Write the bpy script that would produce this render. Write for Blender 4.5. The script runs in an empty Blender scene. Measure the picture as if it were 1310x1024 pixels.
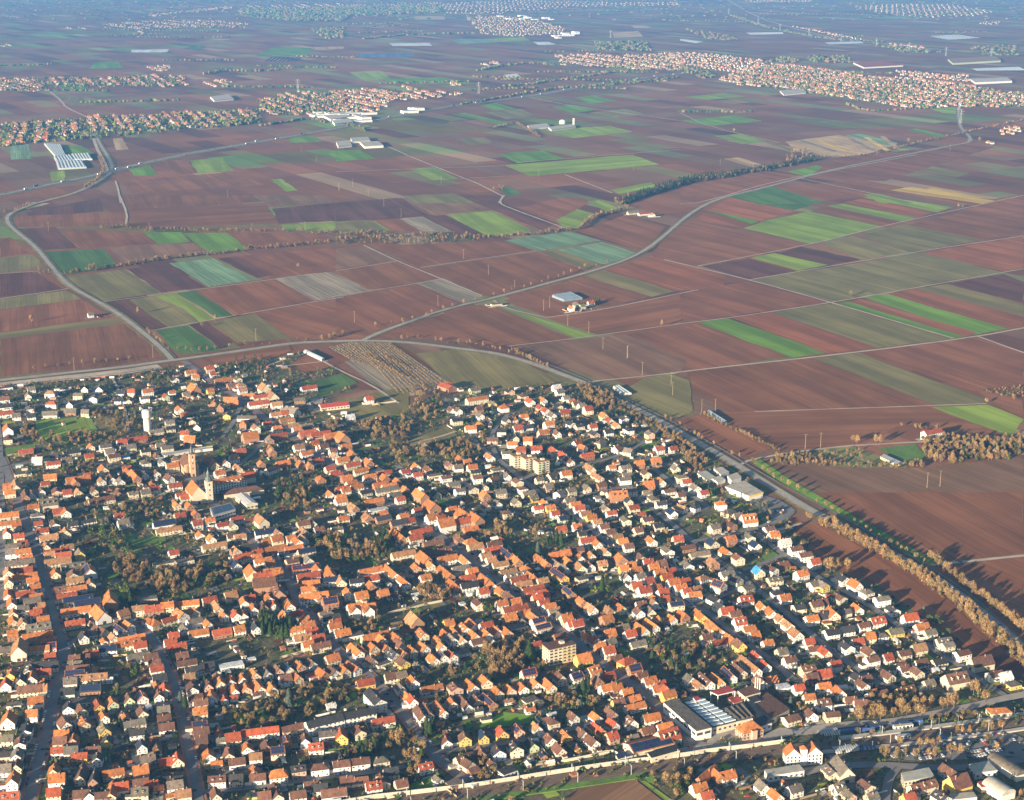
import bpy, math, random
import numpy as np
from mathutils import Vector
RAD = math.radians
rnd = random.Random(7)
S = bpy.context.scene
COL = S.collection

# ------------------------------------------------------------------ camera, sky, sun, exposure
F_PX, CAM_H, PITCH = 2000.0, 600.0, math.atan(592 / 2000.0)
cam_data = bpy.data.cameras.new('camera')
cam_data.sensor_fit = 'HORIZONTAL'
cam_data.sensor_width = 36.0
cam_data.lens = 36.0 * F_PX / 1310.0
cam_data.clip_start = 5.0
cam_data.clip_end = 90000.0
cam = bpy.data.objects.new('camera', cam_data)
cam.location = (0, 0, CAM_H)
cam.rotation_euler = (math.pi / 2 - PITCH, 0, 0)
COL.objects.link(cam)
S.camera = cam

SUN_EL = RAD(10.5)
SUN_AZ = (-0.63, -0.777)                      # where the sun stands, seen from above
world = bpy.data.worlds.new('World')
S.world = world
world.use_nodes = True
wn = world.node_tree
for n in list(wn.nodes):
    wn.nodes.remove(n)
sky = wn.nodes.new('ShaderNodeTexSky')
sky.sky_type = 'NISHITA'
sky.sun_disc = False
sky.sun_elevation = SUN_EL
sky.sun_rotation = math.atan2(SUN_AZ[0], SUN_AZ[1])
sky.altitude = 100
bg = wn.nodes.new('ShaderNodeBackground')
bg.inputs['Strength'].default_value = 0.05
wo = wn.nodes.new('ShaderNodeOutputWorld')
wn.links.new(sky.outputs[0], bg.inputs['Color'])
wn.links.new(bg.outputs[0], wo.inputs['Surface'])

sun_data = bpy.data.lights.new('sun', 'SUN')
sun_data.energy = 5.0
sun_data.angle = RAD(0.5)
sun_data.color = (1.0, 0.82, 0.57)
sun = bpy.data.objects.new('sun', sun_data)
d = Vector((-SUN_AZ[0] * math.cos(SUN_EL), -SUN_AZ[1] * math.cos(SUN_EL), -math.sin(SUN_EL)))
sun.rotation_euler = d.to_track_quat('-Z', 'Y').to_euler()
sun.location = (0, 0, 900)
COL.objects.link(sun)

S.view_settings.view_transform = 'Standard'
S.view_settings.look = 'None'
S.view_settings.exposure = 1.77
S.view_settings.gamma = 1.0
S.view_settings.use_curve_mapping = False
S.render.engine = 'CYCLES'
S.cycles.use_denoising = True
S.cycles.max_bounces = 5
S.cycles.volume_bounces = 0
HAZE_DENSITY = 4.6e-5
HAZE_COLOR = (0.13, 0.43, 1.0)

# ------------------------------------------------------------------ from a spot on the photograph to a spot on the ground
CROPS = {'full': (0, 0, 1.0), 'A': (0, 440, 3.97), 'B': (320, 440, 3.97), 'C': (640, 440, 3.97), 'D': (960, 440, 3.743),
         'G': (640, 630, 3.97), 'H': (960, 630, 3.743), 'L': (960, 824, 3.743), 'X': (150, 560, 6.55),
         'f1': (0, 0, 2.977), 'f2': (430, 0, 2.977), 'f3': (870, 0, 2.977), 'f4': (0, 250, 2.977), 'f5': (430, 250, 2.977), 'f6': (870, 250, 2.977)}
for i in range(5):
    CROPS['P%d' % i] = (262 * i, 819, 5.0)
    CROPS['M%d' % i] = (262 * i, 620, 5.0)
    CROPS['T%d' % i] = (262 * i, 440, 5.0)
CP, SP = math.cos(PITCH), math.sin(PITCH)
def full(c, x, y):
    o = CROPS[c]
    return o[0] + x / o[2], o[1] + y / o[2]
def at(c, x, y, z=0.0):
    x, y = full(c, x, y)
    u, v = x - 655.0, 512.0 - y
    dy, dz = CP * F_PX + v * SP, -SP * F_PX + v * CP
    t = (z - CAM_H) / dz
    return (u * t, dy * t)
def pts(c, s, z=0.0):
    out = []
    for a in s.split():
        x, y = a.split(',')
        out.append(at(c, float(x), float(y), z))
    return out
def inside(p, poly):
    x, y = p
    r = False
    j = len(poly) - 1
    for i in range(len(poly)):
        xi, yi = poly[i]; xj, yj = poly[j]
        if (yi > y) != (yj > y) and x < (xj - xi) * (y - yi) / (yj - yi) + xi:
            r = not r
        j = i
    return r
def rand_in(poly):
    xs = [p[0] for p in poly]; ys = [p[1] for p in poly]
    while True:
        p = (rnd.uniform(min(xs), max(xs)), rnd.uniform(min(ys), max(ys)))
        if inside(p, poly):
            return p
def seg_dist(p, a, b):
    dx, dy = b[0] - a[0], b[1] - a[1]
    L = dx * dx + dy * dy
    t = 0 if L == 0 else max(0, min(1, ((p[0] - a[0]) * dx + (p[1] - a[1]) * dy) / L))
    return math.hypot(p[0] - a[0] - t * dx, p[1] - a[1] - t * dy)
def walk(poly, step, jitter=0.0, side=0.0):
    out = []
    carry = 0.0
    for a, b in zip(poly, poly[1:]):
        L = math.hypot(b[0] - a[0], b[1] - a[1])
        if L == 0:
            continue
        ux, uy = (b[0] - a[0]) / L, (b[1] - a[1]) / L
        t = carry
        while t < L:
            s = side + rnd.uniform(-jitter, jitter)
            q = t + rnd.uniform(-jitter, jitter) * 0.6
            out.append((a[0] + ux * q - uy * s, a[1] + uy * q + ux * s, math.atan2(uy, ux)))
            t += step
        carry = t - L
    return out

# ------------------------------------------------------------------ materials
def srgb(r, g, b):
    f = lambda c: (c / 255 / 12.92) if c <= 10 else ((c / 255 + 0.055) / 1.055) ** 2.4
    return (f(r), f(g), f(b))
MATS = {}
def material(name, col, rough=0.85, spec=0.3, noise=None, stretch=(1, 1, 1), lo=0.75, hi=1.2, coord='Object', metal=0.0, fine=None, blot=None, second=None):
    m = bpy.data.materials.new(name)
    m.use_nodes = True
    nt = m.node_tree
    bs = nt.nodes['Principled BSDF']
    bs.inputs['Roughness'].default_value = rough
    bs.inputs['Specular IOR Level'].default_value = spec
    bs.inputs['Metallic'].default_value = metal
    att = nt.nodes.new('ShaderNodeAttribute'); att.attribute_name = 'tint'
    mul = nt.nodes.new('ShaderNodeMix'); mul.data_type = 'RGBA'; mul.blend_type = 'MULTIPLY'
    mul.inputs['Factor'].default_value = 1.0
    mul.inputs['A'].default_value = (*col, 1)
    nt.links.new(att.outputs['Color'], mul.inputs['B'])
    out = mul.outputs['Result']
    tc = nt.nodes.new('ShaderNodeTexCoord')
    for k, (sc, st, l, h, det) in enumerate([x for x in ((noise, stretch, lo, hi, 4) if noise else None, (fine[0], fine[1], fine[2], fine[3], 2) if fine else None, (blot[0], (1, 1, 1), blot[1], blot[2], 3) if blot else None) if x]):
        mp = nt.nodes.new('ShaderNodeMapping')
        mp.inputs['Scale'].default_value = st
        nt.links.new(tc.outputs[coord], mp.inputs['Vector'])
        nz = nt.nodes.new('ShaderNodeTexNoise')
        nz.inputs['Scale'].default_value = sc
        nz.inputs['Detail'].default_value = det
        nz.inputs['Roughness'].default_value = 0.6
        nt.links.new(mp.outputs[0], nz.inputs['Vector'])
        mr = nt.nodes.new('ShaderNodeMapRange')
        mr.inputs['From Min'].default_value = 0.3; mr.inputs['From Max'].default_value = 0.7
        mr.inputs['To Min'].default_value = l; mr.inputs['To Max'].default_value = h
        nt.links.new(nz.outputs['Fac'], mr.inputs['Value'])
        if second and k == 0:
            mx = nt.nodes.new('ShaderNodeMix'); mx.data_type = 'RGBA'
            nt.links.new(mr.outputs[0], mx.inputs['Factor'])
            nt.links.new(out, mx.inputs['A'])
            mx.inputs['B'].default_value = (*second, 1)
            mr.inputs['To Min'].default_value = 0.0; mr.inputs['To Max'].default_value = 1.0
            out = mx.outputs['Result']
        else:
            mm = nt.nodes.new('ShaderNodeMix'); mm.data_type = 'RGBA'; mm.blend_type = 'MULTIPLY'
            mm.inputs['Factor'].default_value = 1.0
            nt.links.new(out, mm.inputs['A'])
            nt.links.new(mr.outputs[0], mm.inputs['B'])
            out = mm.outputs['Result']
    nt.links.new(out, bs.inputs['Base Color'])
    MATS[name] = m
    return m
# walls
for k, c in dict(w=(0.64, 0.63, 0.61), c=(0.54, 0.48, 0.37), y=(0.55, 0.40, 0.12), p=(0.50, 0.34, 0.26), e=(0.42, 0.48, 0.32), k=(0.30, 0.17, 0.11)).items():
    material('wall_' + k, c, noise=0.35, lo=0.82, hi=1.06)
# roofs
for k, c in dict(o=(0.39, 0.140, 0.042), r=(0.30, 0.070, 0.030), b=(0.135, 0.066, 0.044), d=(0.040, 0.039, 0.042), g=(0.145, 0.122, 0.098), t=(0.30, 0.16, 0.08), s=(0.10, 0.10, 0.12), w=(0.55, 0.55, 0.56), u=(0.05, 0.24, 0.48)).items():
    material('roof_' + k, c, rough=0.75, noise=0.5, lo=0.55, hi=1.30, stretch=(1, 0.5, 1), fine=(2.2, (1, 1, 1), 0.80, 1.16))
material('solar', (0.018, 0.028, 0.07), rough=0.25, spec=0.5)
material('window', (0.05, 0.052, 0.06), rough=0.15, spec=0.5)
material('door', (0.10, 0.06, 0.04))
material('chimney', (0.30, 0.14, 0.09))
material('metal', (0.42, 0.43, 0.44), rough=0.5, noise=0.3, lo=0.8, hi=1.1)
material('metal_blue', (0.05, 0.10, 0.24), rough=0.5)
material('metal_red', (0.40, 0.06, 0.05), rough=0.6, noise=0.3, lo=0.8, hi=1.1)
material('white_paint', (0.64, 0.63, 0.60), noise=0.3, lo=0.85, hi=1.05)
material('yellow_paint', (0.72, 0.50, 0.05))
material('balcony_paint', (0.50, 0.40, 0.22))
material('concrete', (0.42, 0.39, 0.34), noise=0.15, lo=0.75, hi=1.15)
material('glasshouse', (0.20, 0.26, 0.32), rough=0.3, spec=0.5, noise=0.05, lo=0.85, hi=1.1)
material('plastic_film', (0.44, 0.47, 0.48), rough=0.4, noise=0.05, stretch=(1, 6, 1), lo=0.8, hi=1.1)
material('sandstone', (0.50, 0.32, 0.20), noise=0.4, lo=0.8, hi=1.15)
material('slate', (0.075, 0.08, 0.09), rough=0.5, noise=0.5, lo=0.8, hi=1.2)
material('copper', (0.11, 0.14, 0.13), rough=0.5)
material('wood_pole', (0.32, 0.25, 0.16))
material('asphalt', (0.185, 0.172, 0.168), noise=0.05, lo=0.8, hi=1.2, fine=(0.6, (1, 1, 1), 0.9, 1.1))
material('asphalt_pale', (0.34, 0.30, 0.26), noise=0.05, lo=0.8, hi=1.15)
material('paving_red', (0.30, 0.145, 0.105), noise=0.2, lo=0.8, hi=1.2)
material('farm_track', (0.46, 0.38, 0.30), noise=0.03, lo=0.7, hi=1.2)
material('marking', (0.75, 0.74, 0.70))
material('ballast', (0.17, 0.115, 0.08), noise=0.2, lo=0.75, hi=1.25)
material('rail', (0.22, 0.16, 0.12), rough=0.4, metal=0.6)
material('garden_soil', (0.080, 0.100, 0.034), noise=0.045, second=(0.135, 0.098, 0.060), fine=(0.35, (1, 1, 1), 0.55, 1.5))
material('lawn', (0.11, 0.19, 0.03), noise=0.04, lo=0.75, hi=1.25, fine=(0.3, (1, 1, 1), 0.8, 1.2))
# crops: each field has its own axis, the drills run along it
FU = lambda a, b: (0.9, (0.006, 0.35, 1), a, b)
field_cols = dict(
    brown=(0.222, 0.092, 0.043), dark=(0.130, 0.056, 0.038), red=(0.280, 0.104, 0.046), tan=(0.42, 0.29, 0.16), olive=(0.200, 0.165, 0.062),
    green=(0.135, 0.235, 0.030), lime=(0.215, 0.285, 0.045), deep=(0.085, 0.150, 0.038), teal=(0.175, 0.265, 0.145), yellow=(0.52, 0.36, 0.10),
    vine=(0.27, 0.22, 0.155), pale=(0.60, 0.62, 0.62), blue=(0.12, 0.17, 0.30), panel=(0.03, 0.04, 0.09), mud=(0.215, 0.118, 0.066))
for k, c in field_cols.items():
    material('crop_' + k, c, rough=0.95, spec=0.1, noise=0.011, stretch=(0.16, 2.4, 1), lo=0.70, hi=1.34, fine=FU(0.80, 1.20) if k not in ('vine', 'teal') else FU(0.55, 1.4), blot=(0.007, 0.78, 1.2))
for k, c in dict(twig=(0.34, 0.225, 0.098), twig_dark=(0.155, 0.108, 0.060), ever=(0.042, 0.070, 0.022), leaf=(0.125, 0.150, 0.034), trunk=(0.12, 0.085, 0.06), blue_fir=(0.10, 0.13, 0.10)).items():
    material('tree_' + k, c, rough=0.9, spec=0.1)

# ------------------------------------------------------------------ mesh building
class MB:
    def __init__(s):
        s.v = []; s.f = []; s.m = []; s.t = []; s.mats = []
    def mi(s, m):
        if m not in s.mats:
            s.mats.append(m)
        return s.mats.index(m)
    def poly(s, P, m, t=(1, 1, 1)):
        k = len(s.v)
        s.v.extend(P)
        s.f.append(tuple(range(k, k + len(P)))); s.m.append(s.mi(m)); s.t.append(t)
    def faces(s, V, Fs, m, t=(1, 1, 1)):
        k = len(s.v)
        s.v.extend(V)
        i = s.mi(m)
        for f in Fs:
            s.f.append(tuple(k + q for q in f)); s.m.append(i); s.t.append(t)
    def prism(s, base, z0, z1, m, t=(1, 1, 1), top=None, tt=None, bottom=False):
        a = sum(base[i][0] * base[(i + 1) % len(base)][1] - base[(i + 1) % len(base)][0] * base[i][1] for i in range(len(base)))
        if a < 0:
            base = base[::-1]
        n = len(base)
        V = [(x, y, z0) for x, y in base] + [(x, y, z1) for x, y in base]
        s.faces(V, [(i, (i + 1) % n, n + (i + 1) % n, n + i) for i in range(n)] + ([tuple(range(n - 1, -1, -1))] if bottom else []), m, t)
        s.faces([(x, y, z1) for x, y in base], [tuple(range(n))], top or m, tt or t)
    def box(s, x, y, z0, z1, sx, sy, m, rot=0.0, t=(1, 1, 1), top=None):
        c, q = math.cos(rot), math.sin(rot)
        b = [(x + c * a * sx / 2 - q * d * sy / 2, y + q * a * sx / 2 + c * d * sy / 2) for a, d in ((-1, -1), (1, -1), (1, 1), (-1, 1))]
        s.prism(b, z0, z1, m, t, top, bottom=True)
    def lathe(s, x, y, prof, n, m, t=(1, 1, 1), ph=0.0):
        k = len(s.v); i0 = s.mi(m)
        for r, z in prof:
            for i in range(n):
                a = ph + 2 * math.pi * i / n
                s.v.append((x + r * math.cos(a), y + r * math.sin(a), z))
        for j in range(len(prof) - 1):
            for i in range(n):
                s.f.append((k + j * n + i, k + j * n + (i + 1) % n, k + (j + 1) * n + (i + 1) % n, k + (j + 1) * n + i)); s.m.append(i0); s.t.append(t)
        s.f.append(tuple(k + (len(prof) - 1) * n + i for i in range(n))); s.m.append(i0); s.t.append(t)
    def add(s, o, x=0, y=0, z=0, rot=0.0):
        c, q = math.cos(rot), math.sin(rot)
        k = len(s.v)
        s.v.extend([(x + c * a - q * b, y + q * a + c * b, z + h) for a, b, h in o.v])
        mp = [s.mi(m) for m in o.mats]
        s.f.extend([tuple(k + i for i in f) for f in o.f]); s.m.extend([mp[i] for i in o.m]); s.t.extend(o.t)
    def mesh(s, name):
        me = bpy.data.meshes.new(name)
        me.from_pydata(s.v, [], s.f)
        for m in s.mats:
            me.materials.append(MATS[m])
        me.polygons.foreach_set('material_index', s.m)
        at_ = me.attributes.new('tint', 'FLOAT_COLOR', 'FACE')
        arr = np.ones((len(s.f), 4), dtype=np.float32)
        if s.t:
            arr[:, :3] = np.array(s.t, dtype=np.float32)
        at_.data.foreach_set('color', arr.ravel())
        me.update()
        return me
    def build(s, name, parent=None, loc=(0, 0, 0), rot=0.0):
        return link(name, s.mesh(name), parent, loc, rot)
def link(name, data, parent=None, loc=(0, 0, 0), rot=0.0):
    o = bpy.data.objects.new(name, data)
    o.location = loc
    o.rotation_euler = (0, 0, rot)
    if parent is not None:
        o.parent = parent
    COL.objects.link(o)
    return o
def tag(o, label=None, cat=None, group=None, kind=None):
    if label: o['label'] = label
    if cat: o['category'] = cat
    if group: o['group'] = group
    if kind: o['kind'] = kind
    return o
def thing(name, label, cat, x, y, rot=0.0, group=None):
    return tag(link(name, None, None, (x, y, 0), rot), label, cat, group)
def tone(a=0.12, hue=0.04):
    k = 1 + rnd.uniform(-a, a)
    return (k * (1 + rnd.uniform(-hue, hue)), k, k * (1 + rnd.uniform(-hue, hue)))
LATER = []          # (object, what it looks like, category, noun): labelled at the end, once every neighbour is known

# ------------------------------------------------------------------ the ground, with the patchwork of far fields
def ground_material():
    m = bpy.data.materials.new('ground'); m.use_nodes = True
    nt = m.node_tree; bs = nt.nodes['Principled BSDF']
    bs.inputs['Roughness'].default_value = 0.95; bs.inputs['Specular IOR Level'].default_value = 0.1
    tc = nt.nodes.new('ShaderNodeTexCoord')
    def patch(ang, sx, sy, stops, off):
        mp = nt.nodes.new('ShaderNodeMapping')
        mp.inputs['Rotation'].default_value = (0, 0, RAD(ang)); mp.inputs['Location'].default_value = (off, off * 0.7, 0)
        nt.links.new(tc.outputs['Object'], mp.inputs['Vector'])
        br = nt.nodes.new('ShaderNodeTexBrick')
        br.inputs['Color1'].default_value = (0, 0, 0, 1); br.inputs['Color2'].default_value = (1, 1, 1, 1)
        br.inputs['Mortar Size'].default_value = 0.0
        br.inputs['Scale'].default_value = 1.0
        br.inputs['Brick Width'].default_value = sx; br.inputs['Row Height'].default_value = sy
        br.offset = 0.37; br.squash = 1.7; br.squash_frequency = 3
        nt.links.new(mp.outputs[0], br.inputs['Vector'])
        cr = nt.nodes.new('ShaderNodeValToRGB'); cr.color_ramp.interpolation = 'CONSTANT'
        e = cr.color_ramp.elements
        while len(e) < len(stops): e.new(0.5)
        for i, (p, c) in enumerate(stops):
            e[i].position = p; e[i].color = (*c, 1)
        nt.links.new(br.outputs['Color'], cr.inputs['Fac'])
        return cr.outputs['Color'], mp
    f = field_cols
    A, mp = patch(58, 270, 75, [(0, f['brown']), (.22, (.185, .08, .045)), (.4, f['mud']), (.55, (.24, .11, .06)), (.72, f['dark']), (.80, f['olive']), (.87, (.33, .22, .13)), (.93, (.20, .19, .08))], 1000)
    B, _ = patch(58 - 83, 700, 230, [(0, (1, 1, 1)), (.25, (.85, .86, .88)), (.5, (1.12, 1.08, 1.02)), (.75, (.95, .98, 1.0)), (.9, (.8, 1.35, .8))], -400)
    mul = nt.nodes.new('ShaderNodeMix'); mul.data_type = 'RGBA'; mul.blend_type = 'MULTIPLY'; mul.inputs['Factor'].default_value = 1
    nt.links.new(A, mul.inputs['A']); nt.links.new(B, mul.inputs['B'])
    out = mul.outputs['Result']
    for sc, st, lo, hi in ((0.004, (1, 1, 1), 0.8, 1.2), (0.9, (0.006, 0.3, 1), 0.86, 1.14)):
        m2 = nt.nodes.new('ShaderNodeMapping'); m2.inputs['Scale'].default_value = st
        nt.links.new(mp.outputs[0], m2.inputs['Vector'])
        nz = nt.nodes.new('ShaderNodeTexNoise'); nz.inputs['Scale'].default_value = sc; nz.inputs['Detail'].default_value = 4
        nt.links.new(m2.outputs[0], nz.inputs['Vector'])
        mr = nt.nodes.new('ShaderNodeMapRange'); mr.inputs['From Min'].default_value = .3; mr.inputs['From Max'].default_value = .7
        mr.inputs['To Min'].default_value = lo; mr.inputs['To Max'].default_value = hi
        nt.links.new(nz.outputs['Fac'], mr.inputs['Value'])
        mm = nt.nodes.new('ShaderNodeMix'); mm.data_type = 'RGBA'; mm.blend_type = 'MULTIPLY'; mm.inputs['Factor'].default_value = 1
        nt.links.new(out, mm.inputs['A']); nt.links.new(mr.outputs[0], mm.inputs['B'])
        out = mm.outputs['Result']
    nt.links.new(out, bs.inputs['Base Color'])
    MATS['ground'] = m
ground_material()
g = MB()
g.poly([(-34000, -3000, -.4), (34000, -3000, -.4), (34000, 46000, -.4), (-34000, 46000, -.4)], 'ground')
tag(g.build('ground'), kind='structure')

_z = [0]
def sheet(name, P, m, z=None, shade=True):
    """a flat polygon whose own x axis lies along its longest side"""
    if z is None:
        _z[0] += 1
        z = -0.365 + 0.0018 * _z[0]
    if m.startswith('crop') or m == 'lawn':
        Q = []
        for i, a in enumerate(P):
            b = P[(i + 1) % len(P)]
            L = math.hypot(b[0] - a[0], b[1] - a[1])
            Q.append(a)
            k = min(14, int(L / 28))
            j = min(2.2, L * .02)
            for u in range(1, k):
                Q.append((a[0] + (b[0] - a[0]) * u / k + rnd.uniform(-j, j), a[1] + (b[1] - a[1]) * u / k + rnd.uniform(-j, j)))
        corners, P = P, Q
    else:
        corners = P
    n = len(P)
    cx, cy = sum(p[0] for p in P) / n, sum(p[1] for p in P) / n
    P, full_P = corners, P
    n = len(P)
    L, a = max((math.hypot(P[(i + 1) % n][0] - P[i][0], P[(i + 1) % n][1] - P[i][1]), math.atan2(P[(i + 1) % n][1] - P[i][1], P[(i + 1) % n][0] - P[i][0])) for i in range(n))
    if n > 3 and m.startswith('crop'):
        dv = lambda u, v: abs((u - v + math.pi / 2) % math.pi - math.pi / 2)
        for i in range(n):
            e = (P[(i + 1) % n][0] - P[i][0], P[(i + 1) % n][1] - P[i][1])
            if math.hypot(*e) * 1.8 > L and dv(math.atan2(e[1], e[0]), RAD(-58)) < RAD(16):
                L = math.hypot(*e) * 1.8; a = math.atan2(e[1], e[0])
        if dv(a, RAD(-58)) > RAD(24) and dv(a, RAD(27)) > RAD(24): a = RAD(-58)
    c, q = math.cos(-a), math.sin(-a)
    P = full_P
    n = len(P)
    ar = sum(P[i][0] * P[(i + 1) % n][1] - P[(i + 1) % n][0] * P[i][1] for i in range(n))
    Q = P if ar > 0 else P[::-1]
    b = MB()
    b.poly([(c * (x - cx) - q * (y - cy), q * (x - cx) + c * (y - cy), 0) for x, y in Q], m, tone(0.10, 0.03) if shade else (1, 1, 1))
    return tag(b.build(name, None, (cx, cy, z), a), kind='structure')
def ribbon(name, P, w, m, z, side=0.0):
    b = MB(); Lp = []; Rp = []
    for i, p in enumerate(P):
        a = P[max(0, i - 1)]; c = P[min(len(P) - 1, i + 1)]
        dx, dy = c[0] - a[0], c[1] - a[1]
        L = math.hypot(dx, dy) or 1
        nx, ny = -dy / L, dx / L
        Lp.append((p[0] + nx * (side + w / 2), p[1] + ny * (side + w / 2), 0)); Rp.append((p[0] + nx * (side - w / 2), p[1] + ny * (side - w / 2), 0))
    n = len(P)
    b.faces(Lp + Rp, [(n + i, n + i + 1, i + 1, i) for i in range(n - 1)], m)
    return tag(b.build(name, None, (0, 0, z)), kind='structure')
def smooth(P, k=2):
    for _ in range(k):
        Q = [P[0]]
        for a, b in zip(P, P[1:]):
            Q += [(a[0] * .75 + b[0] * .25, a[1] * .75 + b[1] * .25), (a[0] * .25 + b[0] * .75, a[1] * .25 + b[1] * .75)]
        P = Q + [P[-1]]
    return P

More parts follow.
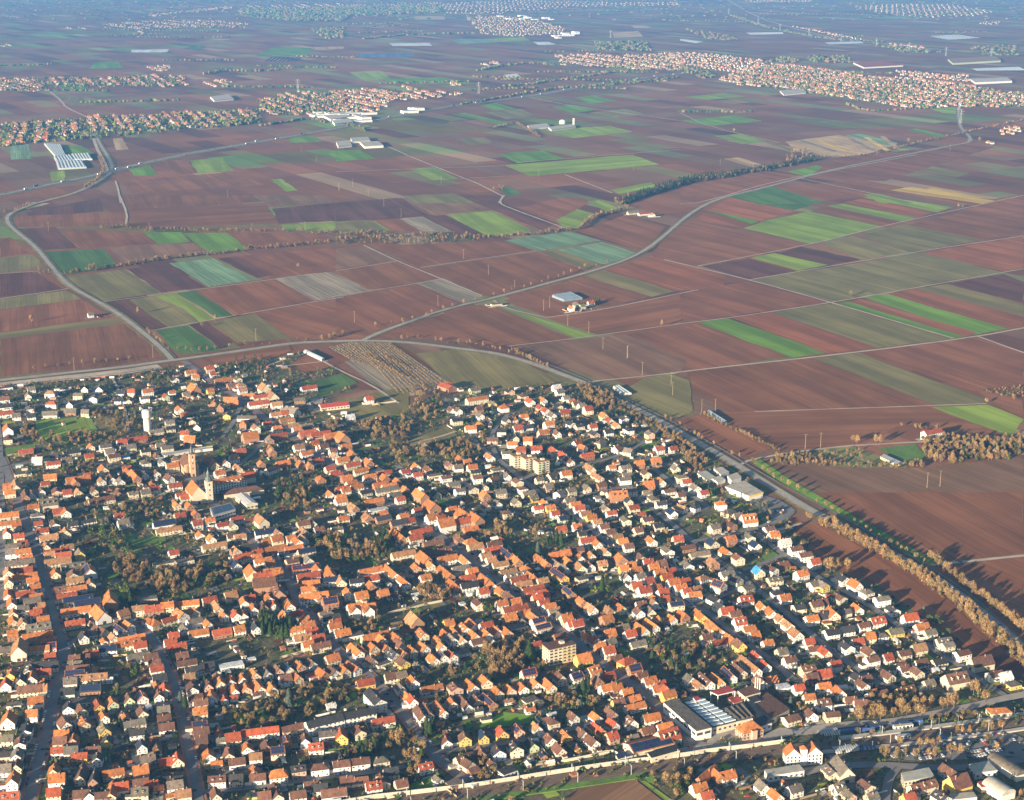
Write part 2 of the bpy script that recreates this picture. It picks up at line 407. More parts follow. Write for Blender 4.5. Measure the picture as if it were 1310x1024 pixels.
FIELDS = '''
f4 deep 145,215 400,203 450,265 340,290 215,305
f4 green 545,140 690,140 725,178 600,185
f4 green 695,143 860,142 950,205 800,220
f4 olive 250,310 480,280 610,370 390,405
f4 dark 485,282 640,258 785,350 615,370
f4 teal 645,258 810,240 960,322 795,348
f4 dark 395,408 485,398 640,500 560,518
f4 olive 490,397 580,384 700,432 760,485 640,502
f4 lime 585,384 670,372 815,470 762,484 702,432
f4 deep 672,372 745,363 890,458 825,465
f4 brown 750,360 1035,322 1190,403 892,455
f4 vine 1045,318 1250,288 1430,362 1300,385 1200,400
f4 brown 895,455 1200,408 1560,500 1480,560 1309,550 1100,548
f4 deep 590,515 715,495 840,590 690,605 650,580
f4 dark 718,492 790,480 888,560 845,585
f4 olive 792,480 970,450 1112,545 905,560
f4 brown 830,238 1309,195 1420,205 1560,262 1309,285 1000,318
f4 dark 830,240 900,232 1040,300 980,315
f4 olive 0,395 250,362 310,395 0,435
f4 brown 0,437 310,397 430,465 0,520
f4 olive 0,523 435,468 470,485 0,545
f4 brown 0,548 470,488 600,590 620,610 400,655 200,668 0,690
f4 dark 0,300 130,290 235,355 0,385
f4 olive 0,240 130,225 170,270 0,297
f4 brown 0,165 40,160 110,220 0,237
f4 dark 45,128 210,120 290,200 130,212
f4 brown 215,125 540,140 600,185 300,200
f4 mud 410,200 740,180 790,225 460,255
f4 brown 870,140 1240,148 1270,185 960,205
f4 lime 1070,112 1309,100 1430,98 1490,135 1309,132 1085,135
f4 brown 487,60 1015,28 1060,108 487,125
f4 dark 1037,50 1309,25 1540,10 1620,90 1309,95 1062,108
f4 brown 460,0 960,0 1000,25 480,55
f4 mud 970,0 1220,0 1309,20 1030,48
f4 dark 100,65 380,10 395,60 110,80
f4 tan 95,35 110,25 190,30 100,55
f4 brown 60,80 480,62 480,115 60,122
f5 lime 420,72 600,60 745,132 640,155 560,150
f5 vine 240,88 330,80 445,138 330,138
f5 dark 333,80 415,75 565,148 448,140
f5 brown 152,95 235,88 320,135 222,138
f5 olive 0,105 130,95 190,135 0,150
f5 teal 640,172 890,138 1010,172 770,212
f5 teal 845,208 1010,178 1155,222 1020,265
f5 olive 770,215 845,208 1015,265 955,285
f5 vine 300,335 410,315 560,385 490,412
f5 mud 0,200 115,195 230,250 0,280
f5 brown 125,192 640,175 760,212 320,275
f5 brown 0,287 230,254 380,318 120,360
f5 brown 330,278 765,216 950,288 600,385 560,382
f5 brown 0,388 300,340 465,412 170,510 0,540
f5 lime 620,420 680,440 990,535 920,545
f5 lime 835,95 920,52 985,70 930,125 880,130
f5 lime 958,28 1000,18 1070,48 1030,62
f5 brown 925,138 1110,72 1255,120 1165,212
f5 olive 940,307 1020,285 1290,365 1200,387
f5 red 1025,283 1200,230 1480,300 1480,355 1295,363
f5 brown 640,400 935,310 1195,388 800,465
f5 brown 200,530 560,415 605,425 900,545 650,572 420,555 300,545
f5 brown 270,485 560,415 905,545 660,575
f5 brown 800,467 1310,375 1480,420 1340,500 995,530
f5 mud 650,575 990,540 1105,530 1340,625 1340,690 1010,705 860,650 720,590
f5 olive 300,600 510,580 720,640 850,700 890,735 600,750 480,740
f5 mud 215,565 380,572 410,595 300,603
f5 mud 245,10 460,0 600,55 370,72
f5 dark 0,30 235,10 350,75 0,100
f5 dark 470,0 640,0 640,30 840,105 780,133 600,55
f5 brown 690,50 870,5 960,15 960,32 830,95
f6 lime 240,125 330,95 490,62 770,118 500,185
f6 lime 265,237 360,220 565,265 450,287
f6 dark 80,270 260,240 445,290 265,322
f6 dark 375,220 460,195 690,245 570,265
f6 olive 540,185 660,155 870,215 690,245
f6 olive 690,155 850,110 1150,170 880,218
f6 lime 560,40 620,32 900,85 850,102
f6 lime 695,8 740,0 1040,45 980,65
f6 yellow 870,-5 960,-30 1190,15 1120,42
f6 deep 190,8 330,-35 500,40 430,58
f6 olive 430,58 500,40 545,52 480,64
f6 olive 272,320 630,265 930,215 1220,290 900,350 580,405
f6 brown 0,370 250,330 555,405 0,490
f6 red 920,220 1309,155 1309,275 1240,290
f6 dark 1022,335 1230,300 1309,330 1309,410
f6 olive 900,355 1018,337 1309,414 1309,460
f6 red 790,375 895,357 1309,465 1309,500 1240,510
f6 green 690,385 785,377 1250,507 1130,530
f6 red 645,405 688,395 1128,522 1080,540
f6 green 592,410 640,405 1078,537 1030,547
f6 olive 345,445 580,412 1020,547 750,580
f6 red 190,465 342,448 745,580 560,602
f6 green 70,485 185,468 555,600 430,618
f6 brown -205,530 65,488 420,617 0,672 30,625
f6 brown 685,600 1130,540 1309,600 1309,745 1120,745
f6 brown 870,112 1090,58 1309,95 1309,148 1150,165
f6 red 100,60 190,10 440,60 310,98
f6 green 95,55 130,62 300,98 270,110
f6 red 55,95 100,65 260,112 230,122
f6 brown 0,105 50,98 480,185 270,238 70,270 -100,237 -110,225 -55,160
f6 brown 500,55 560,42 850,102 770,118
f6 red 620,28 690,12 970,65 905,85
f6 brown 480,-40 680,-60 960,-5 1190,15 1309,-5 1309,88 1080,55 1120,42 870,0 690,8
D olive 300,70 520,42 860,170 1130,265 1130,285 880,292
D lime 870,302 1140,292 1309,360 1250,445
D brown 1080,220 1309,190 1309,330 1150,275
D brown 1140,285 1309,330 1309,360
D brown -292,129 300,68 870,292 180,315 0,325 -97,328 -277,225
D brown -193,329 840,300 1240,445 980,440 840,380 700,395 560,470 450,488 142,516 -15,442
D mud 65,580 560,595 860,590 1309,535 1309,850 1309,1000 870,1100 560,900 330,749
H brown 300,0 1309,0 1309,290 870,340
H brown 880,358 1309,312 1309,650 1180,540 1000,430
H brown 210,175 330,148 450,215 560,275 690,365 560,385 490,380 330,270
H brown 520,390 690,370 820,420 960,520 1080,650 1180,749 1040,749 900,640 800,580 660,480
f1 teal 40,555 110,548 120,605 40,608
f1 lime 722,612 845,600 890,652 755,660
f1 lime 1030,683 1070,682 1135,725 1090,730
f1 green 490,645 570,630 600,668 510,670
f1 green 1110,525 1190,518 1230,540 1100,545
f1 lime 190,655 245,650 248,685 195,692
f1 green 1230,580 1309,570 1309,612
f1 olive 250,360 430,385 435,400 265,405
f1 pale 500,190 645,188 635,200 500,200
f1 green 360,240 450,235 470,260 340,262
f1 green 230,325 330,330 310,350 240,350
f1 green 245,555 310,555 360,585 250,585
f1 olive 460,505 570,500 585,522 465,525
f1 deep 720,170 780,172 780,185 720,190
f1 green 970,215 1030,185 1190,182 1160,215
f1 tan 1190,180 1309,178 1309,188 1200,190
f1 olive 0,240 180,240 150,258 0,258
f1 brown 460,690 900,655 1010,705 500,735
f1 brown 610,610 715,610 750,660 680,665
f1 dark 370,505 450,505 490,528 380,535
f1 tan 430,528 465,525 490,570 440,572
f2 green 0,575 85,570 150,605 0,615
f2 lime 50,278 170,272 210,300 110,308
f2 lime 280,645 370,635 465,680 370,687
f2 green 615,585 790,573 870,605 690,622
f2 lime 640,630 1130,590 1235,628 740,672
f2 lime 795,495 1040,480 1130,503 900,527
f2 olive 455,530 570,522 600,545 510,555
f2 green 550,402 610,392 690,415 600,422
f2 olive 570,430 700,415 760,440 650,455
f2 green 440,435 490,430 645,465 620,475
f2 mud 420,465 560,455 615,480 530,492
f2 green 820,408 900,400 990,420 900,430
f2 green 905,372 985,365 1070,385 970,395
f2 olive 960,430 1100,415 1180,435 1060,450
f2 teal 430,148 560,150 620,162 470,168
f2 lime 555,150 715,142 740,155 620,160
f2 pale 200,165 355,165 365,175 215,175
f2 blue 80,205 280,200 300,215 90,220
f2 pale 750,160 810,160 840,170 770,172
f2 tan 300,62 410,62 415,75 300,75
f2 pale 640,285 690,282 705,295 650,300
f2 deep 618,718 660,712 705,738 650,748
f2 tan 1050,125 1150,118 1170,140 1060,145
f2 lime 1045,725 1200,695 1225,710 1080,740
f2 olive 250,745 450,738 530,774 300,774
f2 green 180,300 400,295 540,322 200,320
f2 tan 1120,98 1180,98 1200,106 1140,108
f3 green 0,460 210,440 315,462 110,480
f3 lime 15,370 170,355 250,368 90,382
f3 olive 130,385 290,373 350,385 190,397
f3 lime 130,518 230,510 340,540 240,550
f3 olive 330,545 345,540 440,575 410,578
f3 tan 400,540 600,515 830,548 720,585 600,600 440,575
f3 teal 625,515 690,510 830,545 790,555
f3 green 860,495 900,490 1010,515 990,525
f3 lime 950,415 1050,408 1055,435 1000,430
f3 tan 165,605 220,600 340,635 300,645
f3 lime 800,575 850,565 940,580 900,590
f3 olive 760,620 850,612 1110,660 1050,675
f3 deep 200,745 350,710 560,774 300,780
f3 pale 945,138 1060,132 1145,145 1020,152
f3 pale 250,125 390,123 395,130 270,133
f3 pale 1110,262 1290,255 1320,268 1130,270
f3 pale 0,148 90,160 60,165 0,155
f3 pale 550,162 690,158 700,165 570,170
f3 lime 700,740 760,738 900,774 760,774
f3 yellow 800,725 880,712 1200,765 1150,777
f3 green 410,655 520,630 600,650 480,670
f3 brown 480,680 600,600 1090,550 1200,560 780,690
f3 brown 0,680 300,650 480,670 200,745 60,774 0,774
T2 olive 50,60 350,40 560,90 880,215 960,250 820,270 650,285 470,330 330,310 230,240
T1 vine 790,25 940,-10 1175,-10 1645,295 1510,305 1309,335 1220,330 1060,250 960,170
T1 brown 520,140 660,60 790,30 940,100 800,150 640,190
T1 brown 0,75 540,10 560,40 380,110 60,120
T1 olive 690,440 880,340 1100,300 1309,280 1309,440 1000,490 800,500
T1 deep 660,250 880,190 980,250 740,330
T1 mud 760,350 980,290 1130,300 960,350
T3 olive 190,218 350,190 480,230 500,435 390,480 200,400 60,290
T3 brown 380,492 560,455 1010,670 880,720 790,722
T0 lime 225,490 580,460 640,570 260,620 230,560
T0 olive 600,465 720,470 760,570 650,570
T0 lawn 30,670 220,640 230,660 40,730
T2 olive 0,620 240,530 330,600 100,640 0,660
M0 lawn 820,370 960,330 1060,330 1060,370 880,400
M0 lawn 640,690 840,680 900,690 760,740
T3 lawn 160,640 230,590 280,640 200,690
M3 lawn 900,420 980,400 1050,450 970,490
D lawn 610,500 790,480 835,530 820,570 740,572
P2 lawn 0,920 180,860 240,950 0,990
P2 green 420,560 600,460 800,480 850,520 560,560
P3 mud -100,880 130,890 350,1060 0,1200 -600,1200
P3 lime 160,900 195,900 370,1024 330,1030
P3 green 650,645 940,600 950,625 660,662
'''
NAMES = {'lawn': 'lawn', 'pale': 'plastic_covered_field', 'panel': 'solar_field'}
VILLAGE = pts('full', '-160,505 0,494 120,486 225,468 262,470 330,464 385,450 420,455 440,490 470,520 500,524 560,508 600,502 660,490 700,486 745,499 800,525 850,551 905,582 960,614 1005,655 1025,692 1060,725 1130,752 1190,800 1230,835 1275,865 1330,880 1480,960 1480,1200 -160,1200')
sheet('village_gardens', VILLAGE, 'garden_soil', -0.375, False)
NOBUSH = []
for line in FIELDS.strip().split('\n'):
    c, k, rest = line.split(' ', 2)
    m = k if k == 'lawn' else 'crop_' + k
    sheet(NAMES.get(k, 'field'), pts(c, rest), m)
    if c[0] in 'TMP': NOBUSH.append(pts(c, rest))
# solar farm far off: rows of panels
for i in range(8):
    sheet('solar_field', pts('f1', '%d,236 %d,218 %d,217 %d,235' % (1006 + i * 16, 1032 + i * 16, 1042 + i * 16, 1017 + i * 16)), 'crop_panel')
# the pale field with its stripes
for i in range(6):
    x = 450 + i * 62
    sheet('field', pts('f3', '%d,%d %d,%d %d,%d %d,%d' % (x, 536 - i * 3, x + 16, 534 - i * 3, x + 150 - i * 12, 577 - i, x + 130 - i * 12, 579 - i)), ['crop_vine', 'crop_yellow', 'crop_tan'][i % 3])

# ------------------------------------------------------------------ roads, tracks, railway
ZR = 0.50
def road(name, s, w, m, z=ZR, c='full', k=2, side=0.0):
    P = smooth(pts(c, s), k)
    ribbon(name, P, w, m, z, side)
    return P
def dashes(P, z, side=0.0, w=0.25, dash=6, gap=8):
    b = MB()
    for x, y, a in walk(P, dash + gap):
        c, q = math.cos(a), math.sin(a)
        ox, oy = x - q * side, y + c * side
        b.poly([(ox + c * u - q * v, oy + q * u + c * v, z) for u, v in ((0, -w / 2), (dash, -w / 2), (dash, w / 2), (0, w / 2))], 'marking')
    tag(b.build('road_markings'), kind='structure')
ROADS = []
def street(s, w=7.5, m='asphalt', c='full', z=None, walkway=None):
    P = smooth(pts(c, s), 1)
    _s[0] += 0.002
    if walkway:
        ribbon('pavement', P, w + 5, walkway, 0.12 + _s[0])
    ribbon('street', P, w, m, 0.30 + _s[0])
    ROADS.append((P, w + (5 if walkway else 1.5)))
    return P
_s = [0]
LEFT_STREET = street('2,585 8,600 22,640 45,700 62,760 75,810 84,835 72,880 62,930 48,980 36,1028 24,1080', 8, 'asphalt', walkway='paving_red')
SECOND = street('168,796 195,815 205,835 222,870 232,905 240,950 250,1000 256,1030', 6.5, 'asphalt', walkway='paving_red')
MAIN = street('235,462 262,482 285,498 308,510 336,534 366,554 390,572 414,588 446,610 478,632 515,656 550,678 594,710 636,744 674,774 704,798 740,823 774,853 796,865 830,893 866,925 886,949', 8, 'asphalt', walkway='paving_red')
THIRD = street('265,612 268,640 285,655 310,676 328,698 350,716 370,738 384,774 400,792 418,818 440,840 474,863 492,885 512,907 530,933 550,959 566,976 600,1000', 6.5, 'asphalt', walkway='paving_red')
street('604,560 616,575 638,588 668,614 700,638 714,642 754,676 786,700 826,736 852,756 876,774 904,782 930,804 956,823 986,845 1010,865 1030,885')
street('805,622 826,646 860,670 886,694 926,722 960,748 986,768 1012,790 1048,820 1068,837 1098,857 1128,877')
street('836,600 852,612 882,634 898,642 905,650')
street('905,650 880,660 866,668', 6)
street('886,693 905,690 956,680 1004,664 1014,655', 7)
street('952,672 976,690 998,706 1026,726 1048,740 1068,750 1108,772 1134,790 1176,818 1204,838')
street('1150,800 1184,825 1220,847 1264,877 1290,893', 6.5)
street('950,730 975,722 1002,710', 6)
street('874,774 905,770 940,756 960,748', 6)
street('742,635 786,626 806,622', 6)
street('668,614 690,604 730,598 770,590', 6)
street('638,588 628,568 632,548 650,530', 6)
street('770,590 800,580 830,562 850,545', 6)
street('554,963 610,957 648,951 704,941 740,930', 6)
street('390,999 440,993 500,985 556,972', 5.5)
street('252,1014 322,1009 390,999', 5.5)
street('232,898 180,905 120,918 70,930', 5)
street('0,780 4,700 2,620 0,560 -6,520', 6)
street('106,522 120,504 124,494', 6)
street('2,596 60,590 120,592 200,606 262,612', 6)
street('262,612 300,600 330,575 350,552', 6)
street('172,796 140,800 100,815 84,832', 5.5)
street('284,560 300,540 310,512', 5.5)
STATION_ROAD = street('872,962 900,956 926,956 960,950 986,943 1016,937 1078,927 1132,925 1188,915 1238,905 1290,893 1400,870', 9, 'asphalt_pale')
street('980,1000 1040,985 1100,978 1150,980 1230,985 1320,970', 9)
street('1130,1070 1134,1000 1150,980', 7)
# forecourts and parking
def yard(s, c, m='asphalt', z=None):
    _s[0] += 0.002
    P = pts(c, s)
    sheet('yard', P, m, 0.11 + _s[0], False)
    ROADS.append((P + [P[0]], 4))
    return P
LOT = yard('560,770 470,740 390,690 480,640 800,590 1050,560 1220,590 1309,630 1400,700 1309,745 1150,745 980,765', 'P4')
yard('850,105 950,68 1060,100 1160,165 1090,225 1000,215 930,150', 'M3')
yard('590,650 640,600 740,570 930,610 660,665 600,690', 'P3', 'asphalt_pale')
yard('440,560 520,640 600,660 500,740 440,700', 'P3')
yard('950,610 1060,560 1180,580 1309,560 1309,600 1100,620', 'P3', 'asphalt_pale')
SQUARE = yard('230,610 262,600 272,612 268,640 252,622', 'full')
yard('292,632 318,622 322,632 300,645', 'full')
yard('640,360 760,340 740,430 680,450', 'T1', 'asphalt_pale')

BYPASS = road('bypass_road', '-120,498 -40,492 0,487 80,478 150,471 215,462 240,459 330,446 376,439 430,437 465,436 520,438 560,443 600,448 640,453 690,468 723,481 748,490 771,503 801,517 849,541 882,561 915,579 970,612 1000,631 1040,655 1075,671 1110,692 1179,730 1222,756 1267,793 1310,830 1380,900', 11, 'asphalt_pale', ZR + .03)
dashes(BYPASS, ZR + 0.06)
CYCLE = smooth([(p[0], p[1]) for p in pts('full', '690,462 748,484 805,513 852,535 920,573 975,606 1030,637 1070,658 1115,683 1185,724 1230,752 1275,790 1330,846')], 2)
ribbon('cycle_path', CYCLE, 2.6, 'asphalt', ZR - .03)
ribbon('grass_verge', BYPASS, 17, 'crop_olive', 0.092)
VERGE = smooth(pts('full', '965,588 1002,614 1050,641 1090,664 1135,689 1170,709 1196,722'), 1)
ribbon('grass_verge', VERGE, 15, 'crop_green', 0.096)
NE_ROAD = road('country_road', '462,437 480,428 520,413 575,394 630,382 700,363 770,344 820,325 850,302 880,275 915,255 980,240 1060,218 1150,200 1220,186 1243,182 1240,174 1230,166 1226,152 1226,138', 8, 'asphalt_pale', ZR + .02)
dashes(NE_ROAD[:40], ZR + 0.05)
ribbon('grass_verge', NE_ROAD, 16, 'crop_olive', 0.100)
LEFT_ROAD = road('country_road', '220,461 213,452 190,431 150,400 110,378 95,370 80,358 68,344 45,315 20,296 8,284 11,273 50,259 100,247 138,226 145,215 138,200 128,185 120,168', 8.5, 'asphalt_pale', ZR)
ribbon('grass_verge', LEFT_ROAD, 18, 'crop_olive', 0.104)
MOTORWAY = road('motorway', '-80,264 0,250 60,237 120,225 180,210 250,195 330,182 430,165 490,152 560,138 640,128 700,120 760,108 870,94 1000,84', 22, 'asphalt', ZR + .04)
ribbon('grass_verge', MOTORWAY, 44, 'crop_olive', 0.108)
dashes(MOTORWAY, ZR + 0.07, 0, 1.2, 40, 2)
for c, s, w in (('f6', '-30,680 0,672 680,598 1135,538 1309,505 1400,490', 5), ('C', '430,196 480,190 830,155 960,138', 4), ('f6', '-60,245 0,260 265,322 575,408 1040,545', 4.5), ('f6', '1135,538 1309,600 1500,665', 4.5), ('f6', '265,322 900,215 1309,155', 3.5),
                ('f6', '65,270 500,187 760,120 1010,65 1309,0', 3.5), ('f6', '-20,492 190,467 580,408 900,352 1309,280', 3.2), ('D', '20,325 850,297 1130,287', 3), ('D', '-50,580 0,555 200,520 450,490 640,480 800,470 950,470 1250,470', 4.5),
                ('H', '868,349 1000,335 1309,303 1400,296', 5), ('f5', '105,190 230,250 400,318 560,385', 4), ('f5', '320,275 760,212', 3), ('f5', '-20,387 300,338 400,318', 3), ('f5', '640,0 620,28 650,45 870,125', 5), ('f2', '190,555 300,605 640,740 620,774', 5),
                ('f5', '600,400 640,430 800,466', 4), ('f5', '800,466 1010,437 1309,374 1380,360', 3.5), ('f5', '650,576 900,547 1309,490', 2.6), ('f5', '0,288 240,250', 3), ('f4', '0,394 240,360 260,355', 3.5), ('f4', '390,407 900,340 1190,300', 2.6),
                ('f4', '560,518 1200,405 1309,388', 3), ('f4', '0,298 150,290', 2.6), ('f4', '425,690 460,760 480,830 490,900', 3.5), ('f3', '0,775 80,774 360,690 640,640 900,590', 4), ('f3', '460,680 720,735 900,775', 4), ('f3', '0,430 100,480 380,545', 4),
                ('f1', '190,350 235,385 250,410 340,450', 8), ('f1', '350,500 365,560 400,620 410,660', 9), ('f2', '740,372 900,405 1309,460', 6), ('f2', '0,655 640,632', 4), ('f2', '370,687 640,672', 3), ('f2', '870,665 1050,735', 5), ('f2', '690,620 1309,570', 4),
                ('f3', '180,0 300,70 420,105 560,140 640,160 800,165 950,190', 14), ('f2', '850,170 1000,195 1309,210', 10), ('f1', '440,690 450,720 460,774', 5), ('f4', '455,0 485,70 480,110', 5), ('H', '-200,150 0,215 250,150', 5),
                ('T1', '380,150 620,60 700,80 860,170 1060,260 1240,380', 4), ('T1', '450,150 790,110', 3.5), ('T2', '0,640 180,600 300,560', 4)):
    P = smooth(pts(c, s), 1)
    _s[0] += 0.002
    ribbon('farm_track', P, w, 'farm_track', 0.115 + _s[0])
BELT = smooth(pts('full', '-120,505 0,493 80,484 150,477 205,469'), 1)
ribbon('gravel_belt', BELT, 26, 'farm_track', 0.098)
ribbon('grass_verge', BELT, 4, 'crop_vine', 0.11, -6)
# railway
TRACK = smooth(pts('full', '300,1066 400,1046 524,1026 664,1006 786,988 872,977 960,964 1048,956 1128,947 1228,935 1310,923 1420,906'), 2)
ribbon('railway_ballast', TRACK, 15, 'ballast', 0.46)
r = MB()
for s in (-4.2, -2.7, -0.6, 0.9, 3.2, 4.7):
    for a, b in zip(TRACK, TRACK[1:]):
        L = math.hypot(b[0] - a[0], b[1] - a[1]); nx, ny = -(b[1] - a[1]) / L, (b[0] - a[0]) / L
        q = [(p[0] + nx * (s + w), p[1] + ny * (s + w)) for p, w in ((a, -.12), (b, -.12), (b, .12), (a, .12))]
        r.prism(q, 0.47, 0.64, 'rail')
tag(r.build('railway_rails'), kind='structure')
def slab(name, P, w, z0, z1, m, side=0.0, structure=True):
    b = MB()
    for a, c in zip(P, P[1:]):
        L = math.hypot(c[0] - a[0], c[1] - a[1]) or 1; nx, ny = -(c[1] - a[1]) / L, (c[0] - a[0]) / L
        b.prism([(p[0] + nx * (side + e), p[1] + ny * (side + e)) for p, e in ((a, -w / 2), (c, -w / 2), (c, w / 2), (a, w / 2))], z0, z1, m, tone(.06, .02))
    o = b.build(name)
    return tag(o, kind='structure') if structure else o
PLAT = smooth(pts('full', '1075,946 1128,940 1228,927 1310,915 1400,900'), 1)
slab('station_platform', PLAT, 5, 0.3, 1.4, 'concrete')
PLAT2 = smooth(pts('full', '1010,967 1048,964 1128,957 1228,945 1310,934 1400,919'), 1)
slab('station_platform', PLAT2, 4, 0.3, 1.4, 'concrete')
slab('grass_bank', smooth(pts('full', '300,1078 524,1036 664,1016 786,998 826,992'), 1), 7, 0.0, 0.47, 'lawn')

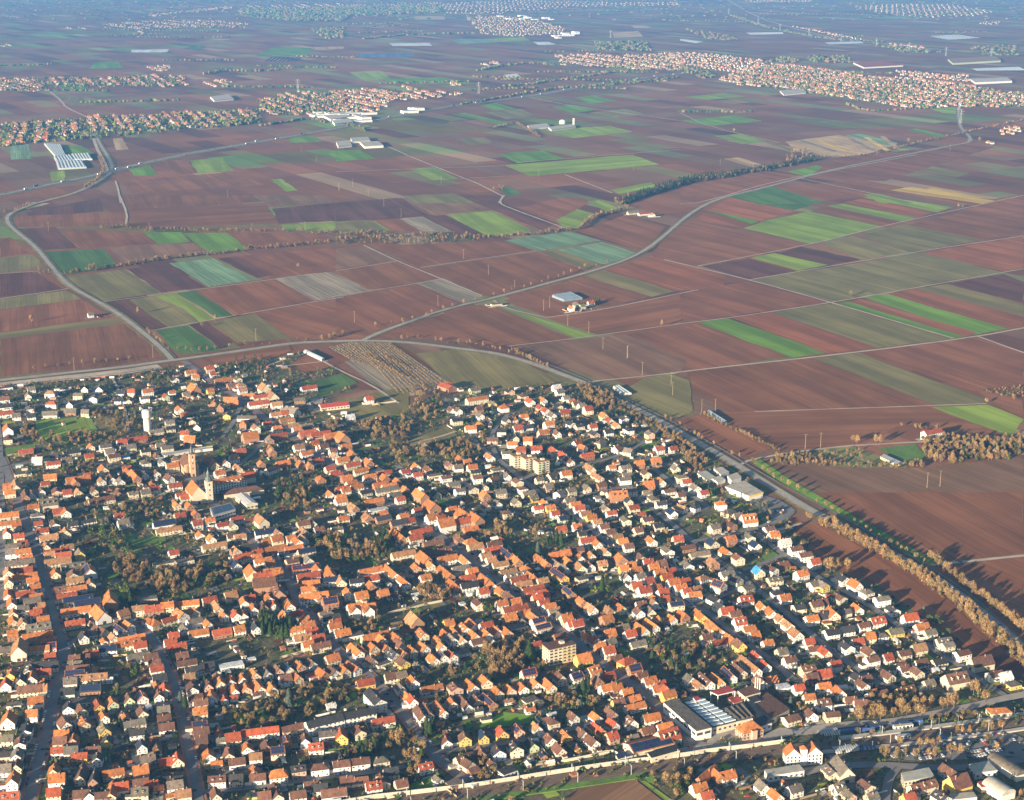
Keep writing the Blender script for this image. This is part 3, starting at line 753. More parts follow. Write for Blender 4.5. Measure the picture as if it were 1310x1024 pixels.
# ------------------------------------------------------------------ houses
HOUSES = '''
P0 20,70,hgwl 125,70,vtcb 245,55,hocl 350,35,hrwl 345,100,hrw 310,165,hdwL 295,215,hrc 190,190,vgcm 12,240,vgys 70,215,voy 135,265,vdc 205,250,vow 250,262,hocs 40,290,vrw 190,325,hbcl 280,315,htc 230,395,howm 205,485,how 55,515,vowm 170,575,vdwm 130,655,vbwm 110,740,vgw 110,810,vbc 85,900,vowm 60,1005,howl 40,640,hgw 30,740,hgwf 30,830,hgw 90,410,hgwf
P0 455,130,hbc 480,158,hgc 540,115,hbk 585,90,hrk 490,185,hbwl 465,225,hbwl 440,268,hgw 580,245,htcL 600,195,vocs 690,255,hwws 580,312,hswl 420,335,hdw 440,440,vdw 530,390,hgwF 525,460,vbw 630,430,vry 725,425,vrw 830,405,vbe 915,395,vow 1015,360,vbw 1090,315,vrwm 660,497,vow 770,475,vbcs 800,492,vocs 910,470,vbw 1045,445,hgw 408,535,vbw 395,597,how 535,535,voc 385,650,hbc 470,640,vop 380,710,hrw 510,750,hrw 455,710,hgw 600,710,hbw 630,650,hrws 665,585,vgy 685,645,vdy 860,540,hgcl 875,605,hdw 1050,505,hbc 1065,562,hbw 905,680,vsw 1005,695,vbys 770,695,hdwf 625,765,vdw 895,775,hdw 945,770,hgw 1060,780,hrw 1135,770,vrwm 900,840,howm 725,855,hocl 365,895,howm 345,840,vow 520,865,vbcl 605,880,vdkl 345,985,hrc 520,990,hbk 575,985,vdw 715,970,vocl 770,945,hrw 660,1000,hrk 900,920,hbw 965,920,hrk 1015,945,hrks 1120,900,hdwm 1120,940,hgw 895,980,hgc 1100,1000,hocs 1205,985,htc
P0 690,60,hswl 800,35,hocL 895,35,hrw 880,120,hgwl 985,118,hbw 1020,148,hbc 1015,190,hrw 1050,240,hdw 985,245,hsws 1130,45,hrwl 1090,20,hrw 1165,105,hbw 1195,150,hbcl 1245,190,hdcl 1210,240,hrw 1230,315,vbwm 1250,380,hbw 1285,410,hbw 1280,465,how 1265,548,hbc 1275,595,hrw 1290,655,hbw 1000,290,vows
P1 75,235,vrws 15,165,hdw 20,300,vop 100,285,voc 165,265,vow 240,255,vow 315,230,voc 395,215,vgw 465,200,vrp 530,185,vsw 605,170,vop 680,150,vow 815,120,hocm 930,85,vowl 1000,70,vow 1075,65,vow 1145,45,vop 1240,30,voc 40,365,vow 125,380,vrws 190,322,vow 120,330,vows 265,315,vow 340,305,vowl 425,315,vow 515,258,how 585,245,vow 690,230,hrwf 750,220,vow 815,210,vbw 890,205,voc 185,370,hrws 330,350,hrws 170,160,hwwF 745,45,hbcl 660,40,how 1060,138,vbc 1155,135,hgwF 950,180,vowl 1260,95,vow 1200,105,vdw 1265,145,vbw 1255,235,hgw 1165,248,hbc 1060,270,hrwl 1000,290,hbws 1090,375,vdwA 1285,370,vow 1250,312,vgw
P1 765,520,hdwA 985,470,hdwA 1140,528,hrwl 985,585,vbcm 560,565,hbwl 355,595,hrwL 180,625,hrwm 90,595,vrws 100,645,hgws 20,655,hbc 640,645,vbw 520,655,vok 785,610,hgwm 870,615,vrym 710,688,hrw 760,670,hrws 395,690,vbw 465,722,hbw 270,695,vow 150,725,vbc 325,755,hrw 205,778,hbw 25,740,vow 75,790,hows 755,790,hgwf 315,850,vow 340,895,how 475,880,howm 605,865,hdwm 740,845,hbwm 880,828,hbwm 1000,810,hbwm 1130,785,hgwm 200,900,hdw 75,925,hbwm 455,975,vbcl 305,990,hsys 380,1005,hbk 595,1000,hbw 680,935,how 735,955,hdc 825,985,hbwl 905,908,hbw 980,905,hbcl 1130,895,vbcm 1080,938,hrw 1190,850,hdw 1255,920,hbw 70,1000,vbc 560,650,hgws 805,420,hwws
P2 85,55,vow 195,40,vow 150,130,vow 205,115,vow 265,105,vow 320,80,hgwF 10,75,voc 40,160,vgws 430,20,hbw 760,218,hrwm 1110,128,hoym 1175,195,howm 1065,235,hrwm 960,252,vbw 890,300,vocl 800,288,vow 720,308,vow 640,322,vow 630,392,hows 560,340,vow 480,278,vocm 390,295,vowm 290,315,vowm 425,385,vow 505,390,vowl 350,408,vbwl 270,408,vow 195,445,vowl 110,465,vbwl 40,490,vbwl 15,395,vrw 80,382,hows 20,275,vow 140,312,howl 770,448,hows 245,675,vbw 245,605,vbks 355,643,vby 470,620,vsy 590,605,vry 700,588,vop 815,570,vow 915,535,vbcm 1060,513,vbw 1190,493,vow 1285,475,vbw 1205,580,vrwl 1100,605,vbw 995,622,voy 895,645,vbw 780,670,vdw 675,698,vdwm 565,718,vdwm 455,722,vbw 285,785,hbwl 340,800,vbc 405,830,hbks 520,790,vbws 850,738,vsks 955,705,vbw 1070,690,vbys 1165,655,vbw 1290,625,hrw 1295,550,vrw 625,835,hdwf 100,815,hrw 1270,312,howm 1270,232,hrk 1200,268,vbk 1190,50,how 1250,85,hrw 1285,130,hrw 810,38,hrw 930,35,hrk 1285,20,hgw 290,915,hgkf 1130,20,vrw 180,890,vgws 440,450,hdws 770,380,hgcf 820,400,hgcs
P3 60,150,hoym 10,30,how 150,25,hgwl 135,180,hoc 75,205,how 195,278,how 130,240,hbk 290,292,hrw 225,325,how 335,332,vrw 285,372,hoy 10,315,how 80,340,how 125,378,how 130,425,howl 25,408,hbw 105,535,vbw 235,498,howm 320,563,howm 210,585,hbk 405,620,hrwb 120,620,hgks 5,555,vow 5,612,hrw 400,115,hgws 480,255,vgw 535,290,vtc 580,265,vbwl 655,255,vocl 730,220,vowl 795,195,vbcl 865,165,vowL 960,162,vrw 905,108,vrw 980,20,how 800,42,vbw 930,270,vbw 1000,252,hop 1070,78,hgc 1110,138,hrw 1235,192,hbcm 1260,243,hbk 1190,318,hrw 1245,368,how 1255,478,vbw 1125,515,hbcm 1080,295,hwwf 1270,60,hbw 1245,15,hrw 665,20,hrwl 510,280,vtws 430,345,hoks
P3 590,870,howL 540,950,how 585,1000,hrc 945,940,vgw 1030,1000,vow 660,880,vok 720,880,how 1150,960,hgw
P4 35,82,vow 100,158,hrw 30,303,how 30,222,hrk 25,412,hbw 85,483,hbcm 125,338,vow 200,388,hbc 265,418,hbw 370,355,hbwl 250,240,vdwm 275,292,vbw 300,257,hbw 175,42,vdwm 245,15,hrw 315,78,vbc 335,132,hbwm 435,118,hrw 540,88,hbwm 635,58,htcm 540,188,hbw 435,225,vbc 650,152,hbw 765,138,hdwm 625,212,vbc 700,278,hgc 550,322,hbwl 870,262,hbcb 785,40,hgcm 880,98,hbwm 1020,148,hrwb 1125,222,hbwm 1190,240,hww 735,190,hwws 1240,285,hgyf
P4 110,795,vgcb 300,930,vbcm 120,950,hgw 660,945,hbcL 850,845,vbwL 885,925,howb 40,800,vgcm 190,1000,vgw 370,1010,hgw 570,1015,hrw 780,1015,vdwm
M0 20,40,hrw 10,150,vow 60,140,vows 60,198,hocL 70,258,howL 105,268,how 15,315,vow 120,338,hrcm 145,378,hrw 60,398,hgwl 150,412,hbc 170,437,howl 70,442,hgw 190,472,how 110,512,hgcL 25,575,vtcm 130,557,hrwL 165,590,howL 215,617,how 40,632,vtc 130,673,hdwm 235,663,how 45,705,vowl 160,703,hrwl 265,722,how 75,765,vowl 205,748,hgwl 250,778,howl 150,803,hgw 85,823,vtc 275,807,how 230,833,hrw 85,880,vop 145,898,vow 290,882,howm 275,918,hgcL 80,962,how 260,972,hocL 330,1002,howl 200,1005,htc
M0 135,78,vbwl 200,63,vow 265,48,vbw 360,43,vbwm 430,57,hrw 195,152,howm 230,203,hgwm 310,128,hgcb 240,252,hrc 245,303,hrw 420,183,vowm 370,182,hrk 350,257,vbwm 420,313,vtcm 300,352,htcl 290,398,vtc 465,258,hdw 335,432,hrwL 430,412,htw 510,453,vgy 410,457,hrcl 280,462,htw 340,503,htcL 470,533,hgcL 340,573,vowm 465,583,vbwm 570,555,vowb 480,622,htcl 385,682,hrwl 490,672,howl 580,643,vtc 410,722,hrcl 500,738,hscL 560,768,hscL 465,813,howL 480,888,hrwl 640,835,vowb 705,755,vokb 570,883,vtcs 640,935,vbcl 480,973,vdw 550,943,hgw 745,843,hgwF 820,843,htwm 895,803,htcm 820,913,vow 770,935,vtwl 930,885,vowm 985,885,vowm 725,983,vtw 665,1003,vows 840,1007,hocL 985,803,hrkl 1070,783,howm 1180,763,hocL 1155,843,vowm 1090,873,hrwl 1240,825,voc 1180,923,vgw 1245,883,hgwm 1110,968,hrw 1270,953,howl 1100,1003,hrw
M0 500,57,vtc 600,48,vbw 650,103,hbcL 655,47,vows 695,37,voks 755,37,voks 850,58,hgcm 930,53,hgc 985,33,hrw 1120,17,hrwl 565,233,hdwm 655,238,hgc 765,208,hrw 790,253,hgw 1050,252,hswL 1080,293,htcL 1130,140,vow 1180,88,hrw 1210,143,vok 1250,193,vok 1150,203,hrw 1260,253,hrw 1110,438,hrw 1280,323,vow 1050,500,hgcF 1180,490,hgcF 940,725,hgwF 920,515,hgws
M1 30,235,how 110,268,hrw 210,228,hrwl 205,263,vgc 290,232,hrc 360,235,vtcb 40,353,vow 60,395,htcL 170,333,hrc 225,338,htc 350,318,hswL 370,373,how 460,358,hocm 465,313,vtc 550,353,how 630,303,vtw 590,373,vowm 625,353,vtwm 630,258,hbcm 685,243,vgcl 730,288,hbwm 885,218,howm 845,288,hgwm 450,418,hokL 570,413,hokl 650,433,hscl 275,413,hdkL 200,433,vtc 340,443,hrw 240,473,hrcl 330,468,how 380,493,howl 480,453,hsw 420,508,how 195,515,vswm 530,503,hbwm 590,483,htw 660,493,vgw 300,565,vowb 430,562,hokL 390,583,hrcL 490,573,how 620,543,hrcL 640,593,hrcL 680,643,howl 720,553,vowm 800,575,vokb 870,623,vtcm 790,623,hswL 380,643,hbkb 470,695,vokb 540,778,vowm 580,653,hows 620,683,how 660,733,howL 710,693,vtkl 740,723,vtk 800,763,hokm 830,690,htcF 915,693,vowm 1000,713,howm 970,623,hdwm 1065,603,hrwl 1060,553,howL 1190,563,vowL 1270,623,vowl 1140,703,hok 1190,683,hsk 1065,653,vok 165,713,htcm 30,743,hrcm 80,793,vtcl 250,758,vow 290,733,hrw 120,843,vow 245,833,vow 195,843,vrw 310,803,vow 375,793,vow 20,898,vow 110,948,hrwl 220,933,how 325,923,vdw 410,728,vow 440,783,vow 510,855,vowm 590,833,hrw 640,863,how 785,863,hdwl 835,893,hrw 665,913,howm 700,943,hrw 580,938,how 625,983,htwl 735,993,hrw 800,923,how 850,958,howm 940,965,hgwF 1090,983,howL 1225,993,vowm 1130,1003,vow 740,843,hgwm
M1 800,63,vow 870,103,howm 950,155,vtkl 1040,213,vtkm 900,43,how 1040,53,hdwm 1010,17,howl 1090,113,hokL 1110,160,hwwF 1140,193,hok 1140,218,hdkl 1235,325,vokL 1270,453,htcL 1190,33,howl 1190,78,hgwl 1230,103,hrw 1280,33,vok 1270,213,howm 1240,253,hdkl
M2 70,80,vokb 140,145,vokb 35,173,hrw 110,223,howm 200,218,hrw 205,268,howb 310,253,hrwL 340,205,vokb 420,230,vokb 270,163,how 390,288,hokl 480,75,vokm 580,55,hgcm 560,125,vgw 490,145,vbw 620,185,hbcm 680,115,vgc 310,348,vbw 390,368,howm 420,403,htwl 20,233,hrc 35,348,hrcl 150,378,hbkL 110,303,hrcL 175,443,hbkL 240,433,hok 95,485,vokb 40,533,vow 130,523,vow 240,483,howL 350,493,vowl 230,563,vokL 280,643,vokl 100,603,how 325,548,hgcl 400,563,how 370,603,hrwl 380,653,hdwl 480,613,vokl 530,663,vow 580,693,voy 630,723,vok 470,693,hrw 440,763,vbcm 590,773,how 680,753,how 690,793,hrwL 740,823,how 780,843,vow 640,853,hokm 820,883,howm 850,913,hrwl 540,383,hbwl 530,433,hrwl 470,473,hrw 620,453,vokL 680,493,vokl 740,543,vokm 520,493,htw 580,513,htcl 620,563,hrwl 660,593,hgwL 670,623,hrcl 720,643,hrcl 780,603,vokl 750,683,hrcL 800,703,hrkl 850,713,hrw 850,623,hoc 790,743,hoc 835,763,hrc 880,788,how 920,808,how 930,843,vgcm 970,873,howm 1010,903,hrw 1070,893,hrw 1010,853,hrw 830,483,vokl 870,513,vok 955,585,voyL 1020,693,vtkl 1100,753,vok 1160,803,vtwm 1260,863,hokm 1270,803,vtw 960,453,hokL 1040,423,hokL 1090,473,vow 930,503,vgw 1010,493,vok 990,543,vgw 1090,533,vtcm 1160,463,vow 1150,523,vbw 1230,513,htc 1100,603,hgwf 1250,433,vow 1200,388,vow 1140,363,hrwl 1100,323,hdw 1070,273,how 980,223,hsw 970,283,hrk 930,193,hrw 900,153,how 860,123,vow 1000,113,hgw 1030,133,how 1060,163,hrw 1100,193,hrw 1140,218,how 1180,248,how 1220,283,hbw 1260,313,hbw 1300,343,htw 890,23,hgw 940,63,hgwm 1030,43,hgcm 1140,33,vgc 1250,153,vgw 1240,18,hbw 1290,193,hrw 820,153,hrw 790,83,hgw 760,63,hgwl
M2 80,965,vowm 225,955,vow 250,893,how 280,943,vow 350,925,vowm 400,895,vowl 490,913,hrwm 410,973,vow 490,965,vowm 330,993,vrw 270,993,vgw 180,1008,vow 555,943,vow 620,945,vowm 30,873,vtkb 1110,983,vow 1220,943,hdwm 1280,963,how 960,983,hbk 690,913,hgwf 1200,90,hgws
M3 25,78,hokb 125,33,hgwm 205,58,hgc 240,93,vgcm 90,113,vdw 120,153,hrwm 170,193,hrw 275,133,hdw 350,48,hbwm 425,73,hbc 510,28,vgwm 570,58,hrw 345,183,vswm 430,153,vtw 530,148,vdwm 680,133,howm 730,173,hgcm 790,203,hgc 880,243,howb 740,258,vokm 640,283,hgcm 990,283,hrwm 1015,333,how 860,333,vgwm 740,358,hokm 625,383,vscm 710,433,vowm 790,478,vbcm 900,393,vswm 70,233,vgcm 210,223,hbcm 280,263,hdwm 150,303,hbc 235,358,vowm 405,353,hrwm 340,428,vgwm 470,403,hbwl 570,443,hgcL 630,503,vokm 465,513,vgwm 30,373,how 75,403,hbw 150,468,vbcm 40,485,vokm 60,543,how 110,523,how 140,553,how 70,588,vgw 215,503,hrw 250,533,how 300,518,hbk 290,568,how 355,553,hrw 330,603,hrw 375,633,how 450,623,hrw 415,668,how 460,693,hrw 520,678,hrw 505,738,howm 620,723,vdwm 560,598,howm 690,663,vowm 720,573,hgwm 780,613,vdw 840,653,hgcm 920,563,vuwm 1000,543,vbwm 1080,513,hbkm 1025,608,hgcm 1195,583,howm 1135,423,hbwm 1200,463,hbwm 1280,503,hrwm 1065,383,hww 1280,643,hgwm 1020,693,hdwm 1075,733,how 1180,788,hdcm 1290,773,hbcm 840,743,hrwm 670,783,vdw 700,823,hrwm 770,833,hbw 940,785,vow 1000,825,vow 1060,865,vtw 1110,905,vtw 1160,955,vtwm 1240,1003,vow 1260,863,howm 790,893,hrwm 850,933,howm 890,973,how 620,905,vow 665,935,vow 590,983,hbw 690,1003,hrwl 740,993,vow 545,843,vowl 435,843,vow 365,863,vow 290,873,vow 235,903,vowl 170,928,vowl 100,963,hrw 150,1003,htcL 40,793,vow 155,823,vow 230,813,vgw 170,773,hbw 245,763,vow 320,733,hrw 395,773,hgwm 190,683,hrwm 140,653,how 270,663,hrw 310,693,hrw 220,623,hrw 165,593,hgw 975,1010,how 60,923,hgk
M4 125,613,vdwm 225,653,vowm 290,693,hgwm 370,748,hgwm 455,803,vdwm 535,868,howm 630,918,howm 20,653,vgw 130,723,vbcm 15,763,hbc 160,813,hgcm 240,793,vow 80,833,vowm 20,848,hdw 280,903,hbwm 370,878,hrwm 75,953,hdwm 180,933,hdw 320,983,how 400,963,hgwm 485,948,hgym 700,953,hgwm 240,1003,hrw 780,1008,hgcm
T0 25,283,hbwF 130,268,hwws 200,293,hgw 320,323,htwm 180,338,vtw 330,388,hrwm 450,393,vgw 500,333,hgwm 545,293,vdw 635,293,vgw 600,353,vgwm 405,303,hwws 440,438,hgwl 545,443,hgw 190,413,vgwm 320,453,hgwl 20,358,hbwl 40,403,hdwl 40,453,hrwl 105,468,hgw 200,468,hdw 50,555,vowb 50,613,vbwm 130,538,hgwF 165,690,hrwl 770,313,hdw 755,363,hdw 840,313,hrw 945,313,howm 925,353,hgwm 830,363,vbw 970,293,hdw 1060,343,vow 1100,313,how 1145,423,vowm 1180,453,hok 1085,508,hgwm 1235,493,vgwm 1265,528,vgw 1185,583,hrwm 1215,613,hokm 1000,563,hgcl 1090,548,hdw 885,613,hrkL 780,633,hrwm 820,668,hgwl 675,663,hgwm 580,663,vow 930,693,hdwm 1070,673,hgwm 470,693,hdwl 1020,653,hgw 700,700,hgw 730,728,hbwm 800,728,huwf 1000,713,voks 240,738,hww 345,723,hdw 570,723,hrw 1120,743,htcm 1085,803,hocm 930,763,vgwm 660,813,vowm 340,773,hrwl 430,748,hgw 320,863,howm 110,835,hgwF 100,915,vtcb 135,965,vbwl 190,965,vow 270,955,vbw 370,945,vbwm 290,903,hrc 435,953,how 500,873,hokL 480,890,vokl 565,853,hrk 505,958,vok 590,945,vtwl 650,883,vtw 710,863,vbwl 770,883,vgw 820,823,vokl 860,853,vokL 895,893,vtws 920,843,vbw 1000,833,vbw 1035,763,vgw 1080,863,vbw 970,893,voks 695,943,voks 750,953,voks 850,958,hgcm 925,948,hgc 985,938,hrw 650,993,hbcL 1120,913,hrwm 1160,973,hrw 820,793,hrk 20,913,how 20,963,how 1220,190,howl 1250,215,how 1120,228,vdw 1240,293,vokb 1190,323,hgw
T1 30,163,hrwm 30,198,hrw 20,273,howl 35,303,how 100,238,hokL 150,273,hok 210,228,vgwm 230,268,howm 230,303,htw 260,338,hocl 60,378,vok 165,363,hrkl 100,413,vtk 145,458,vgym 380,295,vtcb 430,335,vtcb 370,343,hrcL 345,388,hrwL 210,383,hok 460,393,htwl 555,435,vgcb 440,458,htwl 510,448,hrw 270,473,hgwL 250,513,vokm 310,493,hbwm 400,513,hrw 325,543,vtwm 440,548,how 500,498,htw 550,493,how 530,533,htwl 290,603,hokb 380,613,vgk 590,553,how 640,583,hrkL 470,593,hrkL 740,578,hrkL 830,593,hokL 880,605,vokb 650,528,hgwl 620,363,hgkl 640,403,hdkF 665,285,hrwL 1050,358,hrwm 890,443,hwws 930,473,hww 680,643,hrw 600,663,htwm 650,703,howl 760,663,how 820,693,hbw 730,663,hrc 410,668,vokm 430,698,vtw 500,773,hrkl 430,808,hrwl 560,753,hrc 615,773,vokm 670,783,vok 720,753,hrcl 360,773,vok 230,738,howm 145,768,vbw 200,793,vtwl 30,743,vokl 60,773,vowm 75,833,how 280,833,hokm 230,693,hrk 940,713,vokm 870,748,howl 1045,763,vokm 905,663,hok 980,743,vgw 930,783,hrwl 980,823,howl 830,723,vtw 800,803,hrw 840,843,hrcl 740,873,vokm 910,868,hokm 940,903,howm 880,933,hrkl 800,953,vowm 870,993,how 1030,948,hdw 1050,863,howl 1150,863,vok 1110,903,hokl 1180,913,howl 1230,888,vok 1270,923,vokb 1140,943,hgcL 1150,833,hrcl 1080,813,hgwF 1280,823,hrw
T2 430,355,howA 240,268,hrkm 325,290,hgws 415,298,hgem 265,423,vbw 310,433,vbw 300,493,hdwm 445,418,hbk 530,383,vgy 450,463,vgw 450,523,vow 390,543,howm 505,503,vdw 600,413,howm 640,303,vdwm 725,333,vbcm 770,373,vrwm 850,363,vowm 595,493,vdw 660,483,howm 730,468,how 690,543,hrwm 760,533,hdw 590,563,hdwm 680,603,vdw 755,623,howm 655,643,hrw 530,613,hbwm 810,673,hrwm 710,688,hrkm 620,703,hgwm 890,523,howm 855,578,howm 940,578,vbw 870,433,vow 830,408,vrw 910,463,vgw 950,403,vdwm 990,443,howm 960,313,hgw 1000,348,hgw 940,283,hww 1035,373,how 1065,388,hbe 1100,403,hgw 1140,428,hrcm 1030,513,vdwm 1085,533,hdwm 1170,533,hrw 1180,573,vdwm 1240,463,vow 1275,493,vow 1270,568,hdw 1070,638,hrw 1105,668,vow 1220,633,hgwm 920,693,vrwm 980,725,vrwm 1030,758,vowl 1135,723,hrwl 1000,838,howm 1150,803,vtcl 1200,853,vtcl 1250,913,hbw 1140,923,vgc 895,913,hgcm 905,853,hgc 940,958,vgwm 1030,938,hgwm 830,873,hgc 510,723,vtwl 250,778,vow 320,743,vok 370,758,hok 400,793,how 310,793,hgw 420,823,hdw 40,793,vow 115,803,vbw 50,848,hrw 160,843,hgwF 230,863,hbwm 280,903,hgwm 430,863,hbwm 535,863,htwm 620,848,vgw 560,803,hgwm 690,888,vbwm 400,928,vdwm 320,943,hgwm 475,918,vgw 720,928,hbwm 760,963,hgw 165,963,vdw 1290,963,hbc 1290,793,how 105,663,vgw
T3 10,523,vow 60,483,vdwm 90,553,vdwm 225,583,vgwm 345,643,hdwm 285,678,howm 375,673,hrw 240,703,hows 25,673,howm 90,693,vgw 70,793,hgcm 160,773,hok 265,753,hokm 200,833,vbcm 80,853,hgc 90,883,hgwm 390,803,vgw 400,863,hgwm 295,888,vowm 220,908,hokm 450,893,hrw 520,923,hgwm 575,953,vok 130,943,hgwm 200,968,hgc 370,958,hbwm 240,988,vgc 25,973,hokm
f5 895,432 vow 938,424 hgw 970,412 hrw 912,418 vgw 1172,70 hrwL 1130,66 hgwL 610,415 hgcF 1205,75 vow
D 870,428 hrwA
f4 345,455 hgw
'''
DIM = {'': (8.6, 10.5, 4.6), 's': (6.0, 7.5, 2.8), 'm': (10.0, 12.5, 5.4), 'l': (8.2, 17.0, 4.4), 'L': (8.6, 25.0, 4.6), 'b': (13.0, 19.0, 5.8), 'A': (11.5, 27.0, 8.2), 'f': (8.5, 11.0, 3.2), 'F': (8.5, 20.0, 3.2)}
DIRS = []
for P, w in ROADS:
    for a, b in zip(P, P[1:]):
        DIRS.append((a, b))
def grid_angle(p):
    best = min(DIRS, key=lambda s: seg_dist(p, s[0], s[1]))
    if seg_dist(p, *best) > 60:
        return RAD(-63)
    a = math.atan2(best[1][1] - best[0][1], best[1][0] - best[0][0])
    k = min((a + i * math.pi / 2 for i in range(-4, 5)), key=lambda v: abs(v - RAD(-63)))
    return k if abs(k - RAD(-63)) < RAD(32) else RAD(-63)
PLACED = []
_cell = {}
def near(p, r):
    cx, cy = int(p[0] // 20), int(p[1] // 20)
    for i in range(cx - 2, cx + 3):
        for j in range(cy - 2, cy + 3):
            for q in _cell.get((i, j), ()):
                if math.hypot(q[0] - p[0], q[1] - p[1]) < r + q[2]:
                    return True
    return False
def occupy(x, y, r):
    _cell.setdefault((int(x // 20), int(y // 20)), []).append((x, y, r))
class House: pass
ALL = []
for line in HOUSES.strip().split('\n'):
    tk = line.split()
    c = tk[0]
    toks = tk[1:]
    items = []
    i = 0
    while i < len(toks):
        x, y = toks[i].split(',')[:2]
        if toks[i].count(',') == 2:
            code = toks[i].split(',')[2]; i += 1
        else:
            code = toks[i + 1]; i += 2
        items.append((float(x), float(y), code))
    for x, y, code in items:
        h = House()
        sz = code[3:4]
        w, l, e = DIM[sz]
        p = at(c, x, y, e * 0.9)
        if any(q.crop != c and math.hypot(q.x - p[0], q.y - p[1]) < 6.5 for q in ALL):
            continue
        h.crop = c
        h.x, h.y = p
        h.w, h.l, h.e = w * rnd.uniform(.86, 1.10), l * rnd.uniform(.84, 1.16), e * rnd.uniform(.80, 1.2)
        h.roof, h.wall, h.size, h.ori = code[1], code[2], sz, code[0]
        if h.wall == 'w' and rnd.random() < .34: h.wall = rnd.choice('cccpecyk' if sz not in ('m',) else 'cccpc')
        if h.roof in 'or' and rnd.random() < .18: h.roof = rnd.choice('tbro')
        h.rot = grid_angle(p) + (math.pi / 2 if code[0] == 'h' else 0) + RAD(rnd.uniform(-2.5, 2.5))
        h.flat = sz in ('f', 'F')
        h.pitch = RAD(rnd.uniform(38, 47)) if h.size != 'b' else RAD(rnd.uniform(42, 48))
        if h.size == 'm' and h.roof in 'gbd': h.pitch = RAD(rnd.uniform(26, 36))
        if h.size in 'sA' and h.size: h.pitch = RAD(32)
        h.hip = (h.size == 'm' and rnd.random() < .16)
        for P, rw in ROADS:
            for a, b in zip(P, P[1:]):
                if abs(a[0] - h.x) + abs(a[1] - h.y) > 160: continue
                dd = seg_dist((h.x, h.y), a, b)
                L_ = math.hypot(b[0] - a[0], b[1] - a[1]) or 1
                nx, ny = -(b[1] - a[1]) / L_, (b[0] - a[0]) / L_
                if nx * (h.x - a[0]) + ny * (h.y - a[1]) < 0: nx, ny = -nx, -ny
                ext = abs(nx * math.cos(h.rot) + ny * math.sin(h.rot)) * h.l / 2 + abs(-nx * math.sin(h.rot) + ny * math.cos(h.rot)) * h.w / 2
                need = rw / 2 + ext - .6 - dd
                if 0 < need < 9:
                    h.x += nx * min(need, 4.5); h.y += ny * min(need, 4.5)
        h.tint_w, h.tint_r = tone(.12, .04), tone(.24, .08)
        ALL.append(h)
        occupy(h.x, h.y, min(h.w, h.l) * .55)
        if h.l > 15:
            for s in (-1, 1):
                occupy(h.x + s * math.cos(h.rot) * h.l * .35, h.y + s * math.sin(h.rot) * h.l * .35, h.w * .5)
GOLD = lambda h: {'r': 'red', 'o': 'orange', 'b': 'brown', 'd': 'anthracite', 'g': 'weathered grey', 't': 'tan', 's': 'solar panelled', 'w': 'white', 'u': 'blue'}[h.roof]
WALLN = {'w': 'white', 'c': 'cream', 'y': 'yellow', 'p': 'pink', 'e': 'pale green', 'k': 'brick brown'}
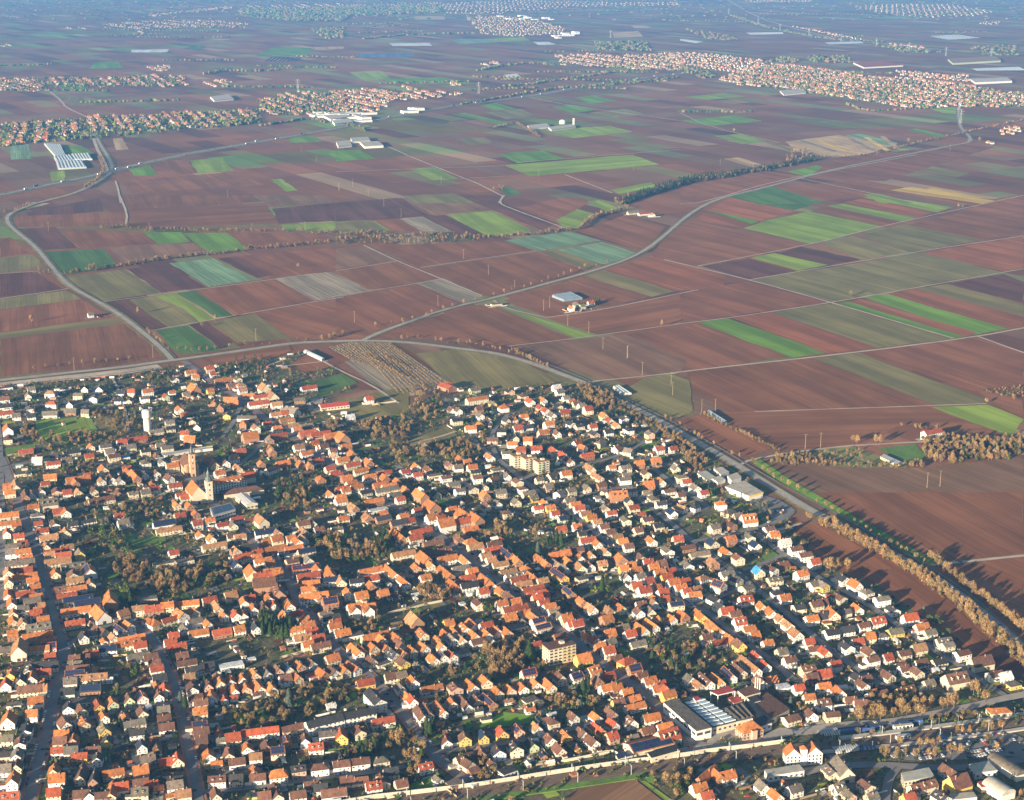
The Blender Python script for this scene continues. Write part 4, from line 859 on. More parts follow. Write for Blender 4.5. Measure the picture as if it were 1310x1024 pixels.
def house_pieces(h, full_detail):
    """shapes of one house about its own centre, the ridge along x: name -> MB, with roof pieces kept apart"""
    w, l, e = h.w / 2, h.l / 2, h.e
    out = {}
    wm, rm = 'wall_' + h.wall, 'roof_' + ('d' if h.roof == 's' else h.roof)
    W = MB()
    if h.flat:
        W.prism([(-l, -w), (l, -w), (l, w), (-l, w)], 0, e, wm, h.tint_w)
        R = MB()
        R.box(0, 0, e + .01, e + .3, 2 * l + .3, 2 * w + .3, rm, 0, h.tint_r)
        out['wall'], out['roof'] = W, R
        rz = e + .3
    elif h.hip:
        W.prism([(-l, -w), (l, -w), (l, w), (-l, w)], 0, e, wm, h.tint_w)
        R = MB(); o = .5; rise = math.tan(h.pitch) * w * .85; k = l - w * .8
        R.faces([(-l - o, -w - o, e), (l + o, -w - o, e), (l + o, w + o, e), (-l - o, w + o, e), (-k, 0, e + rise), (k, 0, e + rise)], [(0, 1, 5, 4), (1, 2, 5), (2, 3, 4, 5), (3, 0, 4), (3, 2, 1, 0)], rm, h.tint_r)
        out['wall'], out['roof'] = W, R
        rz = e + rise
    else:
        rise = math.tan(h.pitch) * w
        V = [(-l, -w, 0), (l, -w, 0), (l, w, 0), (-l, w, 0), (-l, -w, e), (l, -w, e), (l, w, e), (-l, w, e), (-l, 0, e + rise), (l, 0, e + rise)]
        W.faces(V, [(0, 1, 5, 4), (2, 3, 7, 6), (1, 2, 6, 9, 5), (3, 0, 4, 8, 7)], wm, h.tint_w)
        R = MB(); o = .45; g = .35; th = .28
        dy, dz = w + o, e - math.tan(h.pitch) * o
        top = e + rise
        for s in (-1, 1):
            A = [(-l - g, 0, top), (l + g, 0, top), (l + g, s * dy, dz), (-l - g, s * dy, dz)]
            B = [(x, y, z + th) for x, y, z in A]
            f = [(4, 5, 6, 7), (3, 2, 1, 0), (0, 1, 5, 4), (1, 2, 6, 5), (2, 3, 7, 6), (3, 0, 4, 7)]
            if s > 0: f = [q[::-1] for q in f]
            R.faces(A + B, f, rm, h.tint_r)
        out['wall'], out['roof'] = W, R
        rz = top + th
        if h.roof == 's' or (rnd.random() < .07 and full_detail):
            Pn = MB()
            s = 1
            n = max(2, int(h.l / 2.2))
            cp, spn = math.cos(h.pitch), math.sin(h.pitch)
            for i in range(n):
                for j in range(2):
                    x0 = -l + .5 + (2 * l - 1) / n * i; x1 = x0 + (2 * l - 1) / n - .12
                    u0 = .5 + j * (w / cp - .8) / 2; u1 = u0 + (w / cp - .8) / 2 - .12
                    Q = [(x, -s * u * cp, top - u * spn + th + .07) for x, u in ((x0, u0), (x1, u0), (x1, u1), (x0, u1))]
                    Pn.poly(Q if s > 0 else Q[::-1], 'solar')
            out['solar_panel'] = Pn
        elif full_detail and rnd.random() < .4 and h.l > 9:
            D = MB()
            s = rnd.choice((-1, 1))
            t = math.tan(h.pitch)
            for x in ((-.22 * h.l, .22 * h.l) if h.l < 16 else (-.3 * h.l, 0, .3 * h.l)):
                y0 = s * w * .72
                z0 = top - t * w * .72
                zt = top - t * w * .30
                D.prism([(x - .7, y0), (x + .7, y0), (x + .7, s * w * .3), (x - .7, s * w * .3)], z0 + .1, zt + .35, wm, h.tint_w, top=rm, tt=h.tint_r)
                D.box(x, y0 + s * .05, z0 + .5, zt + .1, 1.0, .12, 'window')
            out['dormer'] = D
    C = MB()
    cx, cy = rnd.uniform(-.3, .3) * h.l, rnd.choice((-1, 1)) * w * rnd.uniform(.08, .3)
    cz = rz - 1.6
    if not h.flat:
        C.box(cx, cy, cz - .6, rz + .75, .65, .65, 'chimney', 0, tone(.3))
        C.box(cx, cy, rz + .76, rz + .9, .85, .85, 'concrete')
        out['chimney'] = C
    if h.size in ('', 'm', 'l') and not h.flat and rnd.random() < .42:
        X = MB(); s = rnd.choice((-1, 1)); al, aw, ah = rnd.uniform(3.5, 6.5), rnd.uniform(3, 5), rnd.uniform(2.4, 3.1)
        if rnd.random() < .5:
            x0, y0 = s * (l + al / 2 + .02), rnd.uniform(-.3, .3) * w
            X.box(x0, y0, 0, ah, al, aw, wm, 0, h.tint_w)
            X.box(x0, y0, ah + .01, ah + .28, al + .3, aw + .4, rnd.choice((rm, 'roof_d', 'roof_g', 'concrete', 'roof_b')), 0, tone(.2))
        else:
            x0, y0 = rnd.uniform(-.25, .25) * l, s * (w + aw / 2 + .02)
            X.box(x0, y0, 0, ah, al, aw, wm, 0, h.tint_w)
            X.box(x0, y0, ah + .01, ah + .28, al + .3, aw + .3, rnd.choice((rm, 'roof_d', 'roof_g', 'concrete', 'roof_b')), 0, tone(.2))
        out['annex'] = X
    if not h.flat and not h.hip and h.roof not in 's' and h.size != 'b' and rnd.random() < .5:
        K = MB(); t_ = math.tan(h.pitch)
        for _ in range(rnd.choice((1, 2, 2, 3))):
            s = rnd.choice((-1, 1)); x0 = rnd.uniform(-.38, .38) * h.l; y0 = rnd.uniform(.35, .75) * w
            zf = lambda y: top - t_ * y + th + .05
            K.poly([(x0 - .45, s * y0, zf(y0)), (x0 + .45, s * y0, zf(y0)), (x0 + .45, s * (y0 + .8), zf(y0 + .8)), (x0 - .45, s * (y0 + .8), zf(y0 + .8))], 'window')
        out['skylight'] = K
    G = MB()
    storeys = 3 if h.size == 'A' else (2 if e > 4.2 else 1)
    def win(face, u, z, ww, hh):
        if face == 'S': x, y, sx, sy = u, -w - .03, ww, .1
        elif face == 'N': x, y, sx, sy = u, w + .03, ww, .1
        elif face == 'E': x, y, sx, sy = l + .03, u, .1, ww
        else: x, y, sx, sy = -l - .03, u, .1, ww
        G.box(x, y, z, z + hh, sx, sy, 'window')
    if h.size != 'b' and not (h.size == 's' and rnd.random() < .5):
        for k in range(storeys):
            z = .9 + k * (e - .3) / storeys
            nl = max(2, int(h.l / 3.1))
            for f in 'SN':
                for i in range(nl):
                    if rnd.random() < .86:
                        win(f, -l + (i + .5) * 2 * l / nl + rnd.uniform(-.25, .25), z, rnd.choice((.8, .95, 1.0, 1.5)), 1.15 if storeys > 1 or e > 3 else .9)
            for f in 'EW':
                for i in range(2 if w < 6 else 3):
                    n = 2 if w < 6 else 3
                    win(f, -w + (i + .5) * 2 * w / n + rnd.uniform(-.2, .2), z, rnd.choice((.8, .95, 1.1)), 1.15)
        if not h.flat and not h.hip and rise > 3:
            for f in 'EW':
                for u in ((-.9, .9) if w > 4.6 else (0,)):
                    win(f, u * 1.1, e + .4, .85, 1.1)
    else:
        for f in 'EW':
            win(f, 0, .2, 3.0, min(2.9, e - .4))
    out['glazing'] = G
    if full_detail:
        Dr = MB()
        x = rnd.uniform(-.3, .3) * h.l
        Dr.box(x, -w - .06, .05, 2.15, 1.05, .1, 'door')
        out['door'] = Dr
    return out
cam_d = lambda h: math.hypot(math.hypot(h.x, h.y), CAM_H)
def in_view(x, y, m=1.02):
    dz = -CAM_H
    f = y * CP - dz * SP
    u, v = x / f * F_PX, (y * SP + dz * CP) / f * F_PX
    return f > 0 and abs(u) < 655 * m and abs(v) < 512 * m
ALL.sort(key=lambda h: -(in_view(h.x, h.y)) * (min(h.l, 16) * (h.e + h.w * .4)) / cam_d(h) ** 2)
MASS = MB()
for n, h in enumerate(ALL):
    if n < 300 and in_view(h.x, h.y):
        look = '%s %s%s house with %s %s roof' % (WALLN[h.wall], 'long ' if h.size in ('l', 'L', 'A') else '', 'flat-topped' if h.flat else ('hipped' if h.hip else 'gabled'), GOLD(h), '' if h.flat or h.roof in 'su' else 'tiled')
        look = look.replace('  ', ' ')
        if h.size == 'b': look = look.replace('house', 'barn')
        t = thing('house', None, 'house', h.x, h.y, h.rot, 'houses of the village')
        for k, b in house_pieces(h, True).items():
            o = b.build(k, t)
            if k in ('glazing', 'solar_panel', 'dormer', 'skylight'):
                tag(o, kind='stuff')
        LATER.append((t, look, 'barn' if h.size == 'b' else 'house'))
    else:
        for k, b in house_pieces(h, False).items():
            if len(b.f):
                MASS.add(b, h.x, h.y, 0, h.rot)

# ------------------------------------------------------------------ landmarks and large buildings
LANDMARKS = []
def landmark(phrase, p):
    LANDMARKS.append((phrase, p))
def rank_pts(P):
    return (sum(p[0] for p in P) / len(P), sum(p[1] for p in P) / len(P))
def local(P, o):
    return [(x - o[0], y - o[1]) for x, y in P]
def block_up(p, r):
    occupy(p[0], p[1], r)
def fill_block(P, step=9):
    xs = [p[0] for p in P]; ys = [p[1] for p in P]
    x = min(xs)
    while x <= max(xs):
        y = min(ys)
        while y <= max(ys):
            if inside((x, y), P): occupy(x, y, 6)
            y += step
        x += step
def facade(t, P, z0, z1, storeys, pitch, ww=1.3, hh=1.5, part='window', sides=None, m='window', bulk=False):
    """windows on the walls of a prism whose outline P is counter-clockwise and local to t"""
    n = len(P)
    base = None
    B = MB()
    for i in range(n):
        if sides is not None and i not in sides: continue
        a, b = P[i], P[(i + 1) % n]
        L = math.hypot(b[0] - a[0], b[1] - a[1])
        k = max(1, int(L / pitch))
        ang = math.atan2(b[1] - a[1], b[0] - a[0])
        for j in range(k):
            u = (j + .5) / k
            x, y = a[0] + (b[0] - a[0]) * u, a[1] + (b[1] - a[1]) * u
            for s in range(storeys):
                z = z0 + (z1 - z0) * (s + .5) / storeys - hh / 2
                if bulk:
                    B.box(x, y, z, z + hh, ww, .16, m, ang)
                else:
                    q = MB(); q.box(0, 0, 0, hh, ww, .16, m)
                    if base is None: base = q.mesh(part)
                    link(part, base, t, (x, y, z), ang)
    if bulk and len(B.f):
        tag(B.build('glazing', t), kind='stuff')
def ccw(P):
    a = sum(P[i][0] * P[(i + 1) % len(P)][1] - P[(i + 1) % len(P)][0] * P[i][1] for i in range(len(P)))
    return P if a > 0 else P[::-1]
def shrink(P, k):
    c = rank_pts(P)
    return [(c[0] + (x - c[0]) * k, c[1] + (y - c[1]) * k) for x, y in P]
def hall(name, label, cat, c, s, z, roof, wall, win=None, parapet=False, roof_th=.4):
    """flat-roofed hall standing under the roof outline s seen on the photograph at height z"""
    P = ccw(pts(c, s, z))
    o = rank_pts(P)
    t = thing(name, label, cat, o[0], o[1])
    Q = local(P, o)
    b = MB(); b.prism(Q, 0, z - roof_th, wall); b.build('wall', t)
    b = MB(); b.prism(shrink(Q, 1.02), z - roof_th + .01, z, roof, tone(.05), bottom=True); b.build('roof', t)
    if win:
        facade(t, Q, 1.0, z - 1, *win, bulk=True)
    fill_block(P)
    return t, Q, o
def ridge_house(name, label, cat, c, x0, y0, x1, y1, w, e, rise, roof, wall, hip=0.0, th=.3, win=None, over=.5):
    """gabled or hipped building given by the two ends of its ridge"""
    a, b = at(c, x0, y0, e + rise), at(c, x1, y1, e + rise)
    o = ((a[0] + b[0]) / 2, (a[1] + b[1]) / 2)
    rot = math.atan2(b[1] - a[1], b[0] - a[0])
    l = math.hypot(b[0] - a[0], b[1] - a[1]) / 2 + (hip * w / 2)
    h = House(); h.w, h.l, h.e = w, 2 * l, e
    t = thing(name, label, cat, o[0], o[1], rot)
    W = w / 2
    B = MB()
    if hip:
        B.prism([(-l, -W), (l, -W), (l, W), (-l, W)], 0, e, wall)
        R = MB(); k = l - hip * W; q = over
        R.faces([(-l - q, -W - q, e), (l + q, -W - q, e), (l + q, W + q, e), (-l - q, W + q, e), (-k, 0, e + rise), (k, 0, e + rise)], [(0, 1, 5, 4), (1, 2, 5), (2, 3, 4, 5), (3, 0, 4), (3, 2, 1, 0)], roof)
    else:
        V = [(-l, -W, 0), (l, -W, 0), (l, W, 0), (-l, W, 0), (-l, -W, e), (l, -W, e), (l, W, e), (-l, W, e), (-l, 0, e + rise), (l, 0, e + rise)]
        B.faces(V, [(0, 1, 5, 4), (2, 3, 7, 6), (1, 2, 6, 9, 5), (3, 0, 4, 8, 7)], wall)
        R = MB()
        for s in (-1, 1):
            A = [(-l - .3, 0, e + rise), (l + .3, 0, e + rise), (l + .3, s * (W + over), e - rise / W * over), (-l - .3, s * (W + over), e - rise / W * over)]
            f = [(4, 5, 6, 7), (3, 2, 1, 0), (0, 1, 5, 4), (1, 2, 6, 5), (2, 3, 7, 6), (3, 0, 4, 7)]
            R.faces(A + [(x, y, z + th) for x, y, z in A], f if s < 0 else [q[::-1] for q in f], roof)
    B.build('wall', t); R.build('roof', t)
    Q = [(-l, -W), (l, -W), (l, W), (-l, W)]
    if win:
        facade(t, Q, .6, e - .2, *win)
    c_, s_ = math.cos(rot), math.sin(rot)
    fill_block([(o[0] + c_ * x - s_ * y, o[1] + s_ * x + c_ * y) for x, y in Q], 7)
    return t, l, W, o, rot

# water tower
p = at('full', 189, 551)
t = thing('water_tower', 'tall pale water tower with a slim cylindrical shaft and domed cap above houses', 'water tower', *p)
b = MB(); b.lathe(0, 0, [(4.9, 0), (4.7, 18), (4.8, 18.5)], 20, 'white_paint'); b.build('shaft', t)
b = MB(); b.lathe(0, 0, [(4.8, 18.5), (6.1, 20.5), (6.2, 30.0), (5.9, 30.3)], 24, 'white_paint', (1, .99, .95)); hd = b.build('tank', t)
b = MB(); b.lathe(0, 0, [(6.25, 30.0), (5.6, 31.2), (3.0, 32.2), (.3, 32.7)], 24, 'metal', (1.3, 1.3, 1.3)); b.build('cap', t)
b = MB()
for k in range(7): b.box(0, -4.85, 2 + k * 2.3, 3.2 + k * 2.3, .9, .3, 'window')
tag(b.build('glazing', t), kind='stuff'); t.scale = (.95, .95, .86)
b = MB(); b.lathe(0, 0, [(6.28, 20.6), (6.28, 21.2)], 24, 'concrete'); b.build('ring', t)
landmark('the water tower', p); block_up(p, 8)

def spire_church(px, py, rot, label, wall, roof, nave, tower, spire, front, metal='slate', onion=False):
    p = at('X', px, py)
    t = thing('church', label, 'church', p[0], p[1], rot)
    w, l, e, rise = nave
    W = w / 2
    # nave runs back along +x from the front at x = 0
    B = MB()
    V = [(0, -W, 0), (l, -W, 0), (l, W, 0), (0, W, 0), (0, -W, e), (l, -W, e), (l, W, e), (0, W, e), (0, 0, e + rise), (l, 0, e + rise)]
    B.faces(V, [(0, 1, 5, 4), (2, 3, 7, 6), (1, 2, 6, 9, 5), (3, 0, 4, 8, 7)], wall); B.build('nave_wall', t)
    R = MB()
    for s in (-1, 1):
        A = [(.2, 0, e + rise), (l + .3, 0, e + rise), (l + .3, s * (W + .5), e - rise / W * .5), (.2, s * (W + .5), e - rise / W * .5)]
        R.faces(A + [(x, y, z + .3) for x, y, z in A], [(4, 5, 6, 7), (3, 2, 1, 0), (0, 1, 5, 4), (1, 2, 6, 5), (2, 3, 7, 6), (3, 0, 4, 7)], roof)
    R.build('nave_roof', t)
    if not onion:
        A = MB(); A.lathe(l, 0, [(W * .75, 0), (W * .75, e * .85), (.2, e + 3)], 8, wall); A.build('apse', t)
    tw, th, tx, ty = tower
    B = MB(); B.box(tx, ty, 0, th, tw, tw, wall); tower_o = B.build('tower', t)
    B = MB(); B.box(tx, ty, th + .01, th + .6, tw + .7, tw + .7, wall, 0, (1.1, 1.1, 1.1)); B.build('cornice', t)
    B = MB()
    if onion:
        B.lathe(tx, ty, [(tw * .62, th + .6), (tw * .50, th + 2.2), (tw * .55, th + 3.4), (tw * .36, th + 5.2), (tw * .2, th + 6.2), (tw * .24, th + 7.2), (tw * .24, th + 8.8), (tw * .32, th + 9.4), (tw * .22, th + 10.6), (.1, th + spire)], 8, metal, ph=math.pi / 8)
    else:
        B.lathe(tx, ty, [(tw * .66, th + .6), (tw * .36, th + 2.6), (tw * .28, th + spire * .4), (.08, th + spire)], 8, metal, ph=math.pi / 8)
    B.build('spire', t)
    B = MB(); B.box(tx, ty, th + spire - .2, th + spire + 2.0, .14, .14, 'metal'); B.box(tx, ty, th + spire + 1.1, th + spire + 1.25, .14, .9, 'metal'); B.build('cross', t)
    for z, hh in ((th - 4.2, 2.4), (th * .58, 1.8), (th * .34, 1.8)):
        for dx, dy, sx, sy in ((-tw / 2 - .04, 0, .2, 1.2), (tw / 2 + .04, 0, .2, 1.2), (0, -tw / 2 - .04, 1.2, .2), (0, tw / 2 + .04, 1.2, .2)):
            q = MB(); q.box(tx + dx, ty + dy, z, z + hh, sx, sy, 'window'); q.build('window', t)
    B = MB(); B.lathe(tx, ty, [(1.0, 0), (1.0, .2)], 12, 'yellow_paint', (.9, .9, .7))
    dial = MB()
    dial.box(tx - tw / 2 - .12, ty, th - 7.6, th - 5.8, .12, 1.8, 'white_paint'); dial.build('clock_face', t)
    n = 5
    for i in range(n):
        for s in (-1, 1):
            q = MB(); q.box(l * (i + .7) / (n + .4), s * (W + .03), 2.2, e - 1.0, 1.5, .2, 'window'); q.build('window', t)
    q = MB(); q.box(-.08 if not front else -front - .08, 0, 0, 3.6, .3, 2.2, 'door'); q.build('door', t)
    return p, t
GA = RAD(-63) + math.pi         # into the picture along the plots
p, t = spire_church(690, 555, GA, 'cream church with slender onion spire on a square tower beside an orange nave roof', 'wall_c', 'roof_o', (16, 27, 10.5, 9), (7.0, 24, 1.0, -11.6), 14, 0, 'copper', True)
landmark('the onion-spired cream church', p); block_up(p, 14); block_up((p[0] - 6, p[1] + 16), 12)
q = MB(); q.lathe(27, 0, [(7.4, 0), (7.4, 10), (.3, 16)], 8, 'wall_c'); q.build('choir', t)
p, t = spire_church(630, 320, GA, 'sandstone church with a tall square front tower and stepped gable', 'sandstone', 'roof_b', (15, 30, 10, 9), (6.2, 27, -1.6, 0), 11, 4.7)
landmark('the sandstone church', p); block_up(p, 14); block_up((p[0] - 7, p[1] + 18), 13)
for s in (-1, 1):
    q = MB(); q.box(1.2, s * 6.6, 0, 13.5, 3.2, 2.6, 'sandstone'); q.build('buttress', t)
q = MB(); q.prism([(.0, -7.4), (.5, -7.4), (.5, 7.4), (0, 7.4)], 0, 14.5, 'sandstone'); q.build('front_gable', t)

# town hall school and its neighbours by the churches
t, l, W, o, rot = ridge_house('school_building', 'long white three-storey school with bright orange hipped roof beside the onion-spired church', 'school', 'X', 800, 352, 1020, 312, 13, 10, 5.2, 'roof_o', 'wall_w', 1.0, win=(3, 3.0, 1.3, 1.9))
for i in range(7):
    q = MB(); x = -l * .72 + i * l * .24; q.box(x, -W * .72, 10.5, 12.4, 1.5, 2.2, 'wall_w', top='roof_o'); q.build('dormer', t)
landmark('the long white school', o)
ridge_house('school_wing', 'orange-roofed side wing at the far end of the long white school', 'school wing', 'X', 1030, 300, 1150, 285, 12, 7, 4.5, 'roof_r', 'wall_c')
ridge_house('school_wing', 'low brown hipped school wing behind the grey vaulted gymnasium', 'school wing', 'X', 940, 430, 1160, 400, 15, 4.5, 4, 'roof_b', 'wall_c', 1.0)
t, l, W, o, rot = ridge_house('gymnasium', 'cream gymnasium with pale grey metal roof next to the school yard', 'gymnasium', 'X', 1035, 462, 1130, 545, 13, 6, 2.2, 'metal', 'wall_c', 0, win=(1, 4, 2.4, 1.6))
q = MB()
for i in range(12): q.box(-l + (i + .5) * l / 6, 0, 8.2, 8.55, .12, W * 1.2, 'metal', 0, (.7, .7, .7))
tag(q.build('roof_seam', t), kind='stuff')
t, Q, o = hall('sports_hall', 'flat grey-blue hall covered with dark solar panels near the churches', 'sports hall', 'X', '775,590 950,548 990,600 800,655', 6.5, 'metal', 'white_paint', (1, 3.5, 2.6, 2))
e0 = math.atan2(Q[1][1] - Q[0][1], Q[1][0] - Q[0][0])
P4 = Q
for i in range(2):
    for j in range(5):
        def bil(u, v):
            a = [P4[0][k] * (1 - u) + P4[1][k] * u for k in (0, 1)]; b_ = [P4[3][k] * (1 - u) + P4[2][k] * u for k in (0, 1)]
            return (a[0] * (1 - v) + b_[0] * v, a[1] * (1 - v) + b_[1] * v)
        u0, u1, v0, v1 = .05 + i * .47, .05 + i * .47 + .43, .05 + j * .18, .05 + j * .18 + .17
        q = MB(); q.prism([bil(u0, v0), bil(u1, v0), bil(u1, v1), bil(u0, v1)], 6.52, 6.75, 'solar', (1.6, 1.6, 1.4)); q.build('solar_panel', t)
landmark('the solar-topped sports hall', o)
hall('shed_hall', 'long pale annex with light roof behind the sandstone church', 'annex', 'X', '365,132 600,96 780,78 800,88 610,112 400,150', 3.2, 'concrete', 'white_paint')

# apartment tower, terraces of flats
def flats(name, label, cat, c, x, y, L, D, H, storeys, wall, roof, rot, balcony=None, wn=(3.0, 1.4, 1.5)):
    p = at(c, x, y)
    t = thing(name, label, cat, p[0], p[1], rot)
    Q = [(-L / 2, -D / 2), (L / 2, -D / 2), (L / 2, D / 2), (-L / 2, D / 2)]
    b = MB(); b.prism(Q, 0, H, wall); b.build('wall', t)
    b = MB(); b.prism(shrink(Q, 1.03), H + .01, H + .8, roof, bottom=True); b.build('roof', t)
    b = MB(); b.box(L * .1, 0, H + .81, H + 2.6, 4, 3.4, wall); b.build('stair_head', t)
    facade(t, Q, .4, H, storeys, *wn, sides=(1, 2, 3))
    for s in range(storeys):
        z = .4 + (H - .4) * s / storeys
        k = int(L / 4)
        for j in range(k):
            x0 = -L / 2 + (j + .5) * L / k
            q = MB(); q.box(x0, -D / 2 - .03, z + .9, z + 2.3, L / k * .6, .16, 'window'); q.build('window', t)
        if balcony:
            for x0, x1 in balcony[0]:
                q = MB(); q.box((x0 + x1) / 2 * L, -D / 2 - .75, z + .1, z + 1.15, (x1 - x0) * L, 1.4, balcony[1]); q.build('balcony', t)
    occupy(p[0], p[1], max(6, D / 2)); occupy(p[0] + math.cos(rot) * L / 3, p[1] + math.sin(rot) * L / 3, D / 2); occupy(p[0] - math.cos(rot) * L / 3, p[1] - math.sin(rot) * L / 3, D / 2)
    return p
HA = RAD(27)
p = flats('apartment_block', 'cream five-storey apartment block with brown flat roof and rows of ochre balconies', 'apartment block', 'P2', 955, 130, 26, 13, 15, 5, 'wall_c', 'roof_b', HA, (((-.05, .22), (.26, .48)), 'balcony_paint'))
landmark('the five-storey balconied block', p)
for x, y, who in ((690, 785, 'near-end'), (760, 800, 'middle'), (842, 822, 'far-end')):
    p = flats('apartment_block', {'near-end': 'pale yellow stepped apartment block, end nearest the pine-lined road', 'middle': 'pale yellow stepped apartment block, middle part of three', 'far-end': 'pale green-tinged apartment block, tallest-looking end of the stepped three'}[who], 'apartment block', 'T2', x, y, 15, 12, 14.5, 5, 'wall_c', 'roof_t', HA, (((-.45, .0),), 'wall_c' if who != 'far-end' else 'wall_e'))
landmark('the pale yellow stepped flats', p)
# block with two gables in the old town
for x, who in ((960, 'one with the darker gable roof'), (1048, 'one facing the walled garden')):
    t, l, W, o, rot = ridge_house('gabled_flats', 'white three-storey flats with orange roof and front gable, ' + who, 'apartment house', 'M1', x - 48, 768, x + 42, 755, 12, 7.5, 5, 'roof_o', 'wall_w', 0, win=(3, 3.0, 1.3, 1.5))
    q = MB(); q.faces([(-4, -W - 1.6, 0), (4, -W - 1.6, 0), (4, -W + .1, 0), (-4, -W + .1, 0), (-4, -W - 1.6, 7.5), (4, -W - 1.6, 7.5), (4, -W + .1, 7.5), (-4, -W + .1, 7.5), (0, -W - 1.6, 11.6), (0, 0, 11.6)], [(0, 1, 5, 8, 4), (1, 2, 6, 5), (3, 0, 4, 7)], 'wall_w'); q.build('front_gable', t)
    q = MB(); q.faces([(-4.5, -W - 2, 7.1), (0, -W - 2, 11.9), (0, 0, 11.9), (-4.5, 0, 7.1), (4.5, -W - 2, 7.1), (4.5, 0, 7.1)], [(0, 1, 2, 3), (1, 4, 5, 2)], 'roof_b'); q.build('gable_roof', t)
landmark('the two-gabled white flats', o)

# factory by the station
t, Q, o = hall('factory_hall', 'long white factory hall with weathered grey roof and window bands along the street', 'factory hall', 'P3', '315,398 395,372 622,556 522,580', 9.5, 'roof_g', 'white_paint')
k = max(range(4), key=lambda i: math.hypot(Q[(i + 1) % 4][0] - Q[i][0], Q[(i + 1) % 4][1] - Q[i][1]) - .001 * (Q[i][0] + Q[(i + 1) % 4][0]))
facade(t, Q, 3.0, 8.5, 1, 6.0, 5.3, 2.2)
q = MB(); 
for u in (.25, .5, .75):
    x = Q[0][0] * (1 - u) + Q[1][0] * u
landmark('the long white factory hall', o)
t, Q, o = hall('workshop_hall', 'factory workshop roofed with rows of pale glazed skylights', 'workshop', 'P3', '440,396 560,364 788,516 628,558', 7.0, 'roof_d', 'wall_c', (1, 4, 2.2, 1.6))
def quadmap(Q):
    def f(u, v):
        return tuple((Q[0][k] * (1 - u) + Q[1][k] * u) * (1 - v) + (Q[3][k] * (1 - u) + Q[2][k] * u) * v for k in (0, 1))
    return f
def corner_order(Q, c, s, z, o):
    return local(pts(c, s, z), o)
SQ = corner_order(None, 'P3', '440,396 560,364 788,516 628,558', 7.0, o)
fm = quadmap(SQ)
for i in range(2):
    for j in range(8):
        u0, u1 = .04 + i * .5, .46 + i * .5
        v0, v1 = .02 + j * .122, .02 + j * .122 + .104
        A = [fm(u0, v0), fm(u1, v0), fm(u1, v1), fm(u0, v1)]
        q = MB()
        q.faces([(*A[0], 7.02), (*A[1], 7.02), (*A[2], 7.02), (*A[3], 7.02), (*A[2], 8.1), (*A[3], 8.1)], [(0, 1, 4, 5), (2, 3, 5, 4), (1, 2, 4), (3, 0, 5)], 'white_paint', (.92, 1.08, 1.25))
        q.build('skylight', t)
t, Q, o = hall('workshop_hall', 'factory shed with ribbed grey-brown roof between skylights and black hall', 'workshop', 'P3', '690,440 830,402 905,492 786,518', 7.0, 'roof_g', 'wall_c', (1, 4, 2.0, 1.4))
fm = quadmap(corner_order(None, 'P3', '690,440 830,402 905,492 786,518', 7.0, o))
for j in range(4):
    A = [fm(.04 + j * .24, .05), fm(.04 + j * .24 + .2, .05), fm(.04 + j * .24 + .2, .95), fm(.04 + j * .24, .95)]
    m0 = ((A[0][0] + A[1][0]) / 2, (A[0][1] + A[1][1]) / 2); m1 = ((A[2][0] + A[3][0]) / 2, (A[2][1] + A[3][1]) / 2)
    q = MB(); q.faces([(*A[0], 7.01), (*A[1], 7.01), (*A[2], 7.01), (*A[3], 7.01), (*m0, 8.3), (*m1, 8.3)], [(0, 4, 5, 3), (1, 2, 5, 4), (0, 1, 4), (2, 3, 5)], 'roof_g', (.9, .85, .8) if j % 2 else (.55, .55, .6)); q.build('roof_ridge', t)
hall('workshop_hall', 'black-roofed factory hall with white parapet edge beside the ribbed shed', 'workshop', 'P3', '835,400 870,392 1008,526 912,556', 7.0, 'roof_d', 'white_paint', (1, 4, 2.0, 1.4))
hall('workshop_hall', 'low factory hall with wide dark brown flat roof beside the chimneys', 'workshop', 'P3', '905,400 975,332 1120,438 1005,500', 6.0, 'roof_b', 'wall_c')
hall('workshop_hall', 'brown-topped boiler house standing behind the three factory stacks', 'workshop', 'P3', '785,318 885,294 935,332 835,360', 8.0, 'roof_b', 'wall_c', (1, 4, 2, 2))
hall('workshop_hall', 'small pale block with dark roof at the foot of the three factory stacks', 'workshop', 'P3', '850,368 905,352 935,385 880,402', 7.0, 'roof_d', 'white_paint')
P = ccw(pts('P3', '612,330 728,292 775,326 660,352', 9))
o = rank_pts(P); t = thing('loading_canopy', 'open factory loading canopy with red roof on posts', 'canopy', *o)
Q = local(P, o)
q = MB(); q.prism(Q, 8.2, 9.0, 'white_paint', top='metal_red', bottom=True); q.build('roof', t)
for x, y in shrink(Q, .94):
    q = MB(); q.box(x, y, 0, 8.2, .6, .6, 'white_paint'); q.build('post', t)
fill_block(P)
hall('yard_shed', 'low shed with bright red flat roof inside the factory yard', 'shed', 'P3', '725,370 775,348 820,385 765,405', 4, 'metal_red', 'wall_c')
hall('yard_shed', 'little red-topped roof hut beside the pale glazed skylights', 'shed', 'P3', '503,365 535,357 552,375 520,388', 9, 'metal_red', 'white_paint')
for i, (x, y) in enumerate(((898, 362), (912, 366), (926, 370))):
    p = at('P3', x, y)
    t = thing('factory_chimney', ['slim pale factory stack nearest the glazed skylights', 'middle one of three slim pale factory stacks', 'slim pale factory stack nearest the brown flat hall'][i], 'chimney', p[0], p[1], 0, 'three factory stacks')
    b = MB(); b.lathe(0, 0, [(.55, 0), (.45, 17)], 10, 'white_paint', (.95, .9, .85)); b.build('shaft', t)
    b = MB(); b.lathe(0, 0, [(.6, 17.01), (.6, 17.7)], 10, 'metal'); b.build('collar', t)
